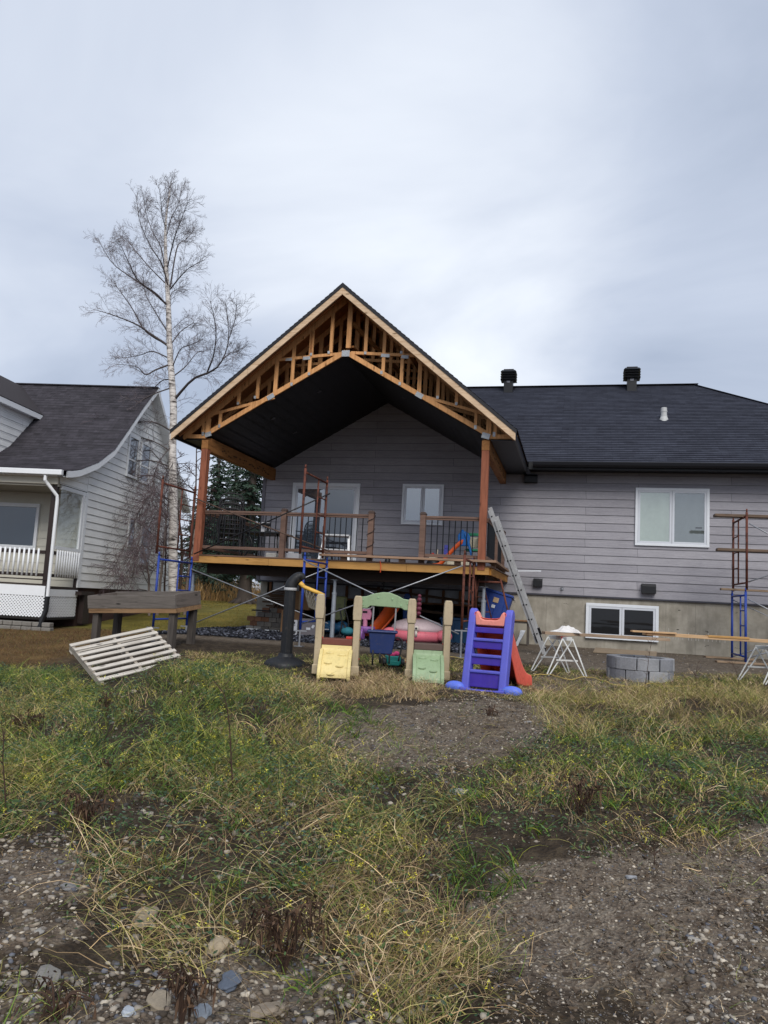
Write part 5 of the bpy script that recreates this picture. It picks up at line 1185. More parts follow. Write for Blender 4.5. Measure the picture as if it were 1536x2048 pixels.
# little toy cart in the grass
p = G(785, 1334); tcar = thing('toy_cart', 'small teal toy cart with pink top in the grass under the blue swing seat', 'toy cart', p, R(20))
m = MB(); m.span((-.10, -.12, .05), (.10, .12, .16)); m.span((-.085, -.125, .03), (.085, -.10, .10)); m.build('body', M_teal, tcar, world=False, bevel=.012, seg=3, smooth=True)
m = MB(); m.span((-.08, -.09, .16), (.02, .06, .20)); m.ball((.05, 0, .19), .045, (1, 1, .8)); m.build('top', plast('hot_pink_plastic', '#cf3f78'), tcar, world=False, bevel=.01)
for x, y in ((-.13, -.07), (.13, -.07), (-.13, .09), (.13, .09)):
    m = MB(); m.lathe([(.02, -.025), (.058, -.025), (.062, -.015), (.062, .015), (.058, .025), (.02, .025)], (x, y, .062), 16, Matrix.Rotation(math.pi/2, 3, 'Y')); m.build('wheel', M_black, tcar, world=False, smooth=False)
# purple slide
p = G(964, 1385); sl_ = thing('toy_slide', 'purple ladder toy slide with a coral chute and blue feet in front of the deck', 'slide', p, R(-11))
dz_ = .23
def yl(z): return .02+dz_*max(0, z-.05)
for s in (-1, 1):
    x = s*.235; prof = []
    for z in np.linspace(0, .94, 8): prof.append((yl(z), z))
    prof += [(yl(.94)+.02, .985), (yl(.94)+.065, 1.015), (yl(.94)+.115, .995), (yl(.94)+.15, .93)]
    for z in np.linspace(.86, 0, 6): prof.append((yl(z)+.15, z))
    m = MB(); m.prism(prof, x-.047, x+.047, 'x'); m.build('ladder_rail', M_purp, sl_, world=False, bevel=.018, seg=3, smooth=True)
for k, (zt_, zb_) in enumerate(((.245, .03), (.435, .30), (.63, .495), (.79, .69))):
    m = MB(); y = yl(zt_); m.span((-.195, y+.02, zb_+.02), (.195, y+.05, zt_-.012)); m.build('step_riser', M_violet, sl_, world=False, bevel=.008)
    if k < 3:
        m = MB(); m.span((-.195, y-.0, zt_-.022), (.195, y+.085, zt_+.014)); m.build('step', M_purp, sl_, world=False, bevel=.01, seg=3, smooth=True)
m = MB(); m.prism([(-.30, .0), (-.22, -.0), (.22, 0), (.30, 0), (.30, .05), (.13, .03), (-.13, .03), (-.30, .05)], -.02, .05, 'y'); m.build('base_bar', M_purp, sl_, world=False, bevel=.01)
for s in (-1, 1):
    m = MB(); m.ball((s*.36, .04, .035), .13, (1.0, .55, .55), 20, 12); m.span((s*.36-.08 if s > 0 else s*.36-.02, -.02, .0), (s*.36+.02 if s > 0 else s*.36+.08, .10, .06)); m.build('foot', plast('azure_violet_plastic', '#5a72d6'), sl_, world=False, smooth=True)
# chute: a U-shaped channel swept down and flared at the toe
cy = [(.22, .90), (.30, .885), (.42, .80), (.60, .62), (.80, .42), (1.00, .24), (1.16, .13), (1.30, .085), (1.42, .07)]; CP = smooth_path([Vector((0, y, z)) for y, z in cy], 28); m = MB(); sec = []
for i, v in enumerate(CP):
    f = i/27; w_ = .19+.06*f*f; lip = .10+.02*math.sin(f*3); sk = min(v.z+.02, .30+.30*f)
    prof = [(-w_-.03, v.z-sk*.92), (-w_-.02, v.z+lip*.55), (-w_-.006, v.z+lip*.72), (-w_+.02, v.z+lip*.62), (-w_+.04, v.z), (0, v.z-.012), (w_-.04, v.z), (w_-.02, v.z+lip*.62), (w_+.006, v.z+lip*.72), (w_+.02, v.z+lip*.55), (w_+.03, v.z-sk*.92)]
    if i < 3: prof = [(x, z if j not in (0, 10) else v.z-.10) for j, (x, z) in enumerate(prof)]
    sec.append([(x, v.y, max(z, -.01)) for x, z in prof])
k = len(sec[0])
for i in range(len(sec)): m.v += sec[i]
for i in range(len(sec)-1):
    for j in range(k-1): m.f.append((i*k+j, i*k+j+1, (i+1)*k+j+1, (i+1)*k+j))
m.f.append(tuple((len(sec)-1)*k+j for j in range(k)))
o = m.build('chute', M_coral, sl_, world=False, smooth=True); so_ = o.modifiers.new('sol', 'SOLIDIFY'); so_.thickness = .012; o.modifiers.new('sub', 'SUBSURF').render_levels = 1
m = MB(); lipP = [(-.185, .80), (.185, .80), (.195, .93), (.175, .985), (.145, .955), (.115, .89), (.07, .875), (-.07, .875), (-.115, .89), (-.145, .955), (-.175, .985), (-.195, .93)]
m.prism(lipP, yl(.8)+.02, yl(.8)+.10, 'y'); m.build('chute_top', M_pinkc, sl_, world=False, bevel=.018, seg=3, smooth=True)

# ------------------------------------------------------------------ things stored under the deck
def on(px, Y, py=1200):
    p = at(px, py, Y); return Vector((p.x, p.y, g(p.x, p.y)+.03))
# turtle-lid sandbox
p = on(838, -2.6); sb = thing('toy_sandbox', 'pink and white crab-shaped lidded sandbox toy under the deck between the playset towers', 'sandbox', p, R(10)); fade = plast('faded_pink_plastic', '#d8707e'); pale = plast('pale_lid_plastic', '#cdb9bb')
m = MB(); m.lathe([(.50, 0), (.58, .06), (.60, .16), (.55, .22)], (0, 0, 0.02), 32, None, 1, .85); m.build('tray', fade, sb, world=False, smooth=True)
m = MB(); m.lathe([(.56, .22), (.55, .30), (.46, .40), (.28, .46), (.05, .475)], (0, 0.02, 0.02), 32, None, 1, .85); m.build('lid', pale, sb, world=False, smooth=True)
m = MB(); m.lathe([(.30, .462), (.26, .475), (.05, .487)], (0, 0.02, 0.02), 20, None, .35, .75); m.build('lid_stripe', plast('red_faded', '#c98a8c'), sb, world=False, smooth=True)
for s in (-1, 1): MB().ball((s*.56, -.30, .17), .15, (1.1, .8, .85), 16, 10).build('claw', fade, sb, world=False, smooth=True)
m = MB(); m.ball((-.02, -.51, .30), .06, (1, .8, 1)); m.tube([(-.02, -.50, .14), (-.02, -.505, .26)], .03, 8); ey_ = m.build('eye_stalk', plast('white_toy', '#cfc5bd'), sb, world=False, smooth=True)
MB().ball((-.02, -.556, .305), .022, (1, .6, 1)).build('pupil', M_black, ey_, world=False, smooth=True)
# pink tricycle toy
p = on(733, -2.9); tk = thing('toy_tricycle', 'pink and lilac toy tricycle under the deck left of the orange slide', 'tricycle', p, R(0))
m = MB(); m.lathe([(.16, .14), (.21, .20), (.22, .27), (.20, .28)], (0, 0, 0), 18, None, 1, .8); m.build('basket', M_lilac, tk, world=False, smooth=True)
m = MB(); m.prism([(-.11, .42), (.11, .42), (.14, .55), (.10, .64), (-.10, .64), (-.14, .55)], -.06, .03, 'y'); m.tube([(0, 0, .25), (0, -.02, .45)], .05, 10); m.build('body', M_pink, tk, world=False, bevel=.02, seg=3, smooth=True)
m = MB(); m.box((0, -.066, .58), (.10, .01, .04)); m.build('slot', M_black, tk, world=False)
m = MB(); m.tube(smooth_path([(-.27, 0, .82), (-.2, 0, .80), (-.1, 0, .66), (.1, 0, .66), (.2, 0, .80), (.27, 0, .80)], 16), .014, 8); m.build('handlebar', mat('white_bar', '#c9c6c8', .5, .1), tk, world=False, smooth=True)
for x, y, r_ in ((0, -.18, .12), (-.18, .15, .09), (.18, .15, .09)): MB().lathe([(.03, -.025), (r_, -.025), (r_+.005, 0), (r_, .025), (.03, .025)], (x, y, r_), 18, Matrix.Rotation(math.pi/2, 3, 'Y')).build('wheel', M_lilac, tk, world=False)
# orange slide with blue sides under the deck
p = on(778, -2.3); os_ = thing('orange_toy_slide', 'orange toy slide with dark blue ends stored in the dark under the deck', 'slide', p, R(-8))
m = MB(); pr2 = smooth_path([Vector((-.27, -.35, .05)), Vector((-.18, -.3, .16)), Vector((-.03, -.1, .42)), Vector((.10, .1, .74)), Vector((.16, .2, .80))], 14); k = len(m.v); W2 = Vector((.22, -.05, 0))
for s, lift in ((-1, .07), (-1, 0), (1, 0), (1, .07)):
    for v in pr2: m.v.append(tuple(v+W2*s*.8+Vector((0, 0, lift))))
n_ = 14
for a in range(3):
    for i in range(n_-1): m.f.append((a*n_+i, a*n_+i+1, (a+1)*n_+i+1, (a+1)*n_+i))
o = m.build('chute', M_orange, os_, world=False, smooth=True); o.modifiers.new('sol', 'SOLIDIFY').thickness = .02
for x in (-.12, .33):
    m = MB(); m.prism([(x-.07, .45), (x+.07, .45), (x+.08, .95), (x+.03, 1.02), (x-.05, 1.0), (x-.08, .9)], .20, .26, 'y'); m.span((x-.04, .18, 0), (x+.04, .30, .5)); m.build('ladder_side', plast('toy_dark_blue', '#173d78'), os_, world=False, bevel=.02, seg=3, smooth=True)
# bins
def bin_(label, p, w, d, h, m_, rz, lid=True):
    t = thing('storage_bin', label, 'storage bin', p, rz); k = .88
    m = MB(); m.add([(-w/2*k, -d/2*k, 0), (w/2*k, -d/2*k, 0), (w/2*k, d/2*k, 0), (-w/2*k, d/2*k, 0), (-w/2, -d/2, h), (w/2, -d/2, h), (w/2, d/2, h), (-w/2, d/2, h)], [(0, 1, 2, 3), (7, 6, 5, 4), (0, 1, 5, 4), (1, 2, 6, 5), (2, 3, 7, 6), (3, 0, 4, 7)])
    for x in (-.3, 0, .3): m.span((x*w-.012, -d/2-.004, h*.1), (x*w+.012, -d/2*.9, h*.86))
    m.build('tub', m_, t, world=False, bevel=.02, seg=3, smooth=True)
    if lid: m = MB(); m.span((-w/2-.02, -d/2-.02, h-.035), (w/2+.02, d/2+.02, h+.02)); m.build('lid', m_, t, world=False, bevel=.012, seg=3, smooth=True)
    return t
M_bin = plast('bin_blue', '#1b4668'); bb = bin_('dull blue storage bin with clutter on its lid beside the right playset tower', on(912, -1.9), .62, .42, .52, M_bin, R(8))
M_tote = plast('tote_blue', '#173a86')
p = on(986, -1.2); tt = bin_('big bright blue tote standing tilted on end behind the rusty trestle', Vector((p.x, p.y, p.z+.42)), .62, .42, .78, M_tote, 0, True); tt.matrix_basis = Matrix.Translation((p.x-.05, p.y, p.z+.36)) @ Matrix.Rotation(R(14), 4, 'Y') @ Matrix.Rotation(R(-6), 4, 'X')
m = MB(); m.box((-.02, -.215, .60), (.12, .006, .11)); m.build('paper_label', mat('tan_label', '#b59a7a', .8, .1), tt, world=False); m = MB(); m.box((-.04, -.212, .45), (.08, .006, .07)); m.build('paper_label', mat('white_label', '#c9ccd2', .8, .1), tt, world=False)
# brown board on a crate with hanging white rag
p = on(1040, -.75); wb = thing('work_table', 'low brown board table beside the wall foot behind the ladder', 'table', p, R(4))
m = MB(); m.box((-.12, 0, .53), (.80, .55, .025)); m.build('board', wood('brown_board', '#8b6a4c', '#6c4f37', axis='x', knots=False), wb, world=False)
m = MB(); m.box((-.12, -.02, .49), (.74, .46, .04)); m.build('frame', W_greyz, wb, world=False)
for x in (-.44, .2): MB().span((x-.03, -.2, 0), (x+.03, -.14, .47)).build('leg', W_greyz, wb, world=False)
p = at(1040, 1262, -1.05); cl = MB(); n = 12; vs = []
for i in range(n):
    for j in range(8): u, v_ = i/(n-1), j/7; vs.append((p.x+.07-u*.20+.05*(v_-.5)*(2.2-u*1.2), p.y+.03*math.sin(j*1.6+i*.5), p.z+.02-u*.50))
cl.add(vs, [(i*8+j, i*8+j+1, (i+1)*8+j+1, (i+1)*8+j) for i in range(n-1) for j in range(7)]); o = cl.build('hanging_rag', mat('grey_white_rag', '#b9bdc4', .9, .12), None, smooth=True); o.modifiers.new('sol', 'SOLIDIFY').thickness = .004; tag(o, 'pale rag hanging from the low brown board table', 'rag')
# cardboard, boards, bags
def box_(label, p, w, d, h, m_, rz=0.0, cat='cardboard box', name='cardboard_box', flaps=True):
    t = thing(name, label, cat, p, rz); m = MB(); m.span((-w/2, -d/2, 0), (w/2, d/2, h)); m.build('carton', m_, t, world=False, bevel=.004)
    if flaps: m = MB(); m.box((0, -d/2-.001, h*.5), (.05, .003, h)); m.box((0, 0, h+.0015), (.05, d, .003)); m.build('tape', mat('pale_tape', '#a08a68', .4, .1), t, world=False)
    return t
M_card = mat('cardboard', '#8d6b4b', .85, .18, 4, .15); M_greycard = mat('grey_card', '#6f6b70', .85, .15); M_whitecard = mat('white_card', '#b9bac0', .8, .1)
box_('brown cardboard box, higher of two behind the middle blue frame', on(601, -2.0)+Vector((0, .1, .52)), .44, .4, .42, M_card, R(9)); box_('brown cardboard box below another behind the black hoop pole', on(588, -2.1), .42, .42, .50, M_card, R(4))
wc = box_('white carton with black marks at the foot of the middle blue frame', on(590, -2.9), .20, .26, .32, M_whitecard, R(12), flaps=False)
m = MB(); m.box((0.0, -.132, .24), (.12, .003, .012)); m.box((0.01, -.132, .205), (.10, .003, .012)); m.box((.03, -.132, .27), (.05, .003, .035)); m.box((-.055, -.132, .06), (.03, .003, .05)); m.lathe([(.045, -.002), (.045, .002), (.026, .002), (.026, -.002)], (.035, -.132, .07), 18, Matrix.Rotation(math.pi/2, 3, 'X')); m.build('printed_mark', M_black, wc, world=False)
gc = box_('grey carton with a small white label under the basketball net', on(622, -2.7), .34, .34, .36, M_greycard, R(12), flaps=False)
m = MB(); m.box((.0, -.172, .15), (.09, .003, .05)); m.box((.10, -.172, .20), (.05, .003, .07), Matrix.Rotation(R(30), 3, 'Y')); m.box((.0, -.172, .30), (.03, .003, .03)); m.build('shipping_label', mat('white_label', '#c9ccd2'), gc, world=False)
p = on(679, -1.6); t = thing('insulation_bag', 'pale yellow-green bag standing behind the silver jack post', 'bag', p+Vector((0, 0, .32)), R(6)); m = MB(); m.span((-.17, -.10, 0), (.17, .10, .55)); m.build('bag', mat('pale_green_bag', '#a8ad78', .6, .2, 4, .3), t, world=False, bevel=.05, seg=4, smooth=True)
m = MB()
for k in range(6): m.box((-.01+.01*(k % 2), -.102, .36-k*.03), (.15-.02*(k % 3), .004, .010))
m.box((.145, -.102, .3), (.03, .004, .4)); m.build('printed_text', mat('bag_print', '#7c8070', .8, .1), t, world=False)
p = on(676, -2.2); t = thing('blue_tarp', 'crumpled blue tarp heaped under the yellow-green bag', 'tarp', p); m = MB(); q = random.Random(6)
for k in range(7): m.ball((q.uniform(-.2, .2), q.uniform(-.12, .12), .10+q.uniform(0, .16)), q.uniform(.10, .15), (1.2, 1, .8), 10, 7)
m.build('tarp', mat('tarp_blue', '#2c5f86', .5, .3, 9, .6, fine=25), t, world=False, smooth=True)
p = on(692, -3.1); t = thing('toy_stroller', 'small toy stroller with black frame and teal cloth beside the yellow ramp tower', 'stroller', p, R(10))
m = MB()
for s in (0, .26): m.tube(smooth_path([(-.12+s*.6, s*.5, 0.02), (-.06+s*.5, s*.5, .28), (-.10+s*.4, s*.5, .55), (-.14+s*.3, s*.5, .62)], 12), .016, 7); m.tube([(.16, s*.5, .03), (-.05, s*.5, .34)], .012, 7)
m.tube([(-.14, 0, .62), (-.06, .13, .62)], .016, 7); m.build('frame', M_black, t, world=False, smooth=True)
m = MB(); m.ball((.06, .06, .16), .13, (1.1, .9, .7), 12, 8); m.build('cloth_seat', mat('teal_cloth', '#2a6f7c', .8, .2), t, world=False, smooth=True)
for x, y in ((-.12, 0), (.16, 0), (.04, .13), (.18, .13)): MB().lathe([(.02, -.012), (.04, -.012), (.04, .012), (.02, .012)], (x, y, .04), 12, Matrix.Rotation(math.pi/2, 3, 'X')).build('wheel', M_black, t, world=False)
# stacked blocks and timber at the left under the deck
M_pav = mat('grey_paver', '#6b6762', .95, .25, 6, .5, fine=30, orand=True); M_bri = mat('red_brown_block', '#74533f', .95, .25, 6, .5, fine=30, orand=True); M_lgt = mat('pale_block', '#85837f', .95, .2, 6, .4, fine=30)
bx0 = on(498, -1.75); q = random.Random(14); n_b = 0
for r_ in range(5):
    for k in range(7):
        w_ = .22
        if (r_ >= 3 and k == 0) or (r_ == 4 and k in (1, 6)): continue
        x = bx0.x+.12+k*.185+(.08 if r_ % 2 else 0); m_ = M_bri if ((r_ in (2, 4) and k < 3) or (r_ == 1 and k == 0) or (r_ == 4 and k == 4)) else (M_lgt if r_ == 0 and k < 2 else M_pav); n_b += 1
        o = MB().box((0, 0, .052), (.178, .26, .104)).build('paver_block', m_, None, bevel=.006); o.matrix_basis = Matrix.Translation((x, bx0.y+q.uniform(-.02, .02), bx0.z-.02+r_*.108)) @ Matrix.Rotation(q.uniform(-.05, .05), 4, 'Z')
        rn = ['bottom course', 'second course', 'third course', 'fourth course', 'top course'][r_]; kn = ['first', 'second', 'third', 'fourth', 'fifth', 'sixth', 'seventh'][k]
        tag(o, f"{'reddish' if m_ is M_bri else 'pale' if m_ is M_lgt else 'grey'} block in the {rn} of the paver stack, {kn} from the lawn", 'paver', 'blocks stacked under the left of the deck')
tag(MB().span((bx0.x+.14, bx0.y-.14, bx0.z+.43), (bx0.x+.62, bx0.y+.1, bx0.z+.46)).build('black_mat', M_black, None, bevel=.004), 'black rubber mat lying on top of the paver stack', 'mat')
W_lum = wood('old_lumber', '#5f4734', '#3d2d22', axis='x'); q = random.Random(17); lx = on(560, -.9)
for k in range(13):
    ln = q.uniform(.55, 1.05); o = MB().box((0, 0, 0), (ln, q.uniform(.10, .2), .04)).build('lumber_board', W_lum if q.random() < .7 else wood('lumber_tan', '#85664a', '#5e4632', axis='x'), None, bevel=.002)
    o.matrix_basis = Matrix.Translation((lx.x+.1+q.uniform(-.08, .08), lx.y+q.uniform(-.05, .05), lx.z+.36+k*.046)) @ Matrix.Rotation(q.uniform(-.12, .12), 4, 'Z')
    o2 = ['lowest', 'second', 'third', 'fourth', 'fifth', 'sixth', 'seventh', 'eighth', 'ninth', 'tenth', 'eleventh', 'twelfth', 'topmost'][k]; tag(o, f'{o2} old board of the lumber stack behind the paver blocks', 'board', 'old boards stacked behind the pavers')
for k in range(5):
    p = on(528+k*6, -1.35); o = MB().bar(p, p+Vector((.20+.02*k, .25, .62)), .09, .03).build('leaning_board', W_lum, None, bevel=.002); tag(o, f"dark board leaning on the lumber stack, {['nearest the lawn', 'second from the lawn', 'third from the lawn', 'fourth from the lawn', 'fifth from the lawn'][k]}", 'board', 'boards leaning on the lumber stack')
for k, (px, py) in enumerate(((492, 1262), (532, 1265))):
    p = G(px, py); o = MB().box((0, 0, 0), (.34-.06*(1-k), .06, .03)).build('white_trim_piece', M_white, None); o.matrix_basis = Matrix.Translation((p.x+.15, p.y, p.z+.05)) @ Matrix.Rotation(R(6), 4, 'Z'); tag(o, ['short white trim piece on the dark gravel, left of the longer one', 'longer white trim piece on the dark gravel before the pavers'][k], 'trim piece')
W_long = wood('dark_timber', '#54402f', '#352820', axis='x')
for k, (pa, pb, Y, lab) in enumerate((((705, 1172), (1000, 1212), -.6, 'upper long dark timber stored under the deck'), ((720, 1205), (1010, 1243), -.9, 'lower long brown timber above the pink sandbox'), ((700, 1245), (830, 1252), -1.2, 'short brown timber behind the toy tricycle'))):
    tag(MB().bar(at(*pa, Y), at(*pb, Y), .18, .06).build('stored_timber', W_long, None, bevel=.003), lab, 'timber')
m = MB()
for k in range(3): m.span((-6.1+k*1.6, -.75, g(0, 0)-.1), (-5.95+k*1.6, -.5, .14-k*.05))
tag(m.build('timber_rack', W_long, None), 'dark rack posts carrying the long timbers under the deck', 'rack')
t = thing('coiled_chain', 'coiled black chain hanging under the deck above the swing beam', 'chain', at(767, 1150, -2.4)); m = MB(); pts = [at(767, 1150, -2.4)+Vector((.03*math.cos(k*1.2), .03*math.sin(k*1.2), .30-k*.011)) for k in range(60)]; m.tube(pts, .010, 5); m.build('chain', mat('chain_grey', '#3a3b40', .5, .3, 20, .2, .5), t)
tag(MB().tube([at(760, 1121, DY-.03), at(762, 1132, DY-.03), at(760.5, 1145, DY-.03)], .008, 6).build('orange_string', plast('orange_string', '#d8502a'), None), 'orange string hanging over the yellow deck rim above the swing', 'string')

# ------------------------------------------------------------------ things on the deck
M_wick = mat('black_wicker', '#2b2a2d', .6, .35, 60, .5)
def chair(loc, rz, label):
    t = thing('patio_chair', label, 'chair', loc, rz, 'black wicker chairs stacked on the deck')
    m = MB(); m.span((-.24, -.24, .40), (.24, .24, .44)); m.build('seat', M_wick, t, world=False, bevel=.015)
    m = MB(); pb_ = [(-.25, .23, .42), (-.27, .30, .70), (-.24, .34, .90), (-.12, .36, .98), (.12, .36, .98), (.24, .34, .90), (.27, .30, .70), (.25, .23, .42)]
    m.tube(smooth_path(pb_, 30), .016, 6)
    for k in range(9): x = -.22+k*.055; m.tube([(x, .24, .43), (x*1.02, .31, .72), (x*.9, .35, .95-.03*abs(k-4)/4)], .010, 5)
    for zz in (.54, .64, .74, .84): m.tube([(-.25, .25+(zz-.44)*.19, zz), (0, .27+(zz-.44)*.19, zz), (.25, .25+(zz-.44)*.19, zz)], .009, 5)
    m.build('backrest', M_wick, t, world=False, smooth=True)
    for s in (-1, 1):
        m = MB(); m.tube(smooth_path([(s*.26, .29, .66), (s*.29, .1, .66), (s*.29, -.2, .64), (s*.27, -.26, .55)], 12), .018, 6); m.build('armrest', M_wick, t, world=False, smooth=True)
        m = MB(); m.tube([(s*.27, -.26, .55), (s*.25, -.25, .42), (s*.26, -.27, .0)], .016, 6); m.build('leg', M_wick, t, world=False, smooth=True)
        m = MB(); m.tube([(s*.24, .23, .42), (s*.25, .27, .0)], .016, 6); m.build('leg', M_wick, t, world=False, smooth=True)
    return t
cp = at(462, 1060, -2.6); ch0 = chair((cp.x, cp.y, DZ+.002), R(200), 'black wicker chair at the bottom of the stack behind the deck railing')
for k, w_ in enumerate(('second', 'third', 'fourth', 'topmost')): dup(ch0, (cp.x-.012*(k+1), cp.y+.02*(k+1), DZ+.002+.115*(k+1)), R(200+k-1), f'black wicker chair {w_ + " from below" if w_ != "topmost" else "at the very top"} in the stack behind the deck railing')
p = at(540, 1075, -2.1); tb = thing('patio_table', 'low dark patio table behind the deck railing beside the stacked chairs', 'table', (p.x, p.y, DZ+.002))
m = MB(); m.span((-.5, -.4, .60), (.42, .4, .64)); m.build('tabletop', M_black, tb, world=False, bevel=.01)
m = MB(); m.tube(smooth_path([(-.5, -.32, 0.02), (-.3, -.32, .35), (-.42, -.32, .6)], 10), .02, 6); m.tube([(.34, -.3, .0), (.30, -.3, .6)], .02, 6); m.build('leg', M_black, tb, world=False, smooth=True); m = MB(); m.tube([(-.44, .3, .0), (-.40, .3, .6)], .02, 6); m.tube([(.34, .3, .0), (.30, .3, .6)], .02, 6); m.build('leg', M_black, tb, world=False, smooth=True)
p = at(530, 1045, -2.1); d_ = thing('power_drill', 'grey cordless drill and white carton on the dark patio table', 'drill', (p.x+.05, p.y, DZ+.643)); m = MB(); m.tube([(-.12, 0, .2), (.1, 0, .2)], .035, 10); m.box((.03, 0, .10), (.05, .05, .2), Matrix.Rotation(R(12), 3, 'Y')); m.box((.05, 0, .025), (.1, .07, .05)); m.build('body', M_black, d_, world=False, bevel=.006); MB().span((-.16, .06, 0), (-.0, .2, .26)).build('carton', M_whitecard, d_, world=False)
tag(MB().span((at(545, 1108, -3.2).x-.12, -3.3, DZ+.001), (at(545, 1108, -3.2).x+.12, -3.08, DZ+.12)).build('pale_tray', mat('pale_plastic', '#b8b5ae', .5, .1), None, bevel=.02), 'pale plastic tray on the deck floor beside the left railing post', 'tray')
tag(MB().span((at(585, 1108, -3.3).x-.1, -3.4, DZ+.001), (at(585, 1108, -3.3).x+.18, -3.2, DZ+.13)).build('white_carton', M_whitecard, None, bevel=.004), 'low white carton on the deck floor right of the left railing post', 'carton')
# white step ladder
p = at(672, 1100, -2.3); sp_ = thing('step_stool', 'white aluminium step stool on the deck in front of the patio door', 'step stool', (p.x, p.y, DZ+.002), R(6)); M_wal = mat('white_aluminium', '#c3c5c7', .4, .1, 5, .05, .3)
for s in (-1, 1):
    m = MB(); m.bar((s*.34, -.22, 0), (s*.27, .02, .62), .03, .05, up=(1, 0, 0)); m.build('leg', M_wal, sp_, world=False); m = MB(); m.bar((s*.34, .28, 0), (s*.27, .05, .60), .03, .04, up=(1, 0, 0)); m.build('leg', M_wal, sp_, world=False)
m = MB(); m.span((-.29, -.07, .61), (.29, .10, .645)); m.build('step', M_wal, sp_, world=False, bevel=.005); m = MB(); m.span((-.30, -.17, .28), (.30, -.06, .31)); m.build('step', M_wal, sp_, world=False, bevel=.005); m = MB(); m.tube([(-.29, .1, .6), (.29, .1, .6)], .012, 6); m.tube([(-.31, .19, .28), (.31, .19, .28)], .010, 6); m.build('brace', M_wal, sp_, world=False)
p = at(776, 1106, -3.0); t = thing('dome_cover', 'small black dome cap on the deck floor between the two railing posts', 'cap', (p.x, p.y, DZ+.002)); m = MB(); m.lathe([(.085, 0), (.085, .02), (.06, .03), (.055, .10), (.03, .125), (.002, .13)], (0, 0, 0), 18); m.build('dome', M_black, t, world=False, smooth=True)
# toy slide centre on the deck
p = at(925, 1112, -1.6); td = thing('toddler_slide', 'small toy slide with orange and azure chutes behind the right deck railing', 'slide', (p.x, p.y, DZ+.002), R(8))
def strip(mb, path, w, th):
    P_ = smooth_path([Vector(v) for v in path], 14); o = len(mb.v)
    for v in P_: mb.v += [(v.x, v.y-w/2, v.z+.06), (v.x, v.y-w/2, v.z), (v.x, v.y+w/2, v.z), (v.x, v.y+w/2, v.z+.06)]
    for i in range(13):
        for j in range(3): mb.f.append((o+i*4+j, o+i*4+j+1, o+(i+1)*4+j+1, o+(i+1)*4+j))
m = MB(); strip(m, [(-.58, -.1, .02), (-.45, -.1, .05), (-.25, -.08, .26), (-.08, -.05, .42), (.0, -.02, .45)], .22, .02); o = m.build('chute', M_orange, td, world=False, smooth=True); o.modifiers.new('sol', 'SOLIDIFY').thickness = -.03
m = MB(); strip(m, [(.30, -.1, .02), (.24, -.1, .08), (.16, -.1, .30), (.08, -.06, .52), (-.02, -.02, .62), (-.05, 0, .50)], .20, .02); o = m.build('chute', M_sky, td, world=False, smooth=True); o.modifiers.new('sol', 'SOLIDIFY').thickness = -.03
m = MB(); m.prism([(-.10, .40), (.12, .40), (.14, .56), (.08, .64), (-.04, .66), (-.11, .58)], -.16, -.11, 'y'); m.build('arch', M_sky, td, world=False, bevel=.02, seg=3, smooth=True)
m = MB(); m.span((.1, .18, .60), (.32, .22, .65)); m.span((.06, .0, .33), (.34, .3, .37)); m.build('frame', plast('toy_green', '#2c8a62'), td, world=False, bevel=.01); m = MB(); m.span((.02, .02, 0), (.06, .26, .36)); m.span((.30, .02, 0), (.34, .26, .6)); m.span((.1, .2, .4), (.3, .22, .58)); m.build('leg', plast('toy_cream', '#cfc6ae'), td, world=False, bevel=.008)
td.scale = (1.12, 1.0, 1.32)
p = at(918, 1108, -2.0); tag(MB().span((p.x-.24, p.y-.1, DZ+.001), (p.x+.24, p.y+.1, DZ+.17)).build('toy_crate', plast('toy_cream', '#cfc6ae'), None, bevel=.02), 'cream toy crate under the toddler slide on the deck', 'toy crate')
p = at(893, 1085, -1.2); t = thing('toy_figure_post', 'small upright blue toy post left of the toddler slide', 'toy', (p.x, p.y, DZ+.001)); m = MB(); m.span((-.05, -.04, .26), (.05, .04, .50)); m.build('body', M_purp, t, world=False, bevel=.012); MB().span((-.04, -.045, .50), (.06, .045, .58)).build('cap', M_purp, t, world=False, bevel=.012); MB().span((-.16, -.1, 0), (.10, .1, .26)).build('stand', plast('toy_cream', '#cfc6ae'), t, world=False, bevel=.01)
p = at(868, 1100, -1.6); t = thing('toy_train', 'dark toy vehicle with white top behind the right deck railing', 'toy', (p.x, p.y, DZ+.001)); m = MB(); m.ball((0, 0, .12), .15, (1.1, .9, .75), 14, 8); m.build('body', M_black, t, world=False, smooth=True); m = MB(); m.span((-.09, -.06, .22), (.05, .06, .28)); m.tube([(0.06, 0, .2), (.08, 0, .44)], .02, 8); m.build('top', plast('toy_cream', '#cfc6ae'), t, world=False); MB().ball((-.02, -.02, .33), .035).build('red_knob', plast('red_bolt', '#c0392f'), t, world=False)
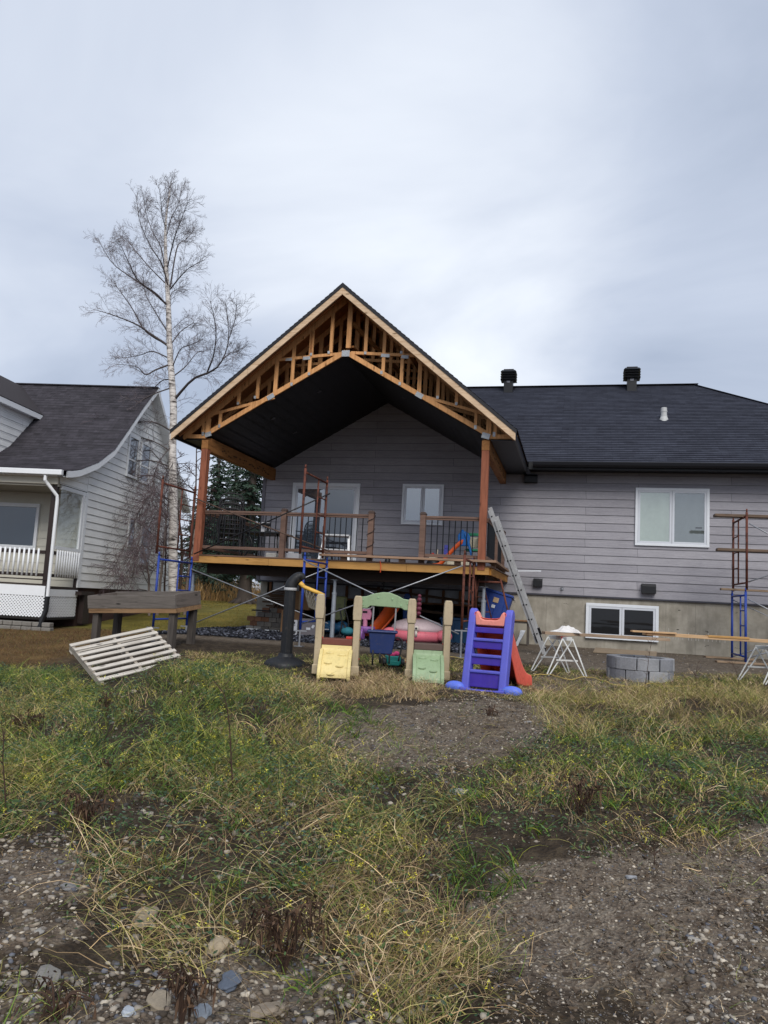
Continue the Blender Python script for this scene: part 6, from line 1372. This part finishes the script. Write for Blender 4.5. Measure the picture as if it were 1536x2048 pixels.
# ------------------------------------------------------------------ vegetation and stones (numpy meshes)
RS = np.random.RandomState(12)
def attr_mat(name, rough=.75, trans=0.0):
    b = MatB(name); a = b.node('ShaderNodeAttribute'); a.attribute_name = 'tint'
    b.out(a.outputs['Color'], rough, 0, .2)
    if trans:
        tr = b.node('ShaderNodeBsdfTranslucent'); b.l.new(a.outputs['Color'], tr.inputs[0]); mx = b.node('ShaderNodeMixShader'); mx.inputs[0].default_value = trans
        b.l.new(b.b.outputs[0], mx.inputs[1]); b.l.new(tr.outputs[0], mx.inputs[2]); b.l.new(mx.outputs[0], b.n['Material Output'].inputs[0])
    return b.m
def np_mesh(name, V, Fq, C, material, kind='stuff', label=None, cat=None, smooth=False):
    """V (n,3), Fq (m,4) quads (or (m,3) triangles), C (n,3) colours"""
    me = bpy.data.meshes.new(name); n, m_ = len(V), len(Fq); k = Fq.shape[1]
    me.vertices.add(n); me.vertices.foreach_set('co', V.astype(np.float32).ravel())
    me.loops.add(m_*k); me.loops.foreach_set('vertex_index', Fq.astype(np.int32).ravel())
    me.polygons.add(m_); me.polygons.foreach_set('loop_start', np.arange(0, m_*k, k, dtype=np.int32)); me.polygons.foreach_set('loop_total', np.full(m_, k, np.int32))
    if smooth: me.polygons.foreach_set('use_smooth', np.ones(m_, bool))
    me.update(calc_edges=True)
    ca = me.color_attributes.new('tint', 'FLOAT_COLOR', 'POINT'); c4 = np.ones((n, 4), np.float32); c4[:, :3] = C; ca.data.foreach_set('color', c4.ravel())
    me.materials.append(material); o = bpy.data.objects.new(name, me); COL.objects.link(o); return tag(o, label, cat, None, kind)
def sample_poly(pix, n, jit=0.25):
    P = pix_poly(pix) if not isinstance(pix, np.ndarray) else pix
    lo, hi = P.min(0), P.max(0); out = []; got = 0
    while got < n:
        p = lo+(hi-lo)*RS.rand(n*3, 2); j = (np.stack([fbm(p[:, 0], p[:, 1]+3, 2.3), fbm(p[:, 0]+9, p[:, 1], 2.3)], -1)-.5)*2*jit
        p = p[inside(P, p[:, 0]+j[:, 0], p[:, 1]+j[:, 1])]; out.append(p); got += len(p)
    return np.concatenate(out)[:n]
def area(pix):
    P = pix_poly(pix); x, y = P[:, 0], P[:, 1]; return abs(np.dot(x, np.roll(y, 1))-np.dot(y, np.roll(x, 1)))/2
def cull(p, fn, keep):
    return p[RS.rand(len(p)) < keep(fn(p[:, 0], p[:, 1]))]
def patch_pick(cols, alt, xy, thr=.52):
    k = fbm(xy[:, 0]+11, xy[:, 1]+4, 1.3)+.12*RS.randn(len(xy)); return np.where((k > thr)[:, None], pick(alt, len(xy)), pick(cols, len(xy)))
def pick(cols, n, w=None):
    c = np.array([S(h) for h in cols]); i = RS.choice(len(c), n, p=w); return c[i]*(0.72+.56*RS.rand(n, 1))
def strands(xy, ln, w, th0, th1, cols, seg=4, wob=.35, az=None, root_dark=True, zoff=-.01):
    n = len(xy); L_ = ln[0]+(ln[1]-ln[0])*RS.rand(n)**1.4; a = RS.rand(n)*2*np.pi if az is None else az+RS.randn(n)*.8
    t0 = np.radians(th0[0]+(th0[1]-th0[0])*RS.rand(n)); t1 = np.radians(th1[0]+(th1[1]-th1[0])*RS.rand(n))
    z0 = gzn(xy[:, 0], xy[:, 1])+zoff; p = np.stack([xy[:, 0], xy[:, 1], z0], -1); W_ = (w[0]+(w[1]-w[0])*RS.rand(n))
    sa = RS.rand(n)*2*np.pi; pts = [p]
    for i in range(seg):
        th = t0+(t1-t0)*(i+.5)/seg; aa = a+RS.randn(n)*wob
        d = np.stack([np.sin(th)*np.cos(aa), np.sin(th)*np.sin(aa), np.cos(th)], -1); p = p+d*(L_/seg)[:, None]
        p[:, 2] = np.maximum(p[:, 2], z0+.006+.01*RS.rand(n)); pts.append(p)
    pts = np.stack(pts, 1)                                   # n, seg+1, 3
    side = np.stack([np.cos(sa), np.sin(sa), .35*RS.randn(n)], -1)
    f = np.linspace(1, .28, seg+1)[None, :, None]
    A = pts+side[:, None]*W_[:, None, None]*f*.5; B = pts-side[:, None]*W_[:, None, None]*f*.5
    V = np.stack([A, B], 2).reshape(n, -1, 3); idx = np.arange(seg)
    q_ = np.stack([idx*2, idx*2+1, idx*2+3, idx*2+2], -1); Fq = (q_[None]+(np.arange(n)*(seg+1)*2)[:, None, None]).reshape(-1, 4)
    C = np.repeat(cols[:, None], (seg+1)*2, 1).reshape(-1, 3); return V.reshape(-1, 3), Fq, C, pts
def merge(parts):
    V, Fq, C, o = [], [], [], 0
    for v, f, c in parts: V.append(v); Fq.append(f+o); C.append(c); o += len(v)
    return np.concatenate(V), np.concatenate(Fq), np.concatenate(C)
def leaves(base, n, r, size, cols, flat=.5):
    """small pointed leaflets scattered round given points"""
    i = RS.randint(0, len(base), n); c = base[i]+RS.randn(n, 3)*np.array(r); s = size[0]+(size[1]-size[0])*RS.rand(n, 1)
    d = RS.randn(n, 3); d[:, 2] *= flat; d /= np.linalg.norm(d, axis=1)[:, None]; u = RS.randn(n, 3); sd = np.cross(d, u); sd /= np.linalg.norm(sd, axis=1)[:, None]
    V = np.stack([c, c+d*s*.5+sd*s*.17, c+d*s, c+d*s*.5-sd*s*.17], 1).reshape(-1, 3); Fq = np.arange(n*4).reshape(-1, 4); return V, Fq, np.repeat(cols, 4, 0)
M_grass = attr_mat('grass_blades', .7, .18); M_leaf = attr_mat('weed_leaves', .65, .15); M_peb = attr_mat('pebble_stone', .85)
GREEN = ['#5d7332', '#4d662c', '#70843c', '#8c9648', '#445b28']; OLIVE = ['#979052', '#aca262', '#7d7a42', '#bcae76', '#6a6a38']; TAN = ['#b09570', '#c6ac86', '#957b5a', '#d2bc98', '#7d6848']
lush = [(-60, 1345), (60, 1345), (130, 1350), (160, 1395), (220, 1400), (300, 1372), (395, 1338), (430, 1345), (500, 1358), (560, 1366), (610, 1392), (650, 1440), (640, 1520), (600, 1610), (480, 1650), (300, 1600), (150, 1600), (-60, 1570)]
mid = [(-60, 1540), (150, 1560), (350, 1560), (600, 1500), (760, 1540), (900, 1560), (960, 1680), (940, 1800), (960, 1920), (1050, 1990), (900, 2060), (640, 2060), (600, 1900), (420, 1890), (300, 1900), (180, 1860), (200, 1740), (120, 1670), (-60, 1680)]
rightg = [(1040, 1490), (1200, 1440), (1560, 1440), (1560, 1640), (1400, 1680), (1240, 1730), (1100, 1700), (980, 1760), (930, 1640), (960, 1540)]
dry1 = [(500, 1345), (620, 1350), (740, 1352), (880, 1365), (880, 1400), (720, 1415), (640, 1430), (560, 1385)]
dry2 = [(1040, 1400), (1200, 1378), (1560, 1372), (1560, 1480), (1300, 1500), (1120, 1480)]
dry3 = [(790, 1800), (900, 1770), (980, 1830), (960, 1960), (880, 1980), (790, 1900)]
dirt0 = [(950, 1760), (1120, 1720), (1300, 1680), (1580, 1630), (1600, 2080), (1000, 2080), (940, 1900)]; band0 = [(600, 1440), (900, 1395), (1120, 1390), (1160, 1450), (1000, 1550), (760, 1560), (620, 1500)]
_pc = (PTL+PTR+PBR+PBL)/4; PALF = np.array([[_pc.x+(v.x-_pc.x)*1.12, _pc.y+(v.y-_pc.y)*1.12] for v in (PTL, PTR, PBR, PBL)])
brnk = lambda a, b: (lambda v: a+(b-a)*np.clip((v-.35)/.3, 0, 1))
nb_ = lambda x, y: fbm(x, y, 1.5)
parts = []
def add(pix, dens, *a, keep=None, jit=.25, **k):
    n = int(area(pix)*dens); per = k.pop('per', 26); nc = max(4, n//per); ctr = sample_poly(pix, nc, jit)
    if keep: ctr = cull(ctr, lambda x, y: fbm(x+4, y, 1.7), keep)
    for (ox, oy, orad) in ((hp.location.x, hp.location.y, .36), (sl_.location.x, sl_.location.y, .30), (sl_.location.x-.35, sl_.location.y, .2), (sl_.location.x+.35, sl_.location.y-.05, .2), (ps.location.x-.55, ps.location.y-.15, .30), (ps.location.x+.65, ps.location.y-.1, .30)): ctr = ctr[np.hypot(ctr[:, 0]-ox, ctr[:, 1]-oy) > orad]
    ctr = ctr[~inside(PALF, ctr[:, 0], ctr[:, 1])]
    nc = len(ctr); own = np.repeat(np.arange(nc), per); xy = ctr[own]+RS.randn(nc*per, 2)*k.pop('spread', .075); k.setdefault('az', (RS.rand(nc)*2*np.pi)[own]); tone = (.55+1.0*RS.rand(nc)**1.2)[own][:, None]
    cl_ = k.pop('cols'); al_ = k.pop('alt', None); cols = (patch_pick(cl_, al_, xy) if al_ else pick(cl_, len(xy)))*tone; v, f, c, p = strands(xy, *a, cols, **k); parts.append((v, f, c)); return p
# lush green bank: long lax stems, many lying over
pa = add(lush, 1900, (.08, .37), (.0035, .007), (5, 45), (60, 115), cols=GREEN+OLIVE[:1], alt=OLIVE+TAN[:2]+GREEN[:1], keep=brnk(.22, 1))
pb_ = add(mid, 2200, (.08, .38), (.0028, .0055), (20, 65), (70, 108), cols=OLIVE+GREEN[:2]+TAN[:1], alt=TAN+TAN+OLIVE[:3], keep=brnk(.12, 1))
pc_ = add(rightg, 1250, (.06, .24), (.003, .006), (5, 60), (55, 108), cols=GREEN+OLIVE[:2], alt=TAN+OLIVE[:2]+TAN[:3], keep=brnk(-.1, 1))
low_ = [(560, 1880), (700, 1840), (980, 1900), (1120, 1990), (1180, 2080), (520, 2080), (600, 1980)]; add(low_, 1500, (.10, .40), (.0022, .005), (20, 70), (70, 110), cols=OLIVE+GREEN[:2], alt=TAN+OLIVE[:2], keep=brnk(.15, 1))
add([(-80, 1960), (110, 1985), (150, 2080), (-80, 2080)], 1500, (.08, .25), (.003, .006), (10, 50), (60, 110), cols=GREEN+OLIVE, keep=brnk(.2, 1))
add(dirt0, 420, (.05, .22), (.0018, .0035), (30, 80), (70, 100), cols=TAN+OLIVE[:2], alt=GREEN, keep=brnk(-.2, .8), per=9, spread=.05)
add([(120, 1740), (330, 1880), (560, 1880), (640, 1960), (560, 2060), (120, 1960)], 420, (.08, .3), (.002, .0045), (30, 75), (75, 105), cols=OLIVE+TAN[:2], alt=GREEN, keep=brnk(-.2, .8), per=12)
add([(150, 1700), (420, 1690), (640, 1860), (660, 1960), (420, 1950), (230, 1930), (150, 1800)], 1500, (.12, .45), (.0024, .0048), (25, 70), (75, 110), cols=OLIVE+GREEN[:2], alt=TAN+OLIVE[:2], keep=brnk(.2, 1))
add([(900, 1620), (1240, 1660), (1260, 1750), (1100, 1790), (940, 1800)], 1300, (.08, .3), (.0026, .0055), (10, 60), (60, 108), cols=GREEN+OLIVE[:1], alt=TAN+OLIVE, keep=brnk(.1, 1))
add(band0, 500, (.05, .22), (.0022, .0045), (15, 70), (60, 105), cols=TAN+OLIVE[:2], alt=GREEN, keep=brnk(-.3, .8), per=14, spread=.06)
add([(1240, 1660), (1560, 1620), (1560, 1720), (1250, 1760)], 700, (.06, .22), (.0024, .005), (10, 60), (60, 108), cols=GREEN+OLIVE[:1], alt=TAN, keep=brnk(-.1, .9), per=18)
pd_ = add(dry1, 2200, (.08, .26), (.003, .0055), (5, 60), (50, 110), cols=TAN+OLIVE[:2], alt=TAN[:4], keep=brnk(.1, 1))
pe_ = add(dry2, 1800, (.10, .34), (.003, .005), (10, 60), (50, 110), cols=TAN+OLIVE, alt=OLIVE+GREEN[:2]+TAN[:2], keep=brnk(.05, 1))
pf_ = add(dry3, 2600, (.10, .32), (.002, .004), (20, 70), (70, 110), cols=TAN, keep=brnk(.3, 1))
add([(380, 1300), (700, 1310), (1060, 1330), (1230, 1345), (1536, 1350), (1536, 1400), (900, 1400), (640, 1380), (400, 1350)], 2100, (.03, .13), (.004, .008), (10, 70), (60, 110), cols=GREEN+OLIVE, alt=TAN+OLIVE[:2]+['#6a5438'], keep=brnk(.25, 1))
v, f, c = merge(parts); np_mesh('grass', v, f, c, M_grass)
# straw lying flat on the bare dirt
parts = []
for P in ([(640, 1400), (1536, 1390), (1536, 2046), (980, 2046), (900, 1700)], [(0, 1680), (200, 1680), (200, 1900), (640, 1900), (660, 2046), (0, 2046)]):
    add(P, 620, (.03, .22), (.0018, .0035), (70, 88), (84, 100), cols=TAN+OLIVE[:1]+['#5a4632'], keep=brnk(.2, 1), wob=.5)
n = 1300; xy = np.concatenate([sample_poly(P, n, .2) for P in (dirt0, mid, lush, rightg, band0)]); v, f, c, _ = strands(xy, (.012, .04), (.008, .02), (60, 88), (80, 110), pick(['#5e5145', '#70604f', '#41372e', '#86755f'], len(xy)), seg=1, zoff=.004); parts.append((v, f, c))
v, f, c = merge(parts); np_mesh('dry_straw', v, f, c, M_grass)
# green tufts of broad blades
parts = []; tufts = []
for pix, n in ((rightg, 70), (lush, 50), (mid, 42), ([(930, 1700), (1180, 1760), (1120, 1820), (900, 1800)], 8), ([(520, 1400), (760, 1410), (760, 1480), (620, 1470)], 14)):
    tufts.append(sample_poly(pix, n, .2))
tufts = np.concatenate(tufts); k = 26; xy = np.repeat(tufts, k, 0)+RS.randn(len(tufts)*k, 2)*.035
v, f, c, _ = strands(xy, (.10, .26), (.005, .009), (10, 50), (70, 120), pick(['#45622a', '#55752f', '#6b8538', '#8a8a3a', '#38502a'], len(xy)), seg=4, wob=.1); parts.append((v, f, c))
v, f, c = merge(parts); np_mesh('grass_tufts', v, f, c, M_grass)
# low leafy weeds and their yellow flowers
def around(p, n): q_ = p.reshape(-1, 3); return q_[RS.randint(0, len(q_), n)]
parts = []
def ground_pts(pix, n, h): xy = sample_poly(pix, n, .2); return np.stack([xy[:, 0], xy[:, 1], gzn(xy[:, 0], xy[:, 1])+h*RS.rand(n)], -1)
for pix, nc, per, hh in ((lush, 470, 46, .16), (mid, 230, 38, .12), (rightg, 210, 44, .07), ([(-60, 1330), (180, 1340), (140, 1400), (-60, 1420)], 60, 60, .10)):
    b0 = ground_pts(pix, nc, hh); parts.append(leaves(b0, nc*per, (.085, .085, .03), (.013, .040), pick(['#43593a', '#4f6740', '#39503a', '#5d7244', '#737f4e', '#4d6152'], nc*per)))
v, f, c = merge(parts); np_mesh('weed_leaves', v, f, c, M_leaf)
parts = []
def flowers(src, n):
    base = around(src[:, -2:], n); base = base+np.array([0, 0, .02]); m_ = 6
    b2 = np.repeat(base, m_, 0)+RS.randn(n*m_, 3)*.010; parts.append(leaves(b2, n*m_*2, (.004, .004, .004), (.008, .016), pick(['#d8cf4a', '#c9bd38', '#e4de78'], n*m_*2), 1.0))
flowers(pa, 700); flowers(pb_, 320); flowers(pc_, 200); flowers(pe_, 60)
v, f, c = merge(parts); np_mesh('yellow_flowers', v, f, c, M_leaf)
# lawns
parts = []
xy = np.stack([-7.6-RS.rand(95000)*11, -8.9+RS.rand(95000)*11.5], -1); m1, m2 = lawn_mask(xy[:, 0], xy[:, 1]); xy = xy[(RS.rand(len(xy)) < m1) & (m2 < .5)]
xy = xy[~((xy[:, 0] < -12.4) & (xy[:, 1] > -2.2))]
v, f, c, _ = strands(xy, (.03, .10), (.004, .008), (5, 60), (40, 100), pick(['#75593a', '#64482f', '#846a48', '#54402c', '#6f6a3c'], len(xy)), seg=2); parts.append((v, f, c))
xy = np.stack([-17+RS.rand(70000)*12, -1.0+RS.rand(70000)*17], -1); xy = xy[(xy[:, 0] < -8.1) & ~((xy[:, 0] < -12.0) & (xy[:, 1] < 8))]
v, f, c, _ = strands(xy, (.03, .09), (.005, .010), (5, 60), (40, 100), pick(['#7d7434', '#8e7d3c', '#66672e', '#9a8244', '#6b5a2c'], len(xy)), seg=2); parts.append((v, f, c))
v, f, c = merge(parts); np_mesh('lawn_grass', v, f, c, M_grass)
# tall dry reeds beyond the lawn
xy = np.stack([-30+RS.rand(9000)*24, 17+RS.rand(9000)*8], -1); v, f, c, _ = strands(xy, (.5, 1.3), (.02, .04), (0, 18), (5, 45), pick(['#b08a58', '#9c7a50', '#c2a06c', '#7c6846'], len(xy)), seg=3); np_mesh('dry_reeds', v, f, c, M_grass)
# pebbles
def pebbles(xy, size, cols, flat=(.35, .8), sink=.35, pw=2.2):
    t_ = (1+5**.5)/2; iv = np.array([(-1, t_, 0), (1, t_, 0), (-1, -t_, 0), (1, -t_, 0), (0, -1, t_), (0, 1, t_), (0, -1, -t_), (0, 1, -t_), (t_, 0, -1), (t_, 0, 1), (-t_, 0, -1), (-t_, 0, 1)]); iv /= np.linalg.norm(iv[0])
    ifc = np.array([(0, 11, 5), (0, 5, 1), (0, 1, 7), (0, 7, 10), (0, 10, 11), (1, 5, 9), (5, 11, 4), (11, 10, 2), (10, 7, 6), (7, 1, 8), (3, 9, 4), (3, 4, 2), (3, 2, 6), (3, 6, 8), (3, 8, 9), (4, 9, 5), (2, 4, 11), (6, 2, 10), (8, 6, 7), (9, 8, 1)])
    n = len(xy); s = size[0]+(size[1]-size[0])*RS.rand(n)**pw; sc = np.stack([s*(.75+.6*RS.rand(n)), s*(.6+.5*RS.rand(n)), s*(flat[0]+(flat[1]-flat[0])*RS.rand(n))], -1)
    V = iv[None]*(1+.75*(RS.rand(n, 12, 1)-.5))*sc[:, None]; a = RS.rand(n)*6.28; ca, sa = np.cos(a)[:, None], np.sin(a)[:, None]; tl = (RS.rand(n)-.5)[:, None]*.6
    x, y, z = V[..., 0], V[..., 1], V[..., 2]; z2 = z*np.cos(tl)+x*np.sin(tl); x2 = x*np.cos(tl)-z*np.sin(tl)
    V = np.stack([x2*ca-y*sa, x2*sa+y*ca, z2], -1); z0 = gzn(xy[:, 0], xy[:, 1])+sc[:, 2]*(1-sink*2)*.6
    V = V+np.stack([xy[:, 0], xy[:, 1], z0], -1)[:, None]; Fq = (ifc[None]+(np.arange(n)*12)[:, None, None]).reshape(-1, 3); return V.reshape(-1, 3), Fq, np.repeat(cols, 12, 0)
STO = ['#76706a', '#857e75', '#5c5650', '#968e82', '#998f80', '#4b4845', '#5d5f66', '#6d6257', '#595047', '#5a5046', '#4c443c', '#b0a798']; parts = []
corner1 = [(-60, 1660), (140, 1655), (200, 1740), (170, 1860), (90, 1960), (-60, 1990)]; corner2 = [(-80, 1940), (160, 1930), (330, 1900), (600, 1860), (720, 1930), (900, 2000), (900, 2080), (-80, 2080)]
dirt = [(950, 1760), (1120, 1720), (1300, 1680), (1580, 1630), (1600, 2080), (1000, 2080), (940, 1900)]; band = [(600, 1440), (900, 1395), (1120, 1390), (1160, 1450), (1000, 1550), (760, 1560), (620, 1500)]
back = [(880, 1385), (1560, 1380), (1560, 1290), (1100, 1295), (900, 1330)]
for pix, d_, sz in ((corner1, 5200, (.0018, .017)), (corner2, 5200, (.0018, .019)), (dirt, 6500, (.0016, .010)), (band, 2200, (.002, .014)), (mid, 420, (.003, .024)), (lush, 100, (.006, .03)), (rightg, 400, (.003, .016)), (back, 60, (.005, .018)), ([(1280, 1900), (1580, 1820), (1600, 2080), (1350, 2080)], 3000, (.003, .018))):
    n = int(area(pix)*d_); xy = sample_poly(pix, n, .2); parts.append(pebbles(xy, sz, pick(STO, n), pw=4.5))
v, f, c = merge(parts); np_mesh('gravel', v, f, c, M_peb)
n = 7000; xy = np.stack([-8.4+RS.rand(n)*6.9, -4.5+RS.rand(n)*3.2], -1); v, f, c = pebbles(xy, (.015, .036), pick(['#1c1e24', '#2b2d35', '#3c3f48', '#5a5d67', '#131418'], n), (.5, .9), -.2, 1.2); v[:, 2] += .02; np_mesh('crushed_stones', v, f, c, M_peb)
# single larger rocks
def rock(px, py, s, col, lab, flat=.45, seed=0):
    s = s*.8
    p = G(px, py); q_ = np.random.RandomState(seed+100); bm = bmesh.new(); bmesh.ops.create_icosphere(bm, subdivisions=3, radius=1)
    ph = q_.rand(6)*6
    for v_ in bm.verts:
        c_ = v_.co; k = 1+.16*math.sin(c_.x*2.7+ph[0])*math.cos(c_.y*2.3+ph[1])+.10*math.sin(c_.z*5+c_.x*4+ph[2])+.05*math.sin(c_.y*9+ph[3]); v_.co = Vector((c_.x*s*k, c_.y*s*.72*k, max(-.6, min(.75, c_.z*k))*s*flat))
    me = bpy.data.meshes.new('rock'); bm.to_mesh(me); bm.free(); me.materials.append(mat('rock_'+col.strip('#'), col, .9, .2, 14, .5, fine=40)); o = bpy.data.objects.new('rock', me); COL.objects.link(o)
    o.location = (p.x, p.y, p.z+s*flat*.35); o.rotation_euler = (q_.uniform(-.25, .25), q_.uniform(-.25, .25), q_.uniform(0, 6)); return tag(o, lab, 'rock')
for k, (px, py, s, col, lab, fl) in enumerate(((919, 1587, .085, '#a9a8a6', 'pale flat stone in the middle of the yard', .35), (437, 1897, .07, '#a1937c', 'rounded tan stone in the weeds left of the wilted plant', .6), (459, 1967, .075, '#565e6b', 'dark blue-grey slate stone near the bottom edge', .28), (255, 2033, .05, '#a9b0b8', 'whitish blue stone at the bottom edge', .6),
    (75, 1868, .045, '#8f8c86', 'grey stone in the gravel by the left edge', .5), (320, 2010, .075, '#8d8271', 'brownish flat stone beside the dark stalk at the bottom edge', .35), (405, 2030, .055, '#7b828a', 'grey stone right of the dark stalk at the bottom edge', .45), (290, 1842, .09, '#8a7f6c', 'large tan stone half buried under the weeds', .45), (140, 1778, .06, '#7b7a79', 'grey stone at the edge of the left gravel patch', .4),
    (1390, 1884, .05, '#98938b', 'pale stone lying on the bare dirt at right', .4), (1262, 1757, .035, '#8d8f93', 'small grey stone on the dirt below the green weeds', .5), (1055, 1446, .07, '#908c88', 'flat pale stone in the bare gravel band before the slide', .25), (94, 1955, .075, '#77746f', 'slanted grey stone in the gravel near the lower left corner', .35), (535, 2025, .08, '#85796a', 'tan flat stone at the bottom edge right of the slate', .35))):
    rock(px, py, s, col, lab, fl, k)
# wilted brown weeds and tall stalks
M_wilt = attr_mat('wilted_leaves', .85, .1); M_stalk = mat('dry_stalk', '#46342a', .9, .25, 12, .2)
def wilted(px, py, h, spread, label, seed, n=150):
    p = G(px, py); t = thing('wilted_weed', label, 'weed', p, 0, 'wilted brown weeds'); q_ = random.Random(seed); m = MB(); tips = []
    for k in range(7):
        a = q_.uniform(0, 6.28); d = Vector((math.cos(a)*spread*.5, math.sin(a)*spread*.5, h*q_.uniform(.6, 1))); pts = [p+Vector((0, 0, -.02)), p+d*.4+Vector((0, 0, .02)), p+d*.8, p+d+Vector((math.cos(a)*.05, math.sin(a)*.05, -.04))]; sp_ = smooth_path(pts, 9); branch_tubes(m, sp_, .006, .002, 5); tips += sp_[2:]
    m.build('stalk', M_stalk, t); B_ = np.array([tuple(v) for v in tips]); n = int(n*1.9); v, f, c = leaves(B_, n, (.014, .014, .018), (.012, .042), pick(['#46352b', '#574436', '#33271f', '#69523f'], n), .6)
    v = v.reshape(-1, 4, 3); v[:, 1:, 2] -= np.abs(RS.randn(len(v), 1))*.035*np.array([.4, 1.3, .4]); v = v.reshape(-1, 3)-np.array(p)
    o = np_mesh('leaf', v, f, c, M_wilt, None); o.parent = t
    return t
wilted(172, 1655, .26, .16, 'large wilted brown weed where the left gravel meets the grass', 1, 170); wilted(568, 1940, .34, .20, 'tallest wilted brown weed hanging over the stones in the foreground', 2, 260); wilted(1160, 1628, .28, .24, 'dark wilted weed on the right side of the yard', 3, 170); wilted(45, 1470, .30, .25, 'wilted brown weed at the left edge below the lawn', 4, 130)
wilted(363, 2046, .24, .10, 'thin wilted stalk of brown leaves at the bottom edge', 5, 90); wilted(212, 1432, .26, .10, 'small upright brown weed below the pallet', 6, 60); wilted(110, 2046, .16, .14, 'withered weed heads at the lower left corner', 7, 60); wilted(977, 1432, .10, .12, 'tiny brown weed clump below the purple slide', 8, 40); wilted(230, 1560, .2, .2, 'half-fallen brown weed left of the lush green patch', 9, 70)
def stalk(pix, label, base, r=.005, side=True, seed=0):
    b = G(*base); dep = float(np.dot(np.array(b)-CAM, fwd)); pts = smooth_path([atd(x, y, dep) for x, y in pix], 16); t = thing('dry_stalk', label, 'stalk', b, 0, 'tall dry weed stalks'); m = MB(); branch_tubes(m, pts, r, r*.35, 6); q_ = random.Random(seed)
    m.build('stem', M_stalk, t); m = MB()
    if side:
        for k in range(16):
            i = q_.randint(3, 15); a = q_.uniform(0, 6.28); twig(m, q_, pts[i], Vector((math.cos(a), math.sin(a), q_.uniform(.3, 1))), q_.uniform(.03, .12), r*.45, .1, 0, 3)
    m.build('side_twig', M_stalk, t); return t
stalk([(467, 1592), (463, 1530), (460, 1470), (455, 1420), (446, 1385), (432, 1368)], 'tall thin dark stalk standing alone in the green weeds', (467, 1592), .0055, True, 1)
stalk([(12, 1640), (10, 1580), (6, 1520), (7, 1480), (2, 1440)], 'thin brown stalk at the very left edge of the yard', (12, 1640), .005, True, 2)
stalk([(1290, 1375), (1296, 1330), (1300, 1300), (1306, 1270)], 'pale dry stalk before the fire pit blocks', (1290, 1385), .004, True, 3); stalk([(1393, 1385), (1392, 1350), (1396, 1325)], 'yellowish bushy stalk right of the fire pit', (1393, 1390), .004, True, 4); stalk([(1475, 1385), (1476, 1355), (1466, 1330), (1455, 1325)], 'bent dry stalk beside the right sawhorse', (1475, 1390), .004, True, 5)
stalk([(1033, 1600), (1035, 1560), (1036, 1530), (1034, 1505)], 'slim brown stalk between the pale stone and the dark wilted weed', (1033, 1600), .003, True, 6); stalk([(1310, 1730), (1308, 1690), (1312, 1640)], 'thin green-brown stalk over the dirt at right', (1310, 1730), .003, True, 7)
